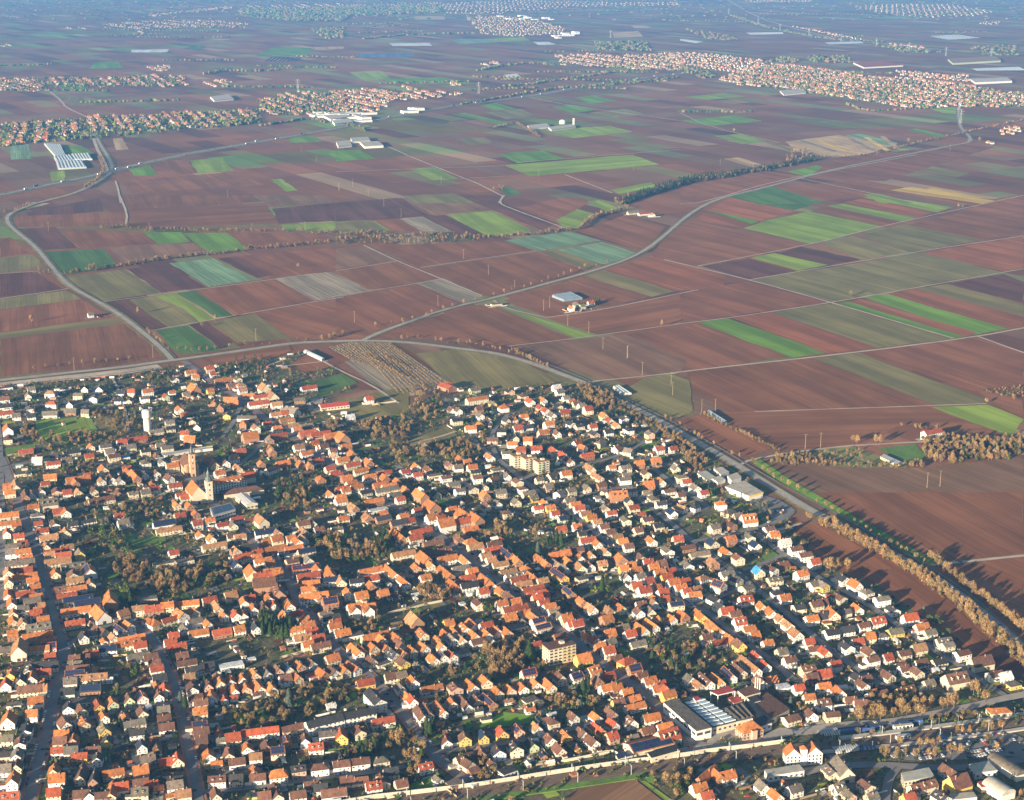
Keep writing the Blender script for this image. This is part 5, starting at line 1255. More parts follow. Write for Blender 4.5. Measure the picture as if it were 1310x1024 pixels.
t, l, W, o, rot = ridge_house('villa', 'white villa with steep bright orange hipped roof before the factory', 'villa', 'P3', 848, 522, 884, 514, 12, 6.2, 6.5, 'roof_o', 'wall_p', 1.1, win=(2, 3.0, 1.2, 1.6))
q = MB(); q.box(0, -W - 1.0, 0, 8.2, 4.4, 2.6, 'wall_p', top='roof_o'); q.build('bay', t)
landmark('the villa before the factory', o)
# warehouse with solar roof beside the railway
t, l, W, o, rot = ridge_house('solar_warehouse', 'cream warehouse whose wide roof is filled with dark solar panels beside the railway', 'warehouse', 'P3', 90, 668, 350, 606, 17, 5.2, 3.2, 'roof_o', 'wall_c', 0, win=(1, 6, 2, 1))
for i in range(14):
    for j in range(2):
        x0 = -l + .6 + i * (2 * l - 1.2) / 14; x1 = x0 + (2 * l - 1.2) / 14 - .14
        y0 = -.5 - j * (W - .7) / 2; y1 = y0 - (W - .7) / 2 + .14
        zz = lambda y: 5.2 + 3.2 + y * 3.2 / W + .3
        q = MB(); q.faces([(x0, y1, zz(y1) + .05), (x1, y1, zz(y1) + .05), (x1, y0, zz(y0) + .05), (x0, y0, zz(y0) + .05), (x0, y1, zz(y1) + .13), (x1, y1, zz(y1) + .13), (x1, y0, zz(y0) + .13), (x0, y0, zz(y0) + .13)], [(4, 5, 6, 7), (0, 1, 5, 4), (1, 2, 6, 5), (2, 3, 7, 6), (3, 0, 4, 7)], 'solar', tone(.2)); q.build('solar_panel', t)
landmark('the solar-roofed warehouse', o)
hall('warehouse_annex', 'cream annex with dark flat roof in front of the solar-roofed warehouse', 'annex', 'P3', '212,718 395,668 420,702 238,752', 5.6, 'roof_d', 'wall_c', (1, 7, 1.6, 1))
hall('warehouse_annex', 'cream lean-to carrying a small solar roof beside the noise barrier', 'annex', 'P3', '8,730 112,700 142,728 25,760', 4.6, 'solar', 'wall_c')

# station
def station_wing(x0, y0, x1, y1, label):
    t, l, W, o, rot = ridge_house('station_building', label, 'station', 'P3', x0, y0, x1, y1, 11.5, 9.0, 5.4, 'roof_o', 'wall_w', 0, win=(3, 2.6, 1.2, 1.7))
    return t, l, W, o
t, l, W, o = station_wing(1128, 658, 1150, 700, 'white three-storey station wing with orange gabled roof and a square stair tower')
q = MB(); q.box(l * .4, W + 2.2, 0, 13.4, 5, 5, 'wall_w', top='roof_o'); q.build('stair_tower', t)
q = MB(); q.lathe(l * .4, W + 2.2, [(3.9, 13.41), (.2, 16)], 4, 'roof_o', ph=math.pi / 4); q.build('tower_roof', t)
landmark('the white station building', o)
station_wing(1262, 648, 1288, 688, 'white three-storey station wing with orange gabled roof, without a tower')
hall('station_link', 'low white link building joining the two station wings', 'link building', 'P3', '1200,720 1245,712 1250,735 1205,745', 4.2, 'roof_d', 'white_paint', (1, 3, 1.4, 1.6))
t, l, W, o, rot = ridge_house('goods_shed', 'small white goods shed with orange hipped roof beside the tracks', 'shed', 'P4', 1115, 436, 1190, 430, 10, 4.2, 2.4, 'roof_o', 'wall_c', .8, win=(1, 4, 1.4, 1.2))
landmark('the orange-roofed goods shed', o)

# supermarkets along the bypass
hall('shop_hall', 'white flat-roofed shop hall nearest the brown copse', 'shop', 'T3', '530,826 585,810 645,850 590,872', 5, 'concrete', 'white_paint', (1, 5, 3, 1.4))
hall('shop_hall', 'white rounded-edge hall standing directly beside the bypass road', 'shop', 'T3', '635,796 690,788 735,818 682,838', 5, 'concrete', 'white_paint')
hall('shop_hall', 'tall white box hall between bypass and grey supermarket', 'shop', 'T3', '722,842 785,824 812,850 748,872', 6.5, 'concrete', 'white_paint')
hall('shop_hall', 'low white hall with pale roof beside green shrubs', 'shop', 'T3', '622,860 675,843 710,866 660,884', 4.5, 'concrete', 'white_paint')
t, Q, o = hall('supermarket', 'large grey-roofed supermarket with a yellow fascia beside its car park', 'supermarket', 'T3', '708,912 832,876 950,948 858,972', 6.5, 'concrete', 'white_paint')
A = local(pts('T3', '858,972 950,948', 6.5), o)
q = MB(); dx, dy = A[1][0] - A[0][0], A[1][1] - A[0][1]; L = math.hypot(dx, dy)
q.box((A[0][0] + A[1][0]) / 2 - dy / L * -.8, (A[0][1] + A[1][1]) / 2 - dx / L * .8, 4.8, 6.3, L, .5, 'yellow_paint', math.atan2(dy, dx)); q.build('fascia', t)
landmark('the yellow-edged supermarket', o)
# riding stable, farms, sports building
t, l, W, o, rot = ridge_house('riding_stable', 'long cream riding stable with red roof in the paddocks', 'stable', 'T1', 735, 388, 915, 368, 15, 4.6, 3.0, 'metal_red', 'wall_c', 0, win=(1, 4, 2.2, 1.6))
landmark('the red-roofed riding stable', o)
t, l, W, o, rot = ridge_house('clubhouse', 'pink and white clubhouse with low red roof among trees by the sports field', 'clubhouse', 'D', 822, 412, 915, 430, 9, 3.0, 1.4, 'roof_r', 'wall_w', 0)
hall('sports_stand', 'long grey-topped shed with an ochre edge beside the sports field', 'shed', 'D', '622,540 640,528 735,570 690,574', 3.0, 'metal', 'balcony_paint')
t, l, W, o, rot = ridge_house('barn_hall', 'big brown-red roofed barn at the end of the orchard rows', 'barn', 'T2', 205, 245, 275, 268, 15, 5, 3.6, 'roof_r', 'wall_k')
landmark('the barn by the orchard rows', o)
# greenhouses
def greenhouse(label, c, s, z, bays, m):
    P = pts(c, s); o = rank_pts(P); t = thing('greenhouse', label, 'greenhouse', *o)
    Q = local(P, o); f = quadmap(Q)
    b = MB(); b.prism(ccw(Q), 0, z, m); b.build('glass_wall', t)
    for i in range(bays):
        A = [f(i / bays, 0), f((i + 1) / bays, 0), f((i + 1) / bays, 1), f(i / bays, 1)]
        m0 = ((A[0][0] + A[1][0]) / 2, (A[0][1] + A[1][1]) / 2); m1 = ((A[2][0] + A[3][0]) / 2, (A[2][1] + A[3][1]) / 2)
        q = MB(); q.faces([(*A[0], z + .01), (*A[1], z + .01), (*A[2], z + .01), (*A[3], z + .01), (*m0, z + 1.3), (*m1, z + 1.3)], [(0, 4, 5, 3), (1, 2, 5, 4), (0, 1, 4), (2, 3, 5)], m, tone(.08)); q.build('glass_roof', t)
    fill_block(P)
    return o
o = greenhouse('wide blue-grey greenhouse beside the farmstead between the ploughed fields', 'f5', '822,388 895,376 938,397 868,406', 3.5, 6, 'glasshouse'); landmark('the farmstead greenhouse', o)
greenhouse('white greenhouse row nearest the village of the far plain', 'f1', '168,552 232,556 250,596 210,600', 4, 8, 'plastic_film')
greenhouse('white greenhouse between two others beside the curving road', 'f1', '205,602 268,594 282,612 214,618', 4, 6, 'plastic_film')
greenhouse('large pale greenhouse closest to the motorway', 'f1', '214,620 312,614 330,642 222,648', 4, 8, 'plastic_film')
greenhouse('pale greenhouse block closest to the curving road', 'f1', '272,592 338,588 352,611 285,613', 4, 6, 'plastic_film')
greenhouse('long narrow tunnel greenhouse with green-white film beside dark soil', 'T1', '632,58 652,50 768,104 748,112', 3, 1, 'plastic_film')
greenhouse('long pale tunnel beside the hedge strip in ploughed land', 'T3', '596,442 612,438 722,506 702,512', 2.6, 1, 'glasshouse')
greenhouse('pale film tunnel at the foot of the hedge beside the bypass', 'T3', '-10,285 30,275 110,325 40,330', 2.2, 3, 'plastic_film')
# industry south of the tracks
def vault(label, c, x, y, L, W, e, m, rot, wall='white_paint'):
    p = at(c, x, y); t = thing('vaulted_hall', label, 'hall', p[0], p[1], rot)
    b = MB(); b.prism([(-L / 2, -W / 2), (L / 2, -W / 2), (L / 2, W / 2), (-L / 2, W / 2)], 0, e, wall); b.build('wall', t)
    b = MB(); n = 10
    V = []
    for s in (-1, 1):
        for i in range(n + 1):
            a = math.pi * i / n
            V.append((s * (L / 2 + .2), -math.cos(a) * (W / 2 + .3), e + .01 + math.sin(a) * W * .3))
    b.faces(V, [(i, n + 1 + i, n + 2 + i, i + 1) for i in range(n)] + [tuple(range(n + 1))[::-1], tuple(range(n + 1, 2 * n + 2))], m); b.build('vault_roof', t)
    occupy(p[0], p[1], 14)
    return p
landmark('the grey barrel-vaulted hall', vault('grey barrel-vaulted hall at the edge of the station car park', 'P4', 1200, 840, 30, 11, 5, 'roof_g', GA))
vault('white barrel-vaulted hall with bright ends behind the car park halls', 'P4', 1145, 985, 20, 13, 5, 'concrete', GA)
hall('workshop_hall', 'flat grey-roofed workshop facing the station car park', 'workshop', 'P4', '960,795 1080,772 1140,832 1000,850', 6, 'concrete', 'white_paint', (1, 4, 2, 1.5))
hall('workshop_hall', 'cream flat-roofed building with dark roof panels beyond the station trees', 'workshop', 'P4', '525,850 700,815 735,870 545,905', 6.5, 'concrete', 'wall_c', (2, 3, 1.6, 1.3))
hall('workshop_hall', 'white flat-roofed workshop with brown canopy before the white vaulted hall', 'workshop', 'P4', '830,985 985,970 1010,1005 840,1022', 5, 'concrete', 'white_paint', (1, 4, 2, 1.4))
hall('workshop_hall', 'long pale flat-roofed hall across the road from the station', 'workshop', 'P3', '960,830 1180,795 1215,835 985,870', 5.5, 'concrete', 'white_paint', (1, 4, 2, 1.4))
hall('workshop_hall', 'red-topped hall between the grey and white vaulted halls', 'workshop', 'P4', '1010,905 1100,895 1130,925 1040,940', 5, 'metal_red', 'wall_c')
# far industry on the plain, each building a thing
far = [('f2', '728,478 800,470 815,482 742,490', 6, 'white', 'long white farm hall beside the bright green field'), ('f2', '808,484 900,474 912,482 820,494', 6, 'white', 'white farm hall closest to the silo tower'), ('f2', '0,540 50,535 60,552 8,558', 7, 'white', 'white warehouse at the end of the straight farm track'),
       ('f2', '55,525 120,522 130,535 62,540', 7, 'white', 'pale warehouse furthest from the straight farm track'), ('f2', '90,540 160,538 180,554 108,558', 7, 'white', 'white warehouse with bright front beside the ploughed field'), ('f3', '1105,300 1245,296 1265,308 1125,314', 9, 'white', 'very long white logistics hall beyond the far town'),
       ('f3', '1020,224 1200,216 1222,230 1040,240', 10, 'green', 'greenish logistics hall standing alone beyond the far town'), ('f3', '660,238 760,232 850,248 700,256', 8, 'red', 'reddish works hall at the far edge of the town'), ('f3', '380,345 470,340 480,352 395,360', 6, 'white', 'white flat hall on the near edge of the far town'),
       ('f1', '800,368 870,360 890,376 815,382', 7, 'white', 'white works roof alone between two far villages'), ('f1', '1230,440 1300,432 1330,444 1260,455', 8, 'white', 'blue-white works hall at the edge of the far village'), ('f1', '1265,460 1330,452 1345,464 1275,472', 8, 'white', 'low white works hall nearest the motorway')]
for c, s, z, col, lab in far:
    hall('far_hall', lab, 'hall', c, s, z, {'white': 'concrete', 'green': 'roof_t', 'red': 'roof_r'}[col], 'white_paint' if col != 'green' else 'wall_e')
p = at('f2', 862, 472); t = thing('silo', 'white domed silo beside the farm halls on the plain', 'silo', *p)
b = MB(); b.lathe(0, 0, [(11, 0), (11, 8)], 16, 'white_paint'); b.build('drum', t); b = MB(); b.lathe(0, 0, [(11.3, 8.01), (8, 12), (.5, 14)], 16, 'white_paint'); b.build('dome', t)
p = at('f2', 905, 480); t = thing('silo', 'slim white silo tower at the end of the farm halls', 'silo', *p)
b = MB(); b.lathe(0, 0, [(3.4, 0), (3.4, 24)], 14, 'white_paint'); b.build('drum', t); b = MB(); b.lathe(0, 0, [(3.6, 24.01), (.5, 26)], 14, 'metal'); b.build('dome', t)

# noise barrier along the railway, its panels between posts
BAR = smooth(pts('full', '380,1042 462,1024 524,1017 600,1008 664,998 700,992 786,979 872,969 906,963 960,957 1004,951'), 1)
W_ = walk(BAR, 5.0)
base_p = MB(); base_p.box(2.5, 0, 0, 3.6, 4.75, .35, 'white_paint', 0, (.74, .68, .60)); pm = base_p.mesh('panel')
post = MB(); post.box(0, 0, 0, 3.9, .28, .5, 'concrete'); pom = post.mesh('post')
blue = MB(); blue.box(2.5, 0, 0, 3.6, 4.75, .35, 'metal_blue', 0, (.9, 1.6, 1.6)); bm_ = blue.mesh('panel')
nb = thing('noise_barrier', 'long whitewashed noise barrier running along the railway', 'noise barrier', W_[0][0], W_[0][1])
for i, (x, y, a) in enumerate(W_):
    link('panel', bm_ if i in (78, 79, 95, 96, 100) else pm, nb, (x - W_[0][0], y - W_[0][1], .05), a)
    link('post', pom, nb, (x - W_[0][0], y - W_[0][1], 0), a)
BW2 = smooth(pts('full', '718,976 750,970 782,962 790,966'), 1)
o = BW2[0]; t = thing('garden_wall', 'cream garden wall behind the last houses above the railway', 'wall', *o)
for a, c in zip(BW2, BW2[1:]):
    L = math.hypot(c[0] - a[0], c[1] - a[1]); q = MB(); q.box(L / 2, 0, 0, 2.4, L, .3, 'wall_c'); q.build('panel', t, (a[0] - o[0], a[1] - o[1], 0), math.atan2(c[1] - a[1], c[0] - a[0]))
for c, s, lab in (('M2', '0,800 90,775 210,750', 'pale stone wall bounding the long kitchen gardens'), ('M1', '1170,830 1309,795', 'pale wall between the kitchen gardens and the dark sheds'), ('M0', '1150,432 1309,405', 'long white wall by the red-roofed cottage garden'), ('X', '600,112 800,82', 'cream wall behind the sandstone church'), ('P2', '1000,775 1280,728', 'cream boundary wall above the noise barrier'), ('T1', '1070,395 1225,372', 'cream wall at the edge of the riding paddock'), ('P1', '485,118 720,60', 'pale wall behind the rows of small gabled houses')):
    P = pts(c, s); o = P[0]; t = thing('garden_wall', lab, 'wall', *o)
    for a, b_ in zip(P, P[1:]):
        L = math.hypot(b_[0] - a[0], b_[1] - a[1]); n = max(1, int(L / 8))
        for i in range(n):
            q = MB(); q.box(L / n * (i + .5), 0, 0, 2.2, L / n - .1, .35, 'wall_c'); q.build('panel', t, (a[0] - o[0], a[1] - o[1], 0), math.atan2(b_[1] - a[1], b_[0] - a[0]))

# ------------------------------------------------------------------ sheds and garages in the yards
def road_clear(p, extra=1.0):
    for P, w in ROADS:
        for a, b in zip(P, P[1:]):
            if abs(p[0] - a[0]) < 120 and abs(p[1] - a[1]) < 120 and seg_dist(p, a, b) < w / 2 + extra:
                return False
    return True
OPEN = [pts(c, s) for c, s in (('M0', '520,180 1000,130 1060,330 1309,420 1309,700 820,720 620,620 560,330'), ('T0', '30,640 225,460 640,450 900,560 740,620 230,660'), ('M1', '440,40 640,30 700,130 560,190 430,160'), ('M1', '700,330 930,310 1180,340 1190,480 900,520 700,450'),
        ('P1', '500,340 960,300 1000,370 780,430 620,540 240,570 60,480 300,430'), ('P2', '470,30 700,20 800,150 700,260 480,210'), ('T1', '560,20 1309,20 1309,640 990,640 860,480 560,300'), ('T2', '0,20 350,40 1000,240 660,290 310,300 240,420 420,620 480,720 0,760'), ('T3', '0,250 620,740 700,860 1309,1024 1309,200 0,200'),
        ('P4', '200,420 500,330 900,300 1309,420 1309,560 900,520 420,560 200,520'), ('P3', '-200,780 1309,600 1309,1300 -200,1300'), ('P4', '-100,560 1400,420 1400,1300 -100,1300'), ('M4', '0,200 1309,200 1309,1100 900,1000 620,800 250,590 0,560'))]
SHED = MB(); shed_n = 0
cand = []
while len(cand) < 520:
    p = rand_in(VILLAGE)
    if any(inside(p, q) for q in OPEN) and rnd.random() < .93: continue
    if not in_view(*p): continue
    if near(p, 2.2) or not road_clear(p, 2.0): continue
    occupy(p[0], p[1], 2.6)
    cand.append(p)
cand.sort(key=lambda p: math.hypot(*p))
for n, p in enumerate(cand):
    w, l, e = rnd.uniform(2.8, 4.5), rnd.uniform(4.5, 9), rnd.uniform(2.2, 2.9)
    wall, roof = rnd.choice(('wall_w', 'wall_w', 'wall_c', 'wall_k', 'white_paint')), rnd.choice(('roof_g', 'roof_d', 'roof_b', 'roof_o', 'metal', 'roof_r', 'white_paint'))
    rot = grid_angle(p) + rnd.choice((0, math.pi / 2))
    lean = rnd.random() < .5
    B = MB(); B.prism([(-l / 2, -w / 2), (l / 2, -w / 2), (l / 2, w / 2), (-l / 2, w / 2)], 0, e, wall, tone())
    D = MB(); D.box(l / 2 + .03, 0, .05, 2.05, .08, 2.3, 'door', 0, tone(.5))
    R = MB()
    if lean:
        R.faces([(-l / 2 - .2, -w / 2 - .2, e + .02), (l / 2 + .2, -w / 2 - .2, e + .02), (l / 2 + .2, w / 2 + .2, e + .02), (-l / 2 - .2, w / 2 + .2, e + .02), (-l / 2 - .2, -w / 2 - .2, e + .2), (l / 2 + .2, -w / 2 - .2, e + .2), (l / 2 + .2, w / 2 + .2, e + .5), (-l / 2 - .2, w / 2 + .2, e + .5)], [(4, 5, 6, 7), (0, 1, 5, 4), (1, 2, 6, 5), (2, 3, 7, 6), (3, 0, 4, 7), (3, 2, 1, 0)], roof, tone(.15))
    else:
        R.faces([(-l / 2 - .2, -w / 2 - .25, e + .02), (l / 2 + .2, -w / 2 - .25, e + .02), (l / 2 + .2, w / 2 + .25, e + .02), (-l / 2 - .2, w / 2 + .25, e + .02), (-l / 2 - .2, 0, e + w * .36), (l / 2 + .2, 0, e + w * .36)], [(0, 1, 5, 4), (2, 3, 4, 5), (1, 2, 5), (3, 0, 4), (3, 2, 1, 0)], roof, tone(.15))
    if n < 300:
        t = thing('garden_shed', None, 'shed', p[0], p[1], rot, 'sheds and garages in the yards')
        B.build('wall', t); R.build('roof', t); D.build('door', t)
        rn = {'roof_g': 'grey', 'roof_d': 'dark', 'roof_b': 'brown', 'roof_o': 'orange', 'metal': 'metal', 'roof_r': 'red', 'white_paint': 'white'}[roof]
        LATER.append((t, 'small %s %s with %s roof' % ({'wall_w': 'white', 'wall_c': 'cream', 'wall_k': 'brick', 'white_paint': 'white'}[wall], 'lean-to garage' if lean else 'shed', rn), 'shed'))
    else:
        for b in (B, R, D): SHED.add(b, p[0], p[1], 0, rot)
tag(SHED.build('garden_sheds'), kind='stuff')

# paved yards, garden walls, fences and the odds and ends of every plot
PAVE, FENCE, ODDS = MB(), MB(), MB()
pz = 0
for h in ALL:
    if not in_view(h.x, h.y, 1.05): continue
    g = h.rot
    def off(u, v): return (h.x + math.cos(g) * u - math.sin(g) * v, h.y + math.sin(g) * u + math.cos(g) * v)
    for _ in range(2):
        if rnd.random() < .55:
            u, v = rnd.choice((-1, 1)) * (h.l * .5 + rnd.uniform(1, 4)), rnd.choice((-1, 1)) * (h.w * .4 + rnd.uniform(0, 4))
            p = off(u, v)
            if road_clear(p, -1):
                a, b_ = rnd.uniform(3, 7), rnd.uniform(2, 5); pz += 1
                c, q = math.cos(g), math.sin(g)
                PAVE.poly([(p[0] + c * i * a - q * j * b_, p[1] + q * i * a + c * j * b_, -.30 + .0001 * pz) for i, j in ((-1, -1), (1, -1), (1, 1), (-1, 1))], rnd.choice(('asphalt', 'asphalt', 'paving_red', 'asphalt_pale', 'concrete')), tone(.2))
    for _ in range(3):
        if rnd.random() < .75:
            p = off(rnd.choice((-1, 1)) * (h.l * .5 + rnd.uniform(1.5, 6)), rnd.choice((-1, 1)) * (h.w * .5 + rnd.uniform(1.5, 7)))
            L = rnd.uniform(5, 17); a = g + rnd.choice((0, math.pi / 2)) + rnd.uniform(-.05, .05)
            if near(p, -1.0) or not road_clear(p, 0): continue
            r = rnd.random()
            if r < .35: FENCE.box(p[0], p[1], 0, rnd.uniform(.8, 1.8), L, .22, rnd.choice(('white_paint', 'wall_c', 'concrete')), a, tone(.15))
            elif r < .6: FENCE.box(p[0], p[1], 0, rnd.uniform(1, 1.9), L, .12, 'wood_pole', a, tone(.3))
            else: FENCE.box(p[0], p[1], 0, rnd.uniform(1, 2.1), L, rnd.uniform(.7, 1.3), rnd.choice(('tree_ever', 'tree_leaf', 'tree_twig_dark')), a, tone(.3))
    for _ in range(2):
        p = off(rnd.choice((-1, 1)) * (h.l * .5 + rnd.uniform(1, 8)), rnd.choice((-1, 1)) * (h.w * .5 + rnd.uniform(1, 8)))
        if rnd.random() < .75 and not near(p, .2) and road_clear(p, 1):
            m = rnd.choices(('white_paint', 'metal', 'concrete', 'metal_blue', 'wood_pole', 'roof_d', 'roof_o', 'plastic_film', 'metal_red'), (6, 3, 3, 1.2, 3, 3, 1.5, 2, .6))[0]
            ODDS.box(p[0], p[1], 0, rnd.uniform(.5, 2.2), rnd.uniform(1, 4.4), rnd.uniform(1, 2.4), m, g + rnd.choice((0, math.pi / 2)), tone(.2))
beds = 0
while beds < 1500:
    p = rand_in(VILLAGE)
    if not in_view(*p) or near(p, 0) or not road_clear(p, 3) or any(inside(p, q) for q in NOBUSH): continue
    beds += 1; pz += 1
    g = grid_angle(p); c, q = math.cos(g), math.sin(g); a, b_ = rnd.uniform(3, 9), rnd.uniform(2, 6)
    PAVE.poly([(p[0] + c * i * a - q * j * b_, p[1] + q * i * a + c * j * b_, -.30 + .0001 * pz) for i, j in ((-1, -1), (1, -1), (1, 1), (-1, 1))], rnd.choice(('lawn', 'lawn', 'crop_lime', 'crop_olive', 'crop_mud', 'crop_dark', 'asphalt')), tone(.25))
tag(PAVE.build('yard_paving'), kind='structure')
tag(FENCE.build('garden_fencing'), kind='stuff')
tag(ODDS.build('garden_clutter'), kind='stuff')

# ------------------------------------------------------------------ trees
def rvec():
    z = rnd.uniform(-1, 1); a = rnd.uniform(0, 2 * math.pi); r = math.sqrt(1 - z * z)
    return Vector((r * math.cos(a), r * math.sin(a), z))
def twig_crown(n, R, H, base, mats, size, lobes=9, leaf=False):
    b = MB()
    cs = []
    for _ in range(lobes):
        v = rvec(); cs.append((v.x * R * .5, v.y * R * .5, base + (H - base) * (.5 + v.z * .34), rnd.uniform(.26, .56)))
    for i in range(n):
        cx, cy, cz, k = rnd.choice(cs)
        v = rvec() * (rnd.random() ** .45)
        c = Vector((cx + v.x * R * k, cy + v.y * R * k, max(base * .75, cz + v.z * (H - base) * k * .62)))
        if leaf:
            a = rvec() * size * rnd.uniform(.6, 1.2); d_ = rvec() * size * rnd.uniform(.6, 1.1)
        else:
            out = Vector((c.x, c.y, (c.z - base) * .9 + .5)).normalized()
            a = (out + rvec() * .8).normalized() * size * rnd.uniform(.9, 1.9); d_ = rvec() * size * .34
        s = rnd.uniform(.65, 1.3)
        b.poly([tuple(c - a * .5 - d_ * .5), tuple(c - a * .5 + d_ * .5), tuple(c + a * .5)], rnd.choice(mats), (s, s * rnd.uniform(.92, 1.06), s))
    return b
def trunk(H, r, limbs=5, R=3):
    b = MB()
    b.lathe(0, 0, [(r, 0), (r * .7, H * .35), (r * .35, H * .75)], 6, 'tree_trunk')
    for i in range(limbs):
        a = 2 * math.pi * i / limbs + rnd.uniform(-.4, .4); z0 = H * rnd.uniform(.25, .5)
        e = Vector((math.cos(a) * R * .6, math.sin(a) * R * .6, z0 + H * .32)); s = Vector((0, 0, z0)); w = Vector((-math.sin(a), math.cos(a), 0)) * r * .38; u = Vector((0, 0, r * .38))
        b.faces([tuple(s - w), tuple(s + w), tuple(s + u), tuple(e)], [(0, 1, 3), (1, 2, 3), (2, 0, 3)], 'tree_trunk')
    return b
def conifer(H, R, n, m):
    b = MB()
    for i in range(n):
        t = rnd.random() ** .8; z = H * (.08 + .92 * t); r = R * (1 - t) ** .85 * rnd.uniform(.55, 1.05) + .1
        a = rnd.uniform(0, 2 * math.pi); s = rnd.uniform(.55, 1.35)
        c = Vector((r * math.cos(a), r * math.sin(a), z)); o = Vector((math.cos(a), math.sin(a), -.45)) * R * .34; w = Vector((-math.sin(a), math.cos(a), 0)) * R * .24
        b.poly([tuple(c - o * .6 - w), tuple(c - o * .6 + w), tuple(c + o)], m, (s, s, s))
    return b
KINDS = {}
BARE, DARKB = ['tree_twig', 'tree_twig', 'tree_twig_dark'], ['tree_twig_dark', 'tree_twig_dark', 'tree_twig']
def make_kinds(tagname, mult):
    K = {}
    K['bare'] = [(twig_crown(int(640 * mult), 3.6, 10, 2.6, BARE, 1.0 / mult ** .4), trunk(10, .28, 5, 3.6)) for _ in range(3)]
    K['dark'] = [(twig_crown(int(640 * mult), 3.4, 8, 1.8, DARKB, 1.0 / mult ** .4), trunk(8, .25, 5, 3.2)) for _ in range(2)]
    K['orchard'] = [(twig_crown(int(80 * mult), 1.7, 3.6, .9, BARE, .9 / mult ** .4), trunk(3.4, .12, 4, 1.5))]
    K['green'] = [(twig_crown(int(330 * mult), 3.0, 7, .8, ['tree_leaf', 'tree_ever', 'tree_ever'], 1.1 / mult ** .4, leaf=True), trunk(6, .25, 4, 2)) for _ in range(2)]
    K['conifer'] = [(conifer(12, 2.7, int(320 * mult), 'tree_ever'), trunk(10, .25, 0)) for _ in range(2)]
    K['fir'] = [(conifer(11, 2.4, int(320 * mult), 'tree_blue_fir'), trunk(9, .22, 0))]
    K['bush'] = [(twig_crown(int(110 * mult), 1.7, 2.6, .3, m, .95 / mult ** .4, 4, True), None) for m in (['tree_leaf', 'tree_ever'], ['tree_ever', 'tree_leaf', 'tree_leaf'], DARKB, ['tree_ever', 'tree_twig_dark'], BARE)]
    return K
random_state = rnd.getstate()
NEAR, FAR = make_kinds('near', 1.0), make_kinds('far', .3)
TREES = []       # (x, y, kind, scale)
def tree(x, y, kind, s=1.0):
    TREES.append((x, y, kind, s * rnd.uniform(.82, 1.18)))
def wood(c, s, n, kinds, sc=1.0, clear=True):
    P = pts(c, s)
    for _ in range(n):
        p = rand_in(P)
        if clear and (near(p, 1.0) or not road_clear(p, 1)): continue
        tree(p[0], p[1], rnd.choice(kinds), sc)
def strip(c, s, step, kinds, w=4, sc=1.0, side=0.0):
    for x, y, a in walk(pts(c, s), step, w, side):
        tree(x, y, rnd.choice(kinds), sc)
B_, D_, G_, C_, H_ = 'bare', 'dark', 'green', 'conifer', 'bush'
# along the bypass and its banks
strip('M4', '20,255 130,300 330,410 530,520 730,650 880,760 1000,860 1150,985 1330,1140', 2.2, [B_, B_, B_, H_], 4.5, 1.0)
strip('M4', '20,262 130,310 330,420 530,530 730,660 880,775 1000,880 1150,1010 1330,1180', 2.4, [B_, B_, H_], 4.5, .92)
strip('M4', '720,490 760,520 880,610 1000,715 1150,815 1309,950 1400,1040', 3.2, [B_, B_, D_], 2.2, 1.05)
strip('M4', '-10,120 130,195 250,262 360,345 420,370', 13, [B_], 1.5, .7)
strip('M4', '430,375 550,440 640,490 700,530', 8, [B_], 1.5, .75)
strip('T3', '880,760 930,800 1020,860 1110,915 1190,950 1260,990', 15, [B_], 1.5, .72)
strip('T3', '0,395 80,440 150,480 220,520 300,560 380,590', 4, [B_, D_, H_], 8, .75)
wood('T3', '270,560 420,600 540,700 580,760 470,790 430,700 350,620', 110, [B_, D_, D_, H_], .8)
wood('T3', '480,780 560,720 600,780 540,830', 14, [D_], .8)
strip('T3', '330,480 420,520 490,580 580,620 720,700 820,740', 11, [B_, H_], 2, .6)
strip('T3', '545,450 700,520 850,595 1000,665 1050,690', 2.6, [B_, H_, D_], 2.5, .55)
wood('T2', '1050,250 1200,300 1309,340 1309,440 1210,430 1100,330', 120, [B_, D_, D_], .8)
strip('C', '60,40 120,70 190,105 250,130', 9, [B_], 2, .8)
strip('C', '500,240 560,280 650,330 730,380 800,430', 6, [B_, D_, H_], 5, .7)
strip('f5', '250,548 330,545 400,560 450,570 500,565 560,575 610,590 700,610', 9, [B_, H_], 4, .75)
strip('f5', '150,500 240,492 420,432 560,395 640,372 760,340 850,315 910,290 960,275 1040,262', 27, [B_], 4, .75)
strip('f4', '130,665 220,655 310,648 395,640 460,632 520,625', 17, [B_], 2, .75)
strip('f4', '560,520 640,590 770,595 830,585 910,575 1010,565 1050,560', 12, [B_, B_, H_], 3, .75)
strip('T0', '180,260 300,262 420,258 480,250 600,240', 7, [B_, D_, H_], 4, .6)
strip('f4', '1110,560 1180,555 1250,550 1300,530', 6, [B_, H_], 5, .75)
wood('T1', '60,140 200,110 380,95 390,160 240,180 60,200', 60, [C_, D_, G_], .75)
wood('D', '100,545 250,535 480,580 830,570 830,600 560,600 100,580', 150, [B_, H_, D_], .65)
wood('D', '250,530 400,510 540,500 560,560 300,560', 60, [H_, B_], .5)
for x, y in ((490, 475), (510, 480), (600, 478), (620, 482), (860, 560), (865, 545), (125, 555), (200, 560)): tree(*at('D', x, y), B_, 1.15)
wood('D', '820,450 960,450 1120,470 1330,450 1330,520 1240,555 1100,565 980,580 880,575 830,530', 330, [B_, B_, D_, G_], 1.0, False)
wood('D', '700,400 800,385 870,388 920,412 830,410', 22, [B_, H_], .6, False)
wood('D', '1080,225 1309,200 1309,260 1200,250', 60, [H_, 'orchard'], .8, False)
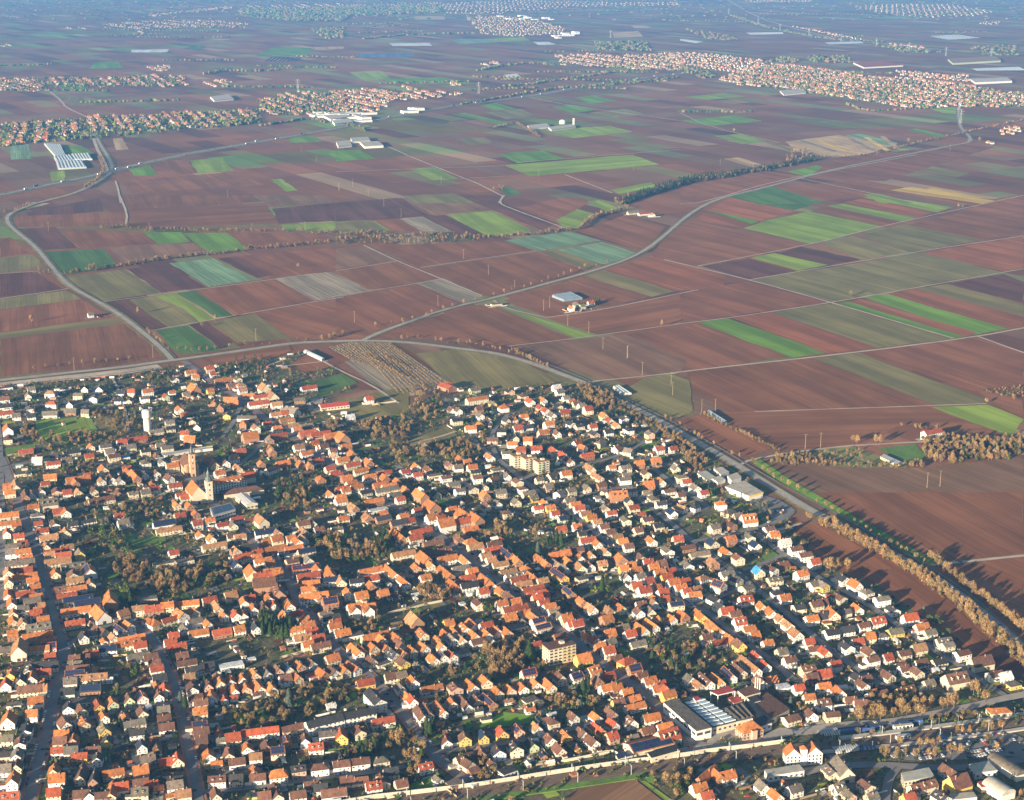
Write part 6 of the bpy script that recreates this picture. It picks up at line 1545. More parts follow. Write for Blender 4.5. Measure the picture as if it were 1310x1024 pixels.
# village gardens
wood('M0', '540,300 700,260 790,330 830,440 960,570 1100,600 840,560 700,430 600,420', 45, [G_, G_, C_, D_])
wood('M0', '720,520 900,500 960,560 1240,560 1309,500 1309,640 1140,720 1000,700 900,640 740,600', 110, [D_, B_, G_, H_])
wood('M0', '480,140 800,120 1000,100 1060,170 980,230 820,260 560,190', 55, [D_, B_, G_, H_], .8)
wood('M0', '640,640 860,680 900,740 800,700', 18, [G_, H_])
tree(*at('M0', 838, 775), C_, 1.1)
wood('M1', '440,60 560,50 620,90 600,150 470,120', 26, [G_, C_])
wood('M1', '620,50 700,80 720,180 560,190 440,140', 30, [D_, B_, H_])
wood('M1', '700,340 930,320 1000,400 1180,340 1190,480 900,510 700,450', 85, [D_, B_, G_, H_])
wood('M1', '1060,350 1190,340 1190,470 1120,480', 18, [C_, C_, G_])
wood('M1', '0,560 60,520 140,520 150,640 0,680', 36, [D_, H_, G_])
wood('M1', '340,830 410,820 470,880 560,920 560,1010 360,960', 42, [C_, G_, C_])
wood('M1', '900,850 1000,900 1120,860 1140,940 980,960', 26, [D_, B_, G_], .7)
wood('P1', '500,330 960,300 1000,370 780,430 620,540 240,570 60,480 300,430', 130, [D_, B_, G_, H_, H_], .8)
for x, y, k, s in ((540, 430, 'fir', 1.3), (1250, 690, B_, 1.5), (1215, 670, B_, 1.3), (1290, 770, B_, 1.2), (1145, 650, C_, .9), (950, 740, D_, .9), (840, 740, C_, .8), (490, 490, D_, .9), (300, 530, D_, 1.0), (235, 555, B_, .7), (1010, 620, D_, .9), (920, 400, G_, .7)): tree(*at('P1', x, y), k, s)
wood('P1', '820,720 1000,680 1120,620 1180,700 1010,760 860,780', 34, [D_, G_, C_, H_], .8)
wood('P0', '810,150 890,150 890,260 820,250', 12, [C_, G_, D_], .9)
tree(*at('P0', 745, 340), D_, 1.0); tree(*at('P0', 750, 355), G_, 1.1); tree(*at('P0', 1155, 400), 'fir', 1.1); tree(*at('P0', 1185, 440), C_, 1.0)
wood('P0', '30,90 170,100 160,150 20,150', 14, [G_, D_, H_], .8)
wood('P2', '480,60 720,40 720,190 560,270 470,200', 60, [D_, B_, D_], 1.15)
for x, y, k, s in ((765, 140, C_, 1.6), (785, 120, C_, 1.4), (500, 170, G_, 1.3), (470, 150, G_, 1.3), (600, 250, D_, 1.1), (640, 210, D_, 1.2), (130, 620, C_, 1.3), (150, 600, C_, 1.2), (110, 610, C_, 1.2), (845, 205, G_, .8), (1095, 440, 'fir', .9), (1110, 340, C_, 1.1), (1140, 330, C_, 1.0)): tree(*at('P2', x, y), k, s)
wood('P2', '860,360 1060,350 1250,390 1230,450 1000,460 860,420', 45, [D_, G_, B_, H_], .7)
wood('P2', '0,620 60,640 100,760 0,960', 34, [D_, B_, G_])
wood('P2', '410,760 560,820 520,920 400,900', 18, [D_, B_, H_], .7)
wood('P2', '180,180 480,150 460,240 200,240', 24, [H_, D_, G_], .7)
wood('P3', '190,30 560,40 700,110 560,200 430,230 360,230 280,110', 80, [G_, D_, C_, D_, H_], .9)
tree(*at('P3', 240, 150), C_, 1.1); tree(*at('P3', 395, 230), 'fir', 1.0); tree(*at('P3', 1125, 430), 'fir', .9)
strip('P3', '660,660 760,648 860,635 945,618', 1.6, [G_], 1.0, .34)
strip('P3', '600,780 720,768 860,760 980,745', 6, [B_, H_], 3, .6)
wood('P3', '300,900 520,860 520,960 380,1024', 30, [G_, D_, B_], .9)
wood('P4', '220,480 330,400 420,380 420,520 280,545', 26, [B_, B_, D_], .95)
wood('P4', '420,400 700,400 740,470 560,505 420,500', 40, [B_, B_, D_], .95)
for x, y in ((790, 440), (820, 430), (880, 425), (860, 440), (985, 360), (1010, 360), (1060, 400), (530, 470), (560, 480), (650, 490), (350, 500), (390, 510), (250, 530)): tree(*at('P4', x, y), B_, 1.25)
strip('P4', '720,510 900,490 1040,470', 4, [H_, D_], 3, .6)
for x, y in ((400, 740), (440, 740), (490, 760), (510, 690), (550, 750), (640, 690), (680, 680), (720, 690), (760, 680), (700, 750), (740, 760), (830, 730), (860, 720), (900, 740), (880, 600), (910, 600), (960, 600), (1050, 580), (1100, 580), (1160, 580), (620, 760), (1080, 650)): tree(*at('P4', x, y), B_, .85)
wood('T0', '240,600 480,585 740,590 740,625 480,640 300,700 255,660', 85, [D_, B_, H_], .8)
wood('T0', '570,440 860,440 900,560 760,600 690,540 560,450', 70, [B_, D_, H_], .75)
wood('T0', '390,750 600,750 600,820 410,840', 40, [D_, D_, G_], .7)
wood('T0', '110,540 230,530 230,620 120,610', 22, [B_, D_], .9)
wood('T0', '880,210 1090,200 1090,280 960,250', 30, [C_, D_, G_], .8)
wood('T1', '780,505 860,500 860,570 770,560', 14, [D_], 1.0)
wood('T1', '1000,520 1309,460 1309,610 1130,620 1000,580', 95, [B_, D_, D_, H_], .85)
wood('T1', '1160,650 1309,610 1309,760 1230,780', 40, [B_, H_, D_], .8)
wood('T1', '430,880 700,850 740,960 600,1000 440,980', 50, [G_, D_, C_, H_], .9)
tree(*at('T1', 490, 310), C_, 1.1); tree(*at('T1', 560, 250), C_, 1.2); tree(*at('T1', 1015, 660), 'fir', .8); tree(*at('T1', 345, 840), C_, 1.0)
wood('T2', '0,270 120,260 190,310 230,430 100,520 0,540', 60, [B_, D_, H_], .85)
wood('T2', '0,680 130,640 470,600 500,680 430,720 100,760', 95, [B_, B_, D_], .75)
wood('T2', '900,500 1020,480 1060,560 960,610 900,600', 26, [D_, B_], .7)
wood('M2', '430,300 600,250 650,330 480,350', 26, [B_, D_], .9)
wood('M2', '30,660 260,660 250,740 110,770', 40, [B_, D_], .85)
for x, y, k in ((800, 350, B_), (815, 330, B_), (820, 450, 'fir'), (880, 400, C_), (900, 390, C_), (940, 380, C_), (970, 390, C_), (1230, 690, C_), (1255, 660, C_), (1270, 690, G_), (1190, 690, G_), (480, 810, G_), (520, 820, G_), (440, 800, G_)): tree(*at('M2', x, y), k, 1.2)
for x, y, k in ((330, 330, B_), (600, 70, C_), (640, 60, C_), (620, 80, G_), (690, 60, D_), (855, 200, C_), (810, 110, 'fir'), (930, 180, C_), (990, 210, B_), (1250, 230, B_), (1230, 220, B_), (1110, 310, B_), (975, 450, D_), (930, 450, D_), (1150, 650, G_), (1180, 690, G_), (300, 920, C_), (1210, 380, G_), (1240, 390, G_)): tree(*at('M3', x, y), k, .9)
for x, y, k, s in ((70, 560, B_, 1.5), (110, 550, B_, 1.4), (180, 550, B_, 1.4), (45, 545, B_, 1.3), (665, 840, 'fir', 1.0), (720, 880, G_, 1.0), (750, 890, G_, 1.1), (775, 900, G_, .9), (700, 865, G_, .9), (825, 950, G_, .9), (880, 1000, G_, .7)): tree(*at('M4', x, y), k, s)
# single trees, hedgerows and streams out in the fields
for x, y in ((120, 485), (525, 452), (770, 503), (820, 478), (1135, 278)): tree(*at('f4', x, y), B_, 1.1)
wood('f4', '120,300 150,280 190,300 150,318', 8, [D_, B_], .8, False)
strip('f4', '250,302 350,288 460,272 560,255 700,238 840,225 950,208 1100,198 1200,185 1309,180', 5, [D_, D_, B_, H_], 4, .92)
strip('f4', '340,290 365,288', 4, [B_], 2, 1.3)
strip('f4', '385,130 430,125 490,120', 6, [B_, D_], 5, .9)
strip('f4', '490,132 650,135 800,138 950,140 1070,138 1200,140 1309,150', 4.5, [H_, H_, D_, B_], 4, .8)
strip('f4', '1190,150 1300,140', 7, [B_, H_], 4, .8)
strip('f4', '20,70 60,60 120,35', 8, [B_], 3, .8)
wood('f5', '0,150 100,140 300,150 440,145 540,155 560,172 300,190 100,188 0,185', 300, [B_, D_, H_, G_], .8, False)
strip('f5', '540,165 640,160 760,152 850,138 930,128', 4, [B_, D_, H_], 6, .95)
strip('f5', '930,128 960,100 1000,80 1040,72 1080,58', 5, [B_, D_], 5, .9)
wood('f5', '1060,20 1120,0 1115,55 1080,60', 26, [B_, D_], 1.0, False)
strip('full', '797,262 830,247 880,232 940,224 1000,214 1045,205', 2.5, [C_, C_, D_, G_], 8, 1.25)  # dark conifers picked so their colour stands in for the hedge's shade
strip('full', '790,262 830,250 880,235 940,226', 4, [D_, C_, C_], 6, 1.2)  # second row of the same hedge, shade again put into dark tree colours
wood('f3', '390,595 470,570 500,590 420,640', 26, [B_, D_], 1.2, False)
strip('f3', '500,600 570,600 670,598 730,590 810,575 870,555 960,535 1060,515 1160,490 1309,460', 9, [D_, H_, B_], 4, .85)
strip('f3', '-10,690 40,685 110,668 250,660 340,650', 4, [D_, C_], 7, 1.0)
for x, y in ((205, 505), (870, 545), (1195, 490), (1100, 545), (1140, 540)): tree(*at('f3', x, y), B_, 1.5)
for x, y in ((650, 385), (1075, 50), (1060, 48)): tree(*at('f6', x, y), B_, 1.0)
tree(*at('D', 1130, 285), B_, .9); tree(*at('D', 1260, 270), B_, .9); tree(*at('f5', 1240, 500), B_, 1.1)
wood('f5', '860,430 900,438 1010,415 1010,400 985,405', 14, [C_, G_, D_], .8)
strip('f2', '600,490 680,470 740,500 770,525', 6, [D_, B_], 5, .9)
strip('f2', '100,500 60,480', 6, [D_], 5, .9)
strip('f1', '380,600 400,650 370,690 320,720', 6, [B_, D_], 5, .9)
wood('f2', '590,715 640,710 640,730 600,730', 6, [D_, B_], .9, False)
# orchard rows
for i in range(9):
    strip('T1', '%d,%d %d,%d' % (800 + i * 20, 25 - i * 4, 960 + i * 34, 120 + i * 9), 3.6, ['orchard'], .5, .66)
for i in range(13):
    strip('T1', '%d,%d %d,%d' % (960 + i * 18, -6, 1240 + i * 30, 318 - i * 2), 3.6, ['orchard'], .5, .62)
strip('T1', '1070,100 1180,160 1309,235', 4, [B_], 1.5, .4)
strip('T1', '1150,90 1230,130 1330,185', 4, [B_], 1.5, .4)
# shrubs and small trees in every yard
k = 0
while k < 11000:
    p = rand_in(VILLAGE)
    if not in_view(p[0], p[1], 1.05): continue
    if near(p, -.6) or not road_clear(p, .8) or any(inside(p, q) for q in NOBUSH): continue
    r = rnd.random()
    tree(p[0], p[1], H_ if r < .80 else (D_ if r < .85 else (G_ if r < .94 else (B_ if r < .97 else C_))), rnd.uniform(.6, 1.15) if r < .80 else rnd.uniform(.42, .66))
    k += 1
LOOK = {'bare': 'bare brown tree', 'dark': 'dark leafless tree', 'green': 'dense green tree', 'conifer': 'dark conifer', 'fir': 'blue-green fir', 'orchard': 'small orchard tree', 'bush': 'garden shrub'}
def size_key(t):
    hgt = {'bush': 2.6, 'orchard': 3.6}.get(t[2], 9) * t[3]
    return (in_view(t[0], t[1]) and t[2] != 'bush') * hgt / math.hypot(t[0], t[1], CAM_H)
TREES.sort(key=size_key, reverse=True)
shared = {}
MT = {}
def stuff_mesh(items, lib, name):
    """many plants in one mesh, assembled from plain arrays"""
    V, Fv, M_, T_ = [], [], [], []
    mats = []
    base = 0
    cache = {}
    for x, y, kind, s in items:
        j = rnd.randrange(len(lib[kind]))
        if (kind, j) not in cache:
            b = MB()
            for part in lib[kind][j]:
                if part is not None: b.add(part)
            tri = []; mi = []; ti = []
            for f, m, t in zip(b.f, b.m, b.t):
                for q in range(1, len(f) - 1):
                    tri.append((f[0], f[q], f[q + 1])); mi.append(b.mats[m]); ti.append(t)
            cache[(kind, j)] = (np.array(b.v), np.array(tri), mi, np.array(ti))
            for m in set(mi):
                if m not in mats: mats.append(m)
        v, tri, mi, ti = cache[(kind, j)]
        a = rnd.uniform(0, 6.283); c, q = math.cos(a), math.sin(a); hs = s * rnd.uniform(.9, 1.1)
        V.append(np.stack([x + s * (c * v[:, 0] - q * v[:, 1]), y + s * (q * v[:, 0] + c * v[:, 1]), hs * v[:, 2]], 1))
        Fv.append(tri + base); base += len(v)
        M_.append(np.array([mats.index(m) for m in mi])); tn = np.array(tone(.28, .14)); T_.append(ti * tn)
    if not V: return
    V = np.concatenate(V).astype(np.float32); Fv = np.concatenate(Fv).astype(np.int32); M_ = np.concatenate(M_).astype(np.int32); T_ = np.concatenate(T_)
    me = bpy.data.meshes.new(name)
    me.vertices.add(len(V)); me.vertices.foreach_set('co', V.ravel())
    me.loops.add(len(Fv) * 3); me.loops.foreach_set('vertex_index', Fv.ravel())
    me.polygons.add(len(Fv)); me.polygons.foreach_set('loop_start', np.arange(0, len(Fv) * 3, 3, dtype=np.int32))
    for m in mats: me.materials.append(MATS[m])
    me.polygons.foreach_set('material_index', M_)
    A = me.attributes.new('tint', 'FLOAT_COLOR', 'FACE'); arr = np.ones((len(Fv), 4), dtype=np.float32); arr[:, :3] = T_
    A.data.foreach_set('color', arr.ravel())
    me.update(calc_edges=True); me.validate()
    tag(link(name, me), kind='stuff')
rest = []
NT = 300
for n, (x, y, kind, s) in enumerate(TREES):
    if n < NT:
        j = rnd.randrange(len(NEAR[kind]))
        if (kind, j) not in shared:
            cr, tr = NEAR[kind][j]
            shared[(kind, j)] = (cr.mesh('crown'), tr.mesh('trunk'))
        t = thing('tree', None, 'tree', x, y, rnd.uniform(0, 6.28), 'trees in and around the village')
        t.scale = (s, s, s * rnd.uniform(.9, 1.1))
        link('crown', shared[(kind, j)][0], t); link('trunk', shared[(kind, j)][1], t)
        LATER.append((t, ('tall ' if s > 1.15 else ('small ' if s < .65 else '')) + LOOK[kind], 'tree'))
    else:
        rest.append((x, y, kind, s))
nearr = [r for r in rest if r[2] != 'bush' and math.hypot(r[0], r[1]) < 2300]
nb_ = [r for r in rest if r[2] != 'bush' and math.hypot(r[0], r[1]) >= 2300]
shr = [r for r in rest if r[2] == 'bush']
stuff_mesh(nearr + nb_, {k: (NEAR[k] if k in ('bare', 'dark') else FAR[k]) for k in FAR}, 'more_trees')
stuff_mesh(shr, FAR, 'shrubbery')

# ------------------------------------------------------------------ poles, pylons and masts
def pole_mesh(h, arms):
    b = MB(); b.lathe(0, 0, [(.24, 0), (.14, h)], 6, 'wood_pole'); s = b.mesh('shaft')
    c = MB()
    for z, L in arms: c.box(0, 0, h - z - .12, h - z + .12, L, .2, 'wood_pole')
    return s, c.mesh('crossarm')
PM = pole_mesh(19, ((.6, 5.0),))
POLES = [('f5', '70,484 388,422 485,242 580,304 680,363 790,440 813,428 882,498 962,525 1016,587 1108,620 182,45 248,84'), ('f4', '975,553 583,618 283,667 185,136 570,138 960,140 1162,132'), ('T3', '84,92 178,200 362,265 372,330 558,445 645,440 1220,672'), ('D', '845,692 907,684 262,503 335,497'),
         ('f2', '400,700 772,676 1132,652 63,712 123,750 12,728'), ('f3', '153,632 747,592 1028,575'), ('f1', '868,755 1290,725 1205,620 1147,580')]
for c, s in POLES:
    for i, p in enumerate(pts(c, s)):
        t = thing('power_pole', None, 'power pole', p[0], p[1], RAD(rnd.choice((20, 28, 35))), 'power poles across the fields')
        link('shaft', PM[0], t); link('crossarm', PM[1], t)
        LATER.append((t, 'slim timber-coloured power pole in the fields', 'power pole'))
# lattice pylons far off
def pylon():
    b = MB(); h = 46
    for sx in (-1, 1):
        for sy in (-1, 1):
            b.faces([(sx * 3.6 - .35, sy * 3.6, 0), (sx * 3.6 + .35, sy * 3.6, 0), (sx * .6 + .25, sy * .6, h), (sx * .6 - .25, sy * .6, h)], [(0, 1, 2, 3)], 'metal')
            b.faces([(sx * 3.6, sy * 3.6 - .35, 0), (sx * 3.6, sy * 3.6 + .35, 0), (sx * .6, sy * .6 + .25, h), (sx * .6, sy * .6 - .25, h)], [(0, 1, 2, 3)], 'metal')
    for k in range(6):
        z0, z1 = k * 7.0, k * 7.0 + 7
        r0, r1 = 3.6 - z0 / h * 3, 3.6 - z1 / h * 3
        for s in (-1, 1):
            b.faces([(-r0, s * r0, z0), (-r0, s * r0, z0 + .5), (r1, s * r1, z1), (r1, s * r1, z1 - .5)], [(0, 1, 2, 3)], 'metal')
    c = MB()
    for z, L in ((31, 20), (38, 26), (44, 14)):
        c.box(0, 0, z, z + .6, L, .6, 'metal')
    return b.mesh('lattice'), c.mesh('crossarm')
PY = pylon()
for i, p in enumerate(pts('f3', '613,160 747,178 872,195 1012,214 490,140 380,118 297,95 185,55 1185,215') + pts('f2', '543,358 1045,145') + pts('f1', '1135,345') + pts('f3', '1062,420 1068,470')):
    t = thing('electricity_pylon', None, 'pylon', p[0], p[1], RAD(15), 'pylons across the far plain')
    link('lattice', PY[0], t); link('crossarm', PY[1], t)
    LATER.append((t, 'grey lattice electricity pylon on the far plain', 'pylon'))
# catenary masts along the railway
b = MB(); b.box(0, 0, 0, 8.2, .35, .35, 'metal'); mm0 = b.mesh('post'); b = MB(); b.box(0, -1.9, 6.9, 7.1, .12, 3.8, 'metal'); b.box(0, -1.6, 7.9, 8.0, .1, 3.2, 'metal'); mm1 = b.mesh('bracket')
for s, side in ((7.2, 0), (-7.2, math.pi)):
    for x, y, a in walk(TRACK, 42, 0, s):
        if not in_view(x, y, 1.1): continue
        t = thing('catenary_mast', None, 'mast', x, y, a + side, 'catenary masts of the railway')
        link('post', mm0, t); link('bracket', mm1, t)
        LATER.append((t, 'thin grey railway catenary mast beside the tracks', 'mast'))
# platform lamps
b = MB(); b.lathe(0, 0, [(.09, 1.4), (.06, 6.4)], 6, 'metal'); l0 = b.mesh('post'); b = MB(); b.box(0, .45, 6.4, 6.55, .3, 1.1, 'white_paint'); l1 = b.mesh('lamp_head')
for x, y, a in walk(PLAT, 17, 0, 1.5) + walk(PLAT2, 22, 0, -1.2):
    if in_view(x, y):
        t = thing('platform_lamp', None, 'lamp', x, y, a, 'lamps on the platforms'); link('post', l0, t); link('lamp_head', l1, t)
        LATER.append((t, 'slim platform lamp standing on the station platform', 'lamp'))
# bicycle shelters and other small station things
def shelter(m):
    b = MB(); n = 6; V = []
    for s in (-1, 1):
        for i in range(n + 1):
            a = math.pi * .62 * i / n
            V.append((s * .78, 3.2 - math.cos(a) * 2.6 - 3.0, .4 + math.sin(a) * 2.4))
    b.faces(V, [(i, n + 1 + i, n + 2 + i, i + 1) for i in range(n)], m); r = b.mesh('canopy')
    b = MB()
    for s in (-1, 1): b.box(s * .7, .5, 0, 2.6, .14, .14, 'metal')
    return r, b.mesh('post')
SG, SB = shelter('metal'), shelter('metal_blue')
for c, x0, x1, y0, y1, n, which in (('P4', 0, 110, 600, 588, 8, SG), ('P4', 95, 235, 712, 690, 10, SG), ('P4', 262, 292, 695, 690, 2, SB), ('P4', 315, 340, 688, 684, 2, SB)):
    for i in range(n):
        u = i / max(1, n - 1)
        p = at(c, x0 + (x1 - x0) * u, y0 + (y1 - y0) * u)
        t = thing('bicycle_shelter', None, 'shelter', p[0], p[1], RAD(14), 'bicycle shelters by the station'); t.scale = (1, 2.2, 1)
        link('canopy', which[0], t); link('post', which[1], t)
        LATER.append((t, '%s curved bicycle shelter beside the station tracks' % ('grey' if which is SG else 'blue'), 'shelter'))
def low_box(name, lab, cat, c, x, y, L, W, H, m, roof, rot=RAD(13)):
    p = at(c, x, y); t = thing(name, lab, cat, p[0], p[1], rot)
    b = MB(); b.box(0, 0, .4, H, L, W, m); b.build('body', t)
    b = MB(); b.box(0, 0, H + .01, H + .2, L + .4, W + .4, roof); b.build('roof', t)
    b = MB()
    for i in range(max(2, int(L / 3))): b.box(-L / 2 + (i + .5) * L / max(2, int(L / 3)), -W / 2 - .03, 1.2, H - .5, 1.6, .1, 'window')
    tag(b.build('glazing', t), kind='stuff'); occupy(p[0], p[1], W)
low_box('waiting_shelter', 'pale waiting shelter at the middle of the station platform', 'shelter', 'P4', 535, 566, 16, 3, 3.2, 'white_paint', 'concrete')
low_box('waiting_shelter', 'small pale shelter on the platform next to the green bush', 'shelter', 'P4', 535, 632, 12, 3, 3.2, 'white_paint', 'metal')
for i, (x, y, L, lab) in enumerate(((175, 592, 12, 'blue container nearest the grey bicycle shelters'), (270, 582, 14, 'blue container between red mark and platform end'), (350, 572, 12, 'blue container closest to the platform shelter'), (535, 545, 20, 'long blue container row beside the station lane'), (615, 532, 12, 'blue container at the end of the station lane row'), (785, 630, 8, 'blue box trailer standing at the station car park'))):
    p = at('P4', x, y); t = thing('container', lab, 'container', p[0], p[1], RAD(13 if i < 5 else -60))
    b = MB(); b.box(0, 0, .1, 2.9, L, 2.8, 'metal_blue', 0, tone(.2)); b.build('body', t); b = MB(); b.box(L / 2 + .03, 0, .3, 2.7, .06, 2.3, 'metal_blue', 0, (.6, .6, .6)); b.build('door', t)

# ------------------------------------------------------------------ parked cars
PAINT = dict(white=(.75, .75, .75), silver=(.42, .43, .45), black=(.02, .02, .022), grey=(.12, .12, .13), blue=(.03, .07, .22), red=(.40, .03, .03))
for k, c in PAINT.items():
    material('car_' + k, c, rough=.3, spec=.5)
material('tyre', (.015, .015, .015))
CARS = {}
for k in PAINT:
    b = MB()
    def sec(xs, zs, w, m):
        V = [(x, -w, z) for x, z in zip(xs, zs)] + [(x, w, z) for x, z in zip(xs, zs)]
        n = len(xs); b.faces(V, [(i, (i + 1) % n, n + (i + 1) % n, n + i) for i in range(n)] + [tuple(range(n))[::-1], tuple(range(n, 2 * n))], m)
    sec([-2.1, 2.1, 2.15, 1.2, -2.0, -2.15], [.3, .3, .75, .92, .95, .7], .88, 'car_' + k)
    sec([-1.7, 1.1, .55, -1.2], [.94, .92, 1.38, 1.40], .78, 'window')
    sec([-1.25, .6, .5, -1.15], [1.39, 1.38, 1.46, 1.47], .76, 'car_' + k)
    for x in (-1.35, 1.35):
        for s in (-.86, .86):
            b.box(x, s, 0, .62, .62, .2, 'tyre')
    b.box(2.13, 0, .55, .7, .08, 1.4, 'marking', 0, (.9, .9, .8)); b.box(-2.14, 0, .6, .74, .08, 1.4, 'metal_red')
    CARS[k] = b.mesh('car')
spots = []
def parked(P, step, side, prob, turn=0.0, z=.5):
    for x, y, a in walk(P, step, 0, side):
        if rnd.random() < prob and in_view(x, y): spots.append((x, y, a + turn, z))
parked(LEFT_STREET, 7, 4.6, .5); parked(LEFT_STREET, 7, -4.6, .45)
parked(MAIN, 9, 4.6, .3); parked(MAIN, 9, -4.6, .3); parked(SECOND, 8, 3.6, .4); parked(THIRD, 8, 3.6, .4)
for P, w in ROADS[4:16]:
    parked(P, 13, 2.8, .25)
for c, s in (('P4', '480,722 590,708'), ('P4', '470,750 560,738'), ('P4', '600,735 720,722'), ('P4', '620,765 800,742'), ('P4', '800,672 880,662'), ('P4', '880,690 960,668'), ('P4', '930,725 1080,705'), ('P4', '960,755 1130,722'), ('P4', '940,662 1060,645'), ('P4', '1060,665 1250,640'), ('P4', '1080,720 1240,690'), ('P4', '880,620 1030,605'), ('P4', '1060,610 1200,600'), ('M3', '930,105 1060,85'), ('M3', '950,140 1100,130'), ('M3', '980,175 1090,180'), ('P4', '280,545 370,530'), ('T3', '960,1000 1040,985')):
    parked(pts(c, s), 2.7, 0, .72, math.pi / 2 + .15, .2)
for P in (BYPASS, NE_ROAD, LEFT_ROAD):
    parked(P, 90, 2.2, .6, 0, .6); parked(P, 120, -2.2, .6, 0, .6)
for c, x, y in (('P4', 1230, 725), ('P4', 965, 752), ('P3', 480, 690), ('P3', 1150, 585), ('P3', 850, 1005), ('P3', 1250, 785), ('P4', 65, 360), ('P4', 285, 760), ('H', 1005, 335), ('P1', 1160, 350), ('P1', 1190, 395), ('P1', 1205, 430)):
    p = at(c, x, y); spots.append((p[0], p[1], RAD(rnd.uniform(-60, 20)), .3))
spots.sort(key=lambda s: math.hypot(s[0], s[1]))
names = list(PAINT)
for x, y, a, z in spots[:300]:
    k = rnd.choices(names, (7, 5, 5, 5, 2, 1.4))[0]
    t = tag(link('parked_car', CARS[k], None, (x, y, z), a + rnd.choice((0, math.pi))), None, 'car', 'cars parked in streets and car parks')
    LATER.append((t, '%s car parked' % k, 'car'))
# vehicles on the motorway
for x, y, a in walk(MOTORWAY, 110, 5, 5) + walk(MOTORWAY, 140, 5, -5):
    if not in_view(x, y): continue
    if rnd.random() < .4:
        b = MB(); b.box(-1, 0, .8, 4.0, 13, 2.5, 'white_paint' if rnd.random() < .7 else 'metal_blue'); b.box(6.8, 0, .6, 3.6, 2.2, 2.5, 'car_' + rnd.choice(names)); b.box(0, 0, .1, .8, 14, 2.2, 'tyre')
        t = tag(b.build('lorry', None, (x, y, ZR), a), None, 'lorry', 'vehicles on the motorway'); LATER.append((t, 'lorry driving along the distant motorway', 'lorry'))
    else:
        t = tag(link('driving_car', CARS[rnd.choice(names)], None, (x, y, ZR + .04), a), None, 'car', 'vehicles on the motorway'); LATER.append((t, 'car driving along the distant motorway', 'car'))

# ------------------------------------------------------------------ towns and woods far off on the plain
def far_town(c, s, n, tall=1.0):
    P = pts(c, s)
    ax = RAD(rnd.uniform(-75, -50)); cs_, sn_ = math.cos(ax), math.sin(ax)
    o = rank_pts(P); R_ = max(math.hypot(p[0] - o[0], p[1] - o[1]) for p in P)
    spots_ = []
    area = abs(sum(P[i][0] * P[(i + 1) % len(P)][1] - P[(i + 1) % len(P)][0] * P[i][1] for i in range(len(P)))) / 2
    k_ = max(.75, math.sqrt(area / n / 430))
    v = -R_
    row = 0
    while v < R_:
        u = -R_
        while u < R_:
            q = (o[0] + cs_ * u - sn_ * v, o[1] + sn_ * u + cs_ * v)
            if inside(q, P): spots_.append((q[0] + rnd.uniform(-7, 7), q[1] + rnd.uniform(-7, 7)))
            u += 14 * k_
        v += (20 if row % 2 else 36) * k_
        row += 1
    rnd.shuffle(spots_)
    for x, y in spots_[:n]:
        w, l, e = rnd.uniform(7, 9.5), rnd.uniform(8, 14), rnd.uniform(2.6, 4.8) * tall
        rot = ax + rnd.choice((0, math.pi / 2)) + rnd.uniform(-.1, .1)
        B = MB(); W, Lh = w / 2, l / 2; t = tone(.1); rise = w * .55
        V = [(-Lh, -W, 0), (Lh, -W, 0), (Lh, W, 0), (-Lh, W, 0), (-Lh, -W, e), (Lh, -W, e), (Lh, W, e), (-Lh, W, e), (-Lh, 0, e + rise), (Lh, 0, e + rise)]
        B.faces(V, [(0, 1, 5, 4), (2, 3, 7, 6), (1, 2, 6, 9, 5), (3, 0, 4, 8, 7)], rnd.choice(('wall_w', 'wall_c', 'wall_c', 'wall_c', 'wall_p')), tuple(.85 * q_ for q_ in t))
        q = .5; k = rise / W * q
        B.faces([(-Lh - q, -W - q, e - k + .1), (Lh + q, -W - q, e - k + .1), (Lh + q, 0, e + rise + .1), (-Lh - q, 0, e + rise + .1), (Lh + q, W + q, e - k + .1), (-Lh - q, W + q, e - k + .1)], [(0, 1, 2, 3), (3, 2, 4, 5)], rnd.choice(('roof_o', 'roof_o', 'roof_o', 'roof_b', 'roof_r', 'roof_t', 'roof_t', 'roof_g', 'roof_d')), tone(.2))
        MASS.add(B, x, y, 0, rot)
def big_sheds(c, s, n):
    P = pts(c, s)
    for _ in range(n):
        x, y = rand_in(P)
        B = MB(); B.box(0, 0, 0, rnd.uniform(6, 11), rnd.uniform(30, 80), rnd.uniform(20, 40), 'white_paint', 0, (1, 1, 1), rnd.choice(('concrete', 'metal', 'white_paint')))
        MASS.add(B, x, y, 0, RAD(-63 + rnd.choice((0, 90))))
far_town('f1', '0,300 110,298 140,312 160,345 120,350 0,345', 110)
far_town('f1', '140,300 480,296 560,285 700,292 715,325 620,335 480,325 300,325 160,325', 190)
far_town('f1', '560,258 640,250 650,270 580,275', 22)
far_town('f1', '750,318 860,300 885,325 800,335', 24)
far_town('f1', '0,478 150,462 260,470 300,492 250,520 150,545 60,552 0,560', 150)
far_town('f1', '250,470 360,440 520,445 700,425 860,430 1000,410 1010,435 900,470 870,480 700,490 520,495 370,500 260,495', 260)
far_town('f1', '970,385 1100,350 1309,350 1309,440 1200,440 1040,440', 150)
big_sheds('f1', '1150,430 1309,430 1309,450 1200,450', 6)
far_town('f2', '-20,350 150,335 250,365 200,400 120,440 0,430', 210)
far_town('f2', '180,360 380,345 480,360 400,372 240,385', 60)
big_sheds('f2', '0,440 140,430 100,470 0,480', 10)
big_sheds('f2', '260,418 330,412 330,428 260,432', 3)
far_town('f1', '390,95 480,85 640,78 820,80 950,90 940,108 760,105 560,112 400,108', 170)
far_town('f1', '510,122 570,120 570,130 510,130', 8); far_town('f1', '235,105 335,105 335,112 240,112', 7)
far_town('f1', '0,172 60,170 60,178 0,180', 8)
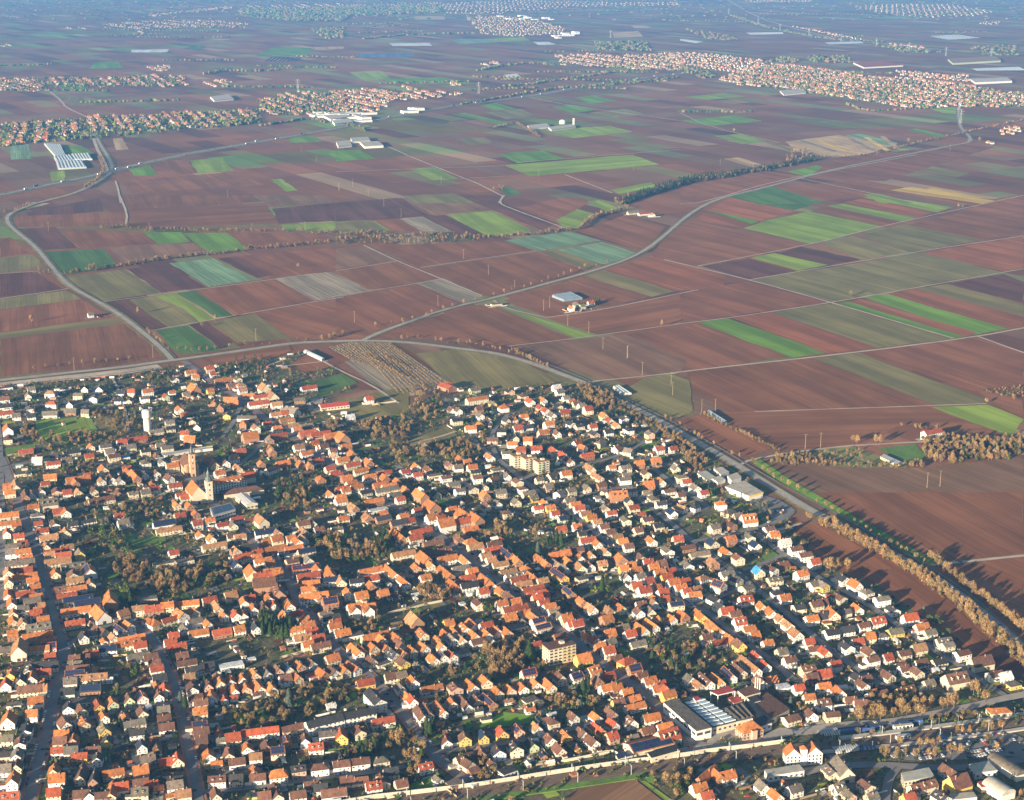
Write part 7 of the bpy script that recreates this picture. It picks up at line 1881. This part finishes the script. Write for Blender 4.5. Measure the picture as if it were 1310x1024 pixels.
far_town('f1', '560,58 870,25 900,32 700,48 580,66', 60)
far_town('f1', '900,25 1309,14 1309,28 930,32', 90)
far_town('f2', '495,70 620,62 760,78 880,110 860,130 700,140 560,135', 330)
big_sheds('f2', '620,65 800,62 830,80 650,78', 9); big_sheds('f2', '810,130 930,125 950,140 830,148', 8)
far_town('f2', '400,15 700,0 1040,12 1309,10 1309,22 900,28 700,45 600,55 420,52', 330, 1.3)
far_town('f2', '0,20 400,10 400,22 0,30', 60)
far_town('f2', '835,212 980,206 1150,212 1320,200 1320,270 1150,268 1000,255 860,248', 300)
far_town('f2', '555,240 620,236 620,250 560,252', 12); far_town('f2', '260,332 310,330 310,342 262,344', 8); far_town('f2', '440,318 475,316 480,328 440,328', 6)
far_town('f3', '-10,200 150,210 320,232 330,255 200,275 90,262 0,255', 210)
far_town('f3', '140,305 230,270 340,245 500,255 700,290 880,300 1080,320 1200,350 1309,355 1309,410 1100,408 850,412 700,385 600,372 480,350 350,335 230,325', 900)
far_town('f3', '820,265 960,280 1100,290 1105,312 900,300 840,290', 70)
far_town('f3', '640,25 830,18 1040,18 1200,45 1120,62 960,70 820,58', 300)
far_town('f3', '400,95 640,140 720,158 600,140', 40); far_town('f3', '795,165 930,180 930,190 800,178', 26); far_town('f3', '250,0 500,0 500,8 260,10', 60)
far_town('f3', '1145,85 1215,85 1215,95 1145,95', 10); far_town('f3', '1215,490 1290,485 1309,512 1230,515', 12); far_town('f3', '1150,545 1190,545 1190,555 1150,555', 2)
tag(MASS.build('more_houses'), kind='stuff')
# far woods and hedges: rough clumps
def clumps(name, spots_, m_):
    base = MB()
    import_v = []
    b = MB()
    for x, y, r, h in spots_:
        n = 6
        a0 = rnd.uniform(0, 6.28)
        ring = lambda k, z: [(x + math.cos(a0 + 6.283 * i / n) * r * k * rnd.uniform(.75, 1.2), y + math.sin(a0 + 6.283 * i / n) * r * k * rnd.uniform(.75, 1.2), z * rnd.uniform(.85, 1.15)) for i in range(n)]
        V = ring(.8, 0) + ring(1.0, h * .45) + ring(.6, h * .85) + [(x, y, h)]
        Fq = [(j * n + i, j * n + (i + 1) % n, (j + 1) * n + (i + 1) % n, (j + 1) * n + i) for j in range(2) for i in range(n)] + [(2 * n + i, 2 * n + (i + 1) % n, 3 * n) for i in range(n)]
        b.faces(V, Fq, rnd.choice(m_), tone(.25))
    tag(b.build(name), kind='stuff')
sp_ = []
def cl(c, s, n, r=(5, 9), h=(7, 13)):
    P = pts(c, s)
    for _ in range(n):
        p = rand_in(P); sp_.append((p[0], p[1], rnd.uniform(*r), rnd.uniform(*h)))
def cll(c, s, step, w=6, r=(4, 7), h=(5, 11)):
    for x, y, a in walk(smooth(pts(c, s), 1), step, w): sp_.append((x, y, rnd.uniform(*r), rnd.uniform(*h)))
cl('f2', '0,28 400,22 400,50 60,62 0,90', 900, (9, 18), (10, 18))
cl('f1', '900,35 1309,30 1309,82 1100,80 920,60', 800, (9, 18), (10, 18))
cl('f1', '1180,112 1309,105 1309,150 1240,150', 160, (8, 14), (8, 15))
cll('f2', '100,150 260,135 420,130 530,128', 12, 20, (6, 12), (7, 14))
cll('f2', '540,270 640,250 760,240 830,250', 10, 14, (5, 10), (6, 13))
cll('f2', '480,400 600,380 780,345 940,330 1100,322 1309,295', 11, 10)
cll('f2', '640,330 760,320 850,305 940,295 1060,275 1180,265 1309,270', 10, 12)
cl('f2', '980,160 1180,160 1200,195 1000,190', 200, (7, 12), (7, 13))
cll('f2', '0,470 100,490 110,500', 9, 8)
cll('f1', '1000,480 1200,450 1240,470', 10, 8)
cl('f1', '850,460 960,450 960,470 870,485', 60)
cll('f1', '780,285 860,270 960,275 1060,268 1110,265', 22, 6, (6, 9), (9, 15))
cll('f1', '140,320 300,322 480,322', 16, 10)
cl('f3', '0,250 90,265 140,295 90,300 0,270', 120)
cl('f3', '480,215 640,215 650,240 500,240', 90, (6, 10), (7, 13))
cl('f3', '320,240 380,220 440,225 480,240', 60)
cll('f3', '640,400 700,425 830,420 960,412', 14, 6)
cll('f3', '200,60 330,105 450,130 600,155 780,160', 14, 20, (6, 12), (6, 12))
cl('f3', '20,110 220,140 230,160 90,150', 80, (7, 12), (7, 12))
cl('f3', '700,160 900,190 1000,200 860,205', 90, (6, 11), (6, 12))
cl('f3', '1100,180 1280,175 1290,215 1120,210', 90, (6, 11), (6, 12))
for _ in range(34):                      # hedgerows across the far plain
    x, y = rnd.uniform(-20, 1330), rnd.uniform(18, 150)
    dx = rnd.uniform(40, 160)
    cll('full', '%f,%f %f,%f' % (x, y, x + dx, y + rnd.uniform(-4, 4)), 15 + (150 - y) * .1, 8, (6, 12), (5, 11))
cl('full', '-40,0 1350,0 1350,26 -40,26', 900, (9, 22), (5, 12))
clumps('far_woods', sp_, ['tree_twig_dark', 'tree_twig_dark', 'tree_ever', 'tree_leaf'])
hc = []
for c, s, n in (('f1', '0,300 700,290 700,330 0,345', 480), ('f1', '0,470 1000,415 1000,470 0,560', 950), ('f3', '140,305 340,250 1309,355 1309,410 850,410', 1800), ('f1', '970,385 1309,350 1309,440 1040,440', 420), ('f1', '390,95 950,85 940,112 400,110', 160), ('f2', '495,70 760,70 870,130 560,138', 260), ('f3', '640,25 1200,40 1120,62 820,60', 260), ('f2', '840,212 1309,200 1309,265 860,248', 120), ('f2', '0,350 240,345 120,440 0,470', 110)):
    P = pts(c, s)
    for _ in range(n):
        p = rand_in(P); hc.append((p[0], p[1], rnd.uniform(3, 6.5), rnd.uniform(4, 10)))
clumps('town_trees', hc, ['tree_twig_dark', 'tree_ever', 'tree_leaf'])
# distant rise at the edge of the plain
b = MB()
n = 60
V = []
for i in range(n + 1):
    x = -16000 + 32000 * i / n
    for y, z in ((21000, -5), (24000, 60 + 50 * math.sin(i * .7) + 30 * math.sin(i * 1.9)), (28000, 20)):
        V.append((x, y, z))
b.faces(V, [(3 * i + j, 3 * i + 3 + j, 3 * i + 4 + j, 3 * i + 1 + j) for i in range(n) for j in range(2)], 'tree_ever')
tag(b.build('hills'), kind='structure')

# ------------------------------------------------------------------ the winter haze over the plain
m = bpy.data.materials.new('haze'); m.use_nodes = True
nt = m.node_tree
for nd in list(nt.nodes): nt.nodes.remove(nd)
ou = nt.nodes.new('ShaderNodeOutputMaterial'); pv = nt.nodes.new('ShaderNodeVolumePrincipled')
pv.inputs['Color'].default_value = (*HAZE_COLOR, 1)
pv.inputs['Density'].default_value = HAZE_DENSITY
pv.inputs['Anisotropy'].default_value = 0.0
nt.links.new(pv.outputs[0], ou.inputs['Volume'])
MATS['haze'] = m
b = MB(); b.box(0, 21500, -1, 640, 70000, 51000, 'haze')
tag(b.build('haze'), kind='stuff')

# ------------------------------------------------------------------ labels: what a thing looks like and where to find it
ORD = ['nearest', 'second nearest', 'third nearest', 'fourth nearest', 'fifth nearest', 'sixth nearest', 'seventh nearest', 'eighth nearest', 'ninth nearest', 'tenth nearest', 'eleventh nearest', 'twelfth nearest', 'thirteenth nearest', 'fourteenth nearest', 'fifteenth nearest', 'sixteenth nearest', 'seventeenth nearest', 'eighteenth nearest', 'nineteenth nearest', 'twentieth nearest']
LANDMARKS += [('the upper bypass crossroads', at('full', 220, 461)), ('the bypass road junction', at('full', 470, 436)), ('the hedged green field', at('T0', 450, 530)), ('the station car park', at('P4', 900, 690)), ('the sports field', at('D', 740, 530)), ('the foot of the main street', at('full', 866, 925)),
              ('the two long dark-roofed terraces', at('P1', 900, 500)), ('the tan main barn', at('M1', 360, 235)), ('the bright blue roof', at('M3', 920, 563)), ('the wooded pond gardens', at('M0', 800, 450)), ('the pale far track in fields', at('H', 868, 349)), ('the triple orange-roofed row', at('P2', 205, 115)), ('the bright yellow house', at('M2', 955, 590))]
groups = {}
for t, look, noun in LATER:
    x, y = t.location.x, t.location.y
    li = min(range(len(LANDMARKS)), key=lambda i: math.hypot(LANDMARKS[i][1][0] - x, LANDMARKS[i][1][1] - y))
    groups.setdefault((look, noun, li), []).append((math.hypot(LANDMARKS[li][1][0] - x, LANDMARKS[li][1][1] - y), t))
WORDS1 = ['', 'twenty', 'thirty', 'forty', 'fifty', 'sixty', 'seventy', 'eighty', 'ninety']
ONES = ['', 'first', 'second', 'third', 'fourth', 'fifth', 'sixth', 'seventh', 'eighth', 'ninth']
TENS = ['', '', 'twentieth', 'thirtieth', 'fortieth', 'fiftieth', 'sixtieth', 'seventieth', 'eightieth', 'ninetieth']
def ordinal(i):
    if i < 20: return ORD[i]
    n = i + 1
    return (TENS[n // 10] if n % 10 == 0 else WORDS1[n // 10 - 1] + '-' + ONES[n % 10]) + ' nearest'
for (look, noun, li), L in groups.items():
    L.sort(key=lambda q: q[0])
    for i, (_, t) in enumerate(L):
        t['label'] = '%s, %s%s to %s' % (look, ordinal(i), '', LANDMARKS[li][0])

for t, look, noun in LATER:
    w = t['label'].split()
    if len(w) > 16 and 'tiled' in w: w.remove('tiled')
    if len(w) > 16 and 'small' in w: w.remove('small')
    if len(w) > 16 and 'weathered' in w: w.remove('weathered')
    if len(w) > 16 and 'panelled' in w: w.remove('panelled')
    if len(w) > 16 and 'gabled' in w: w.remove('gabled')
    if len(w) > 16 and 'the' in w[-6:]: w.pop(len(w) - 1 - w[::-1].index('the'))
    t['label'] = ' '.join(w)
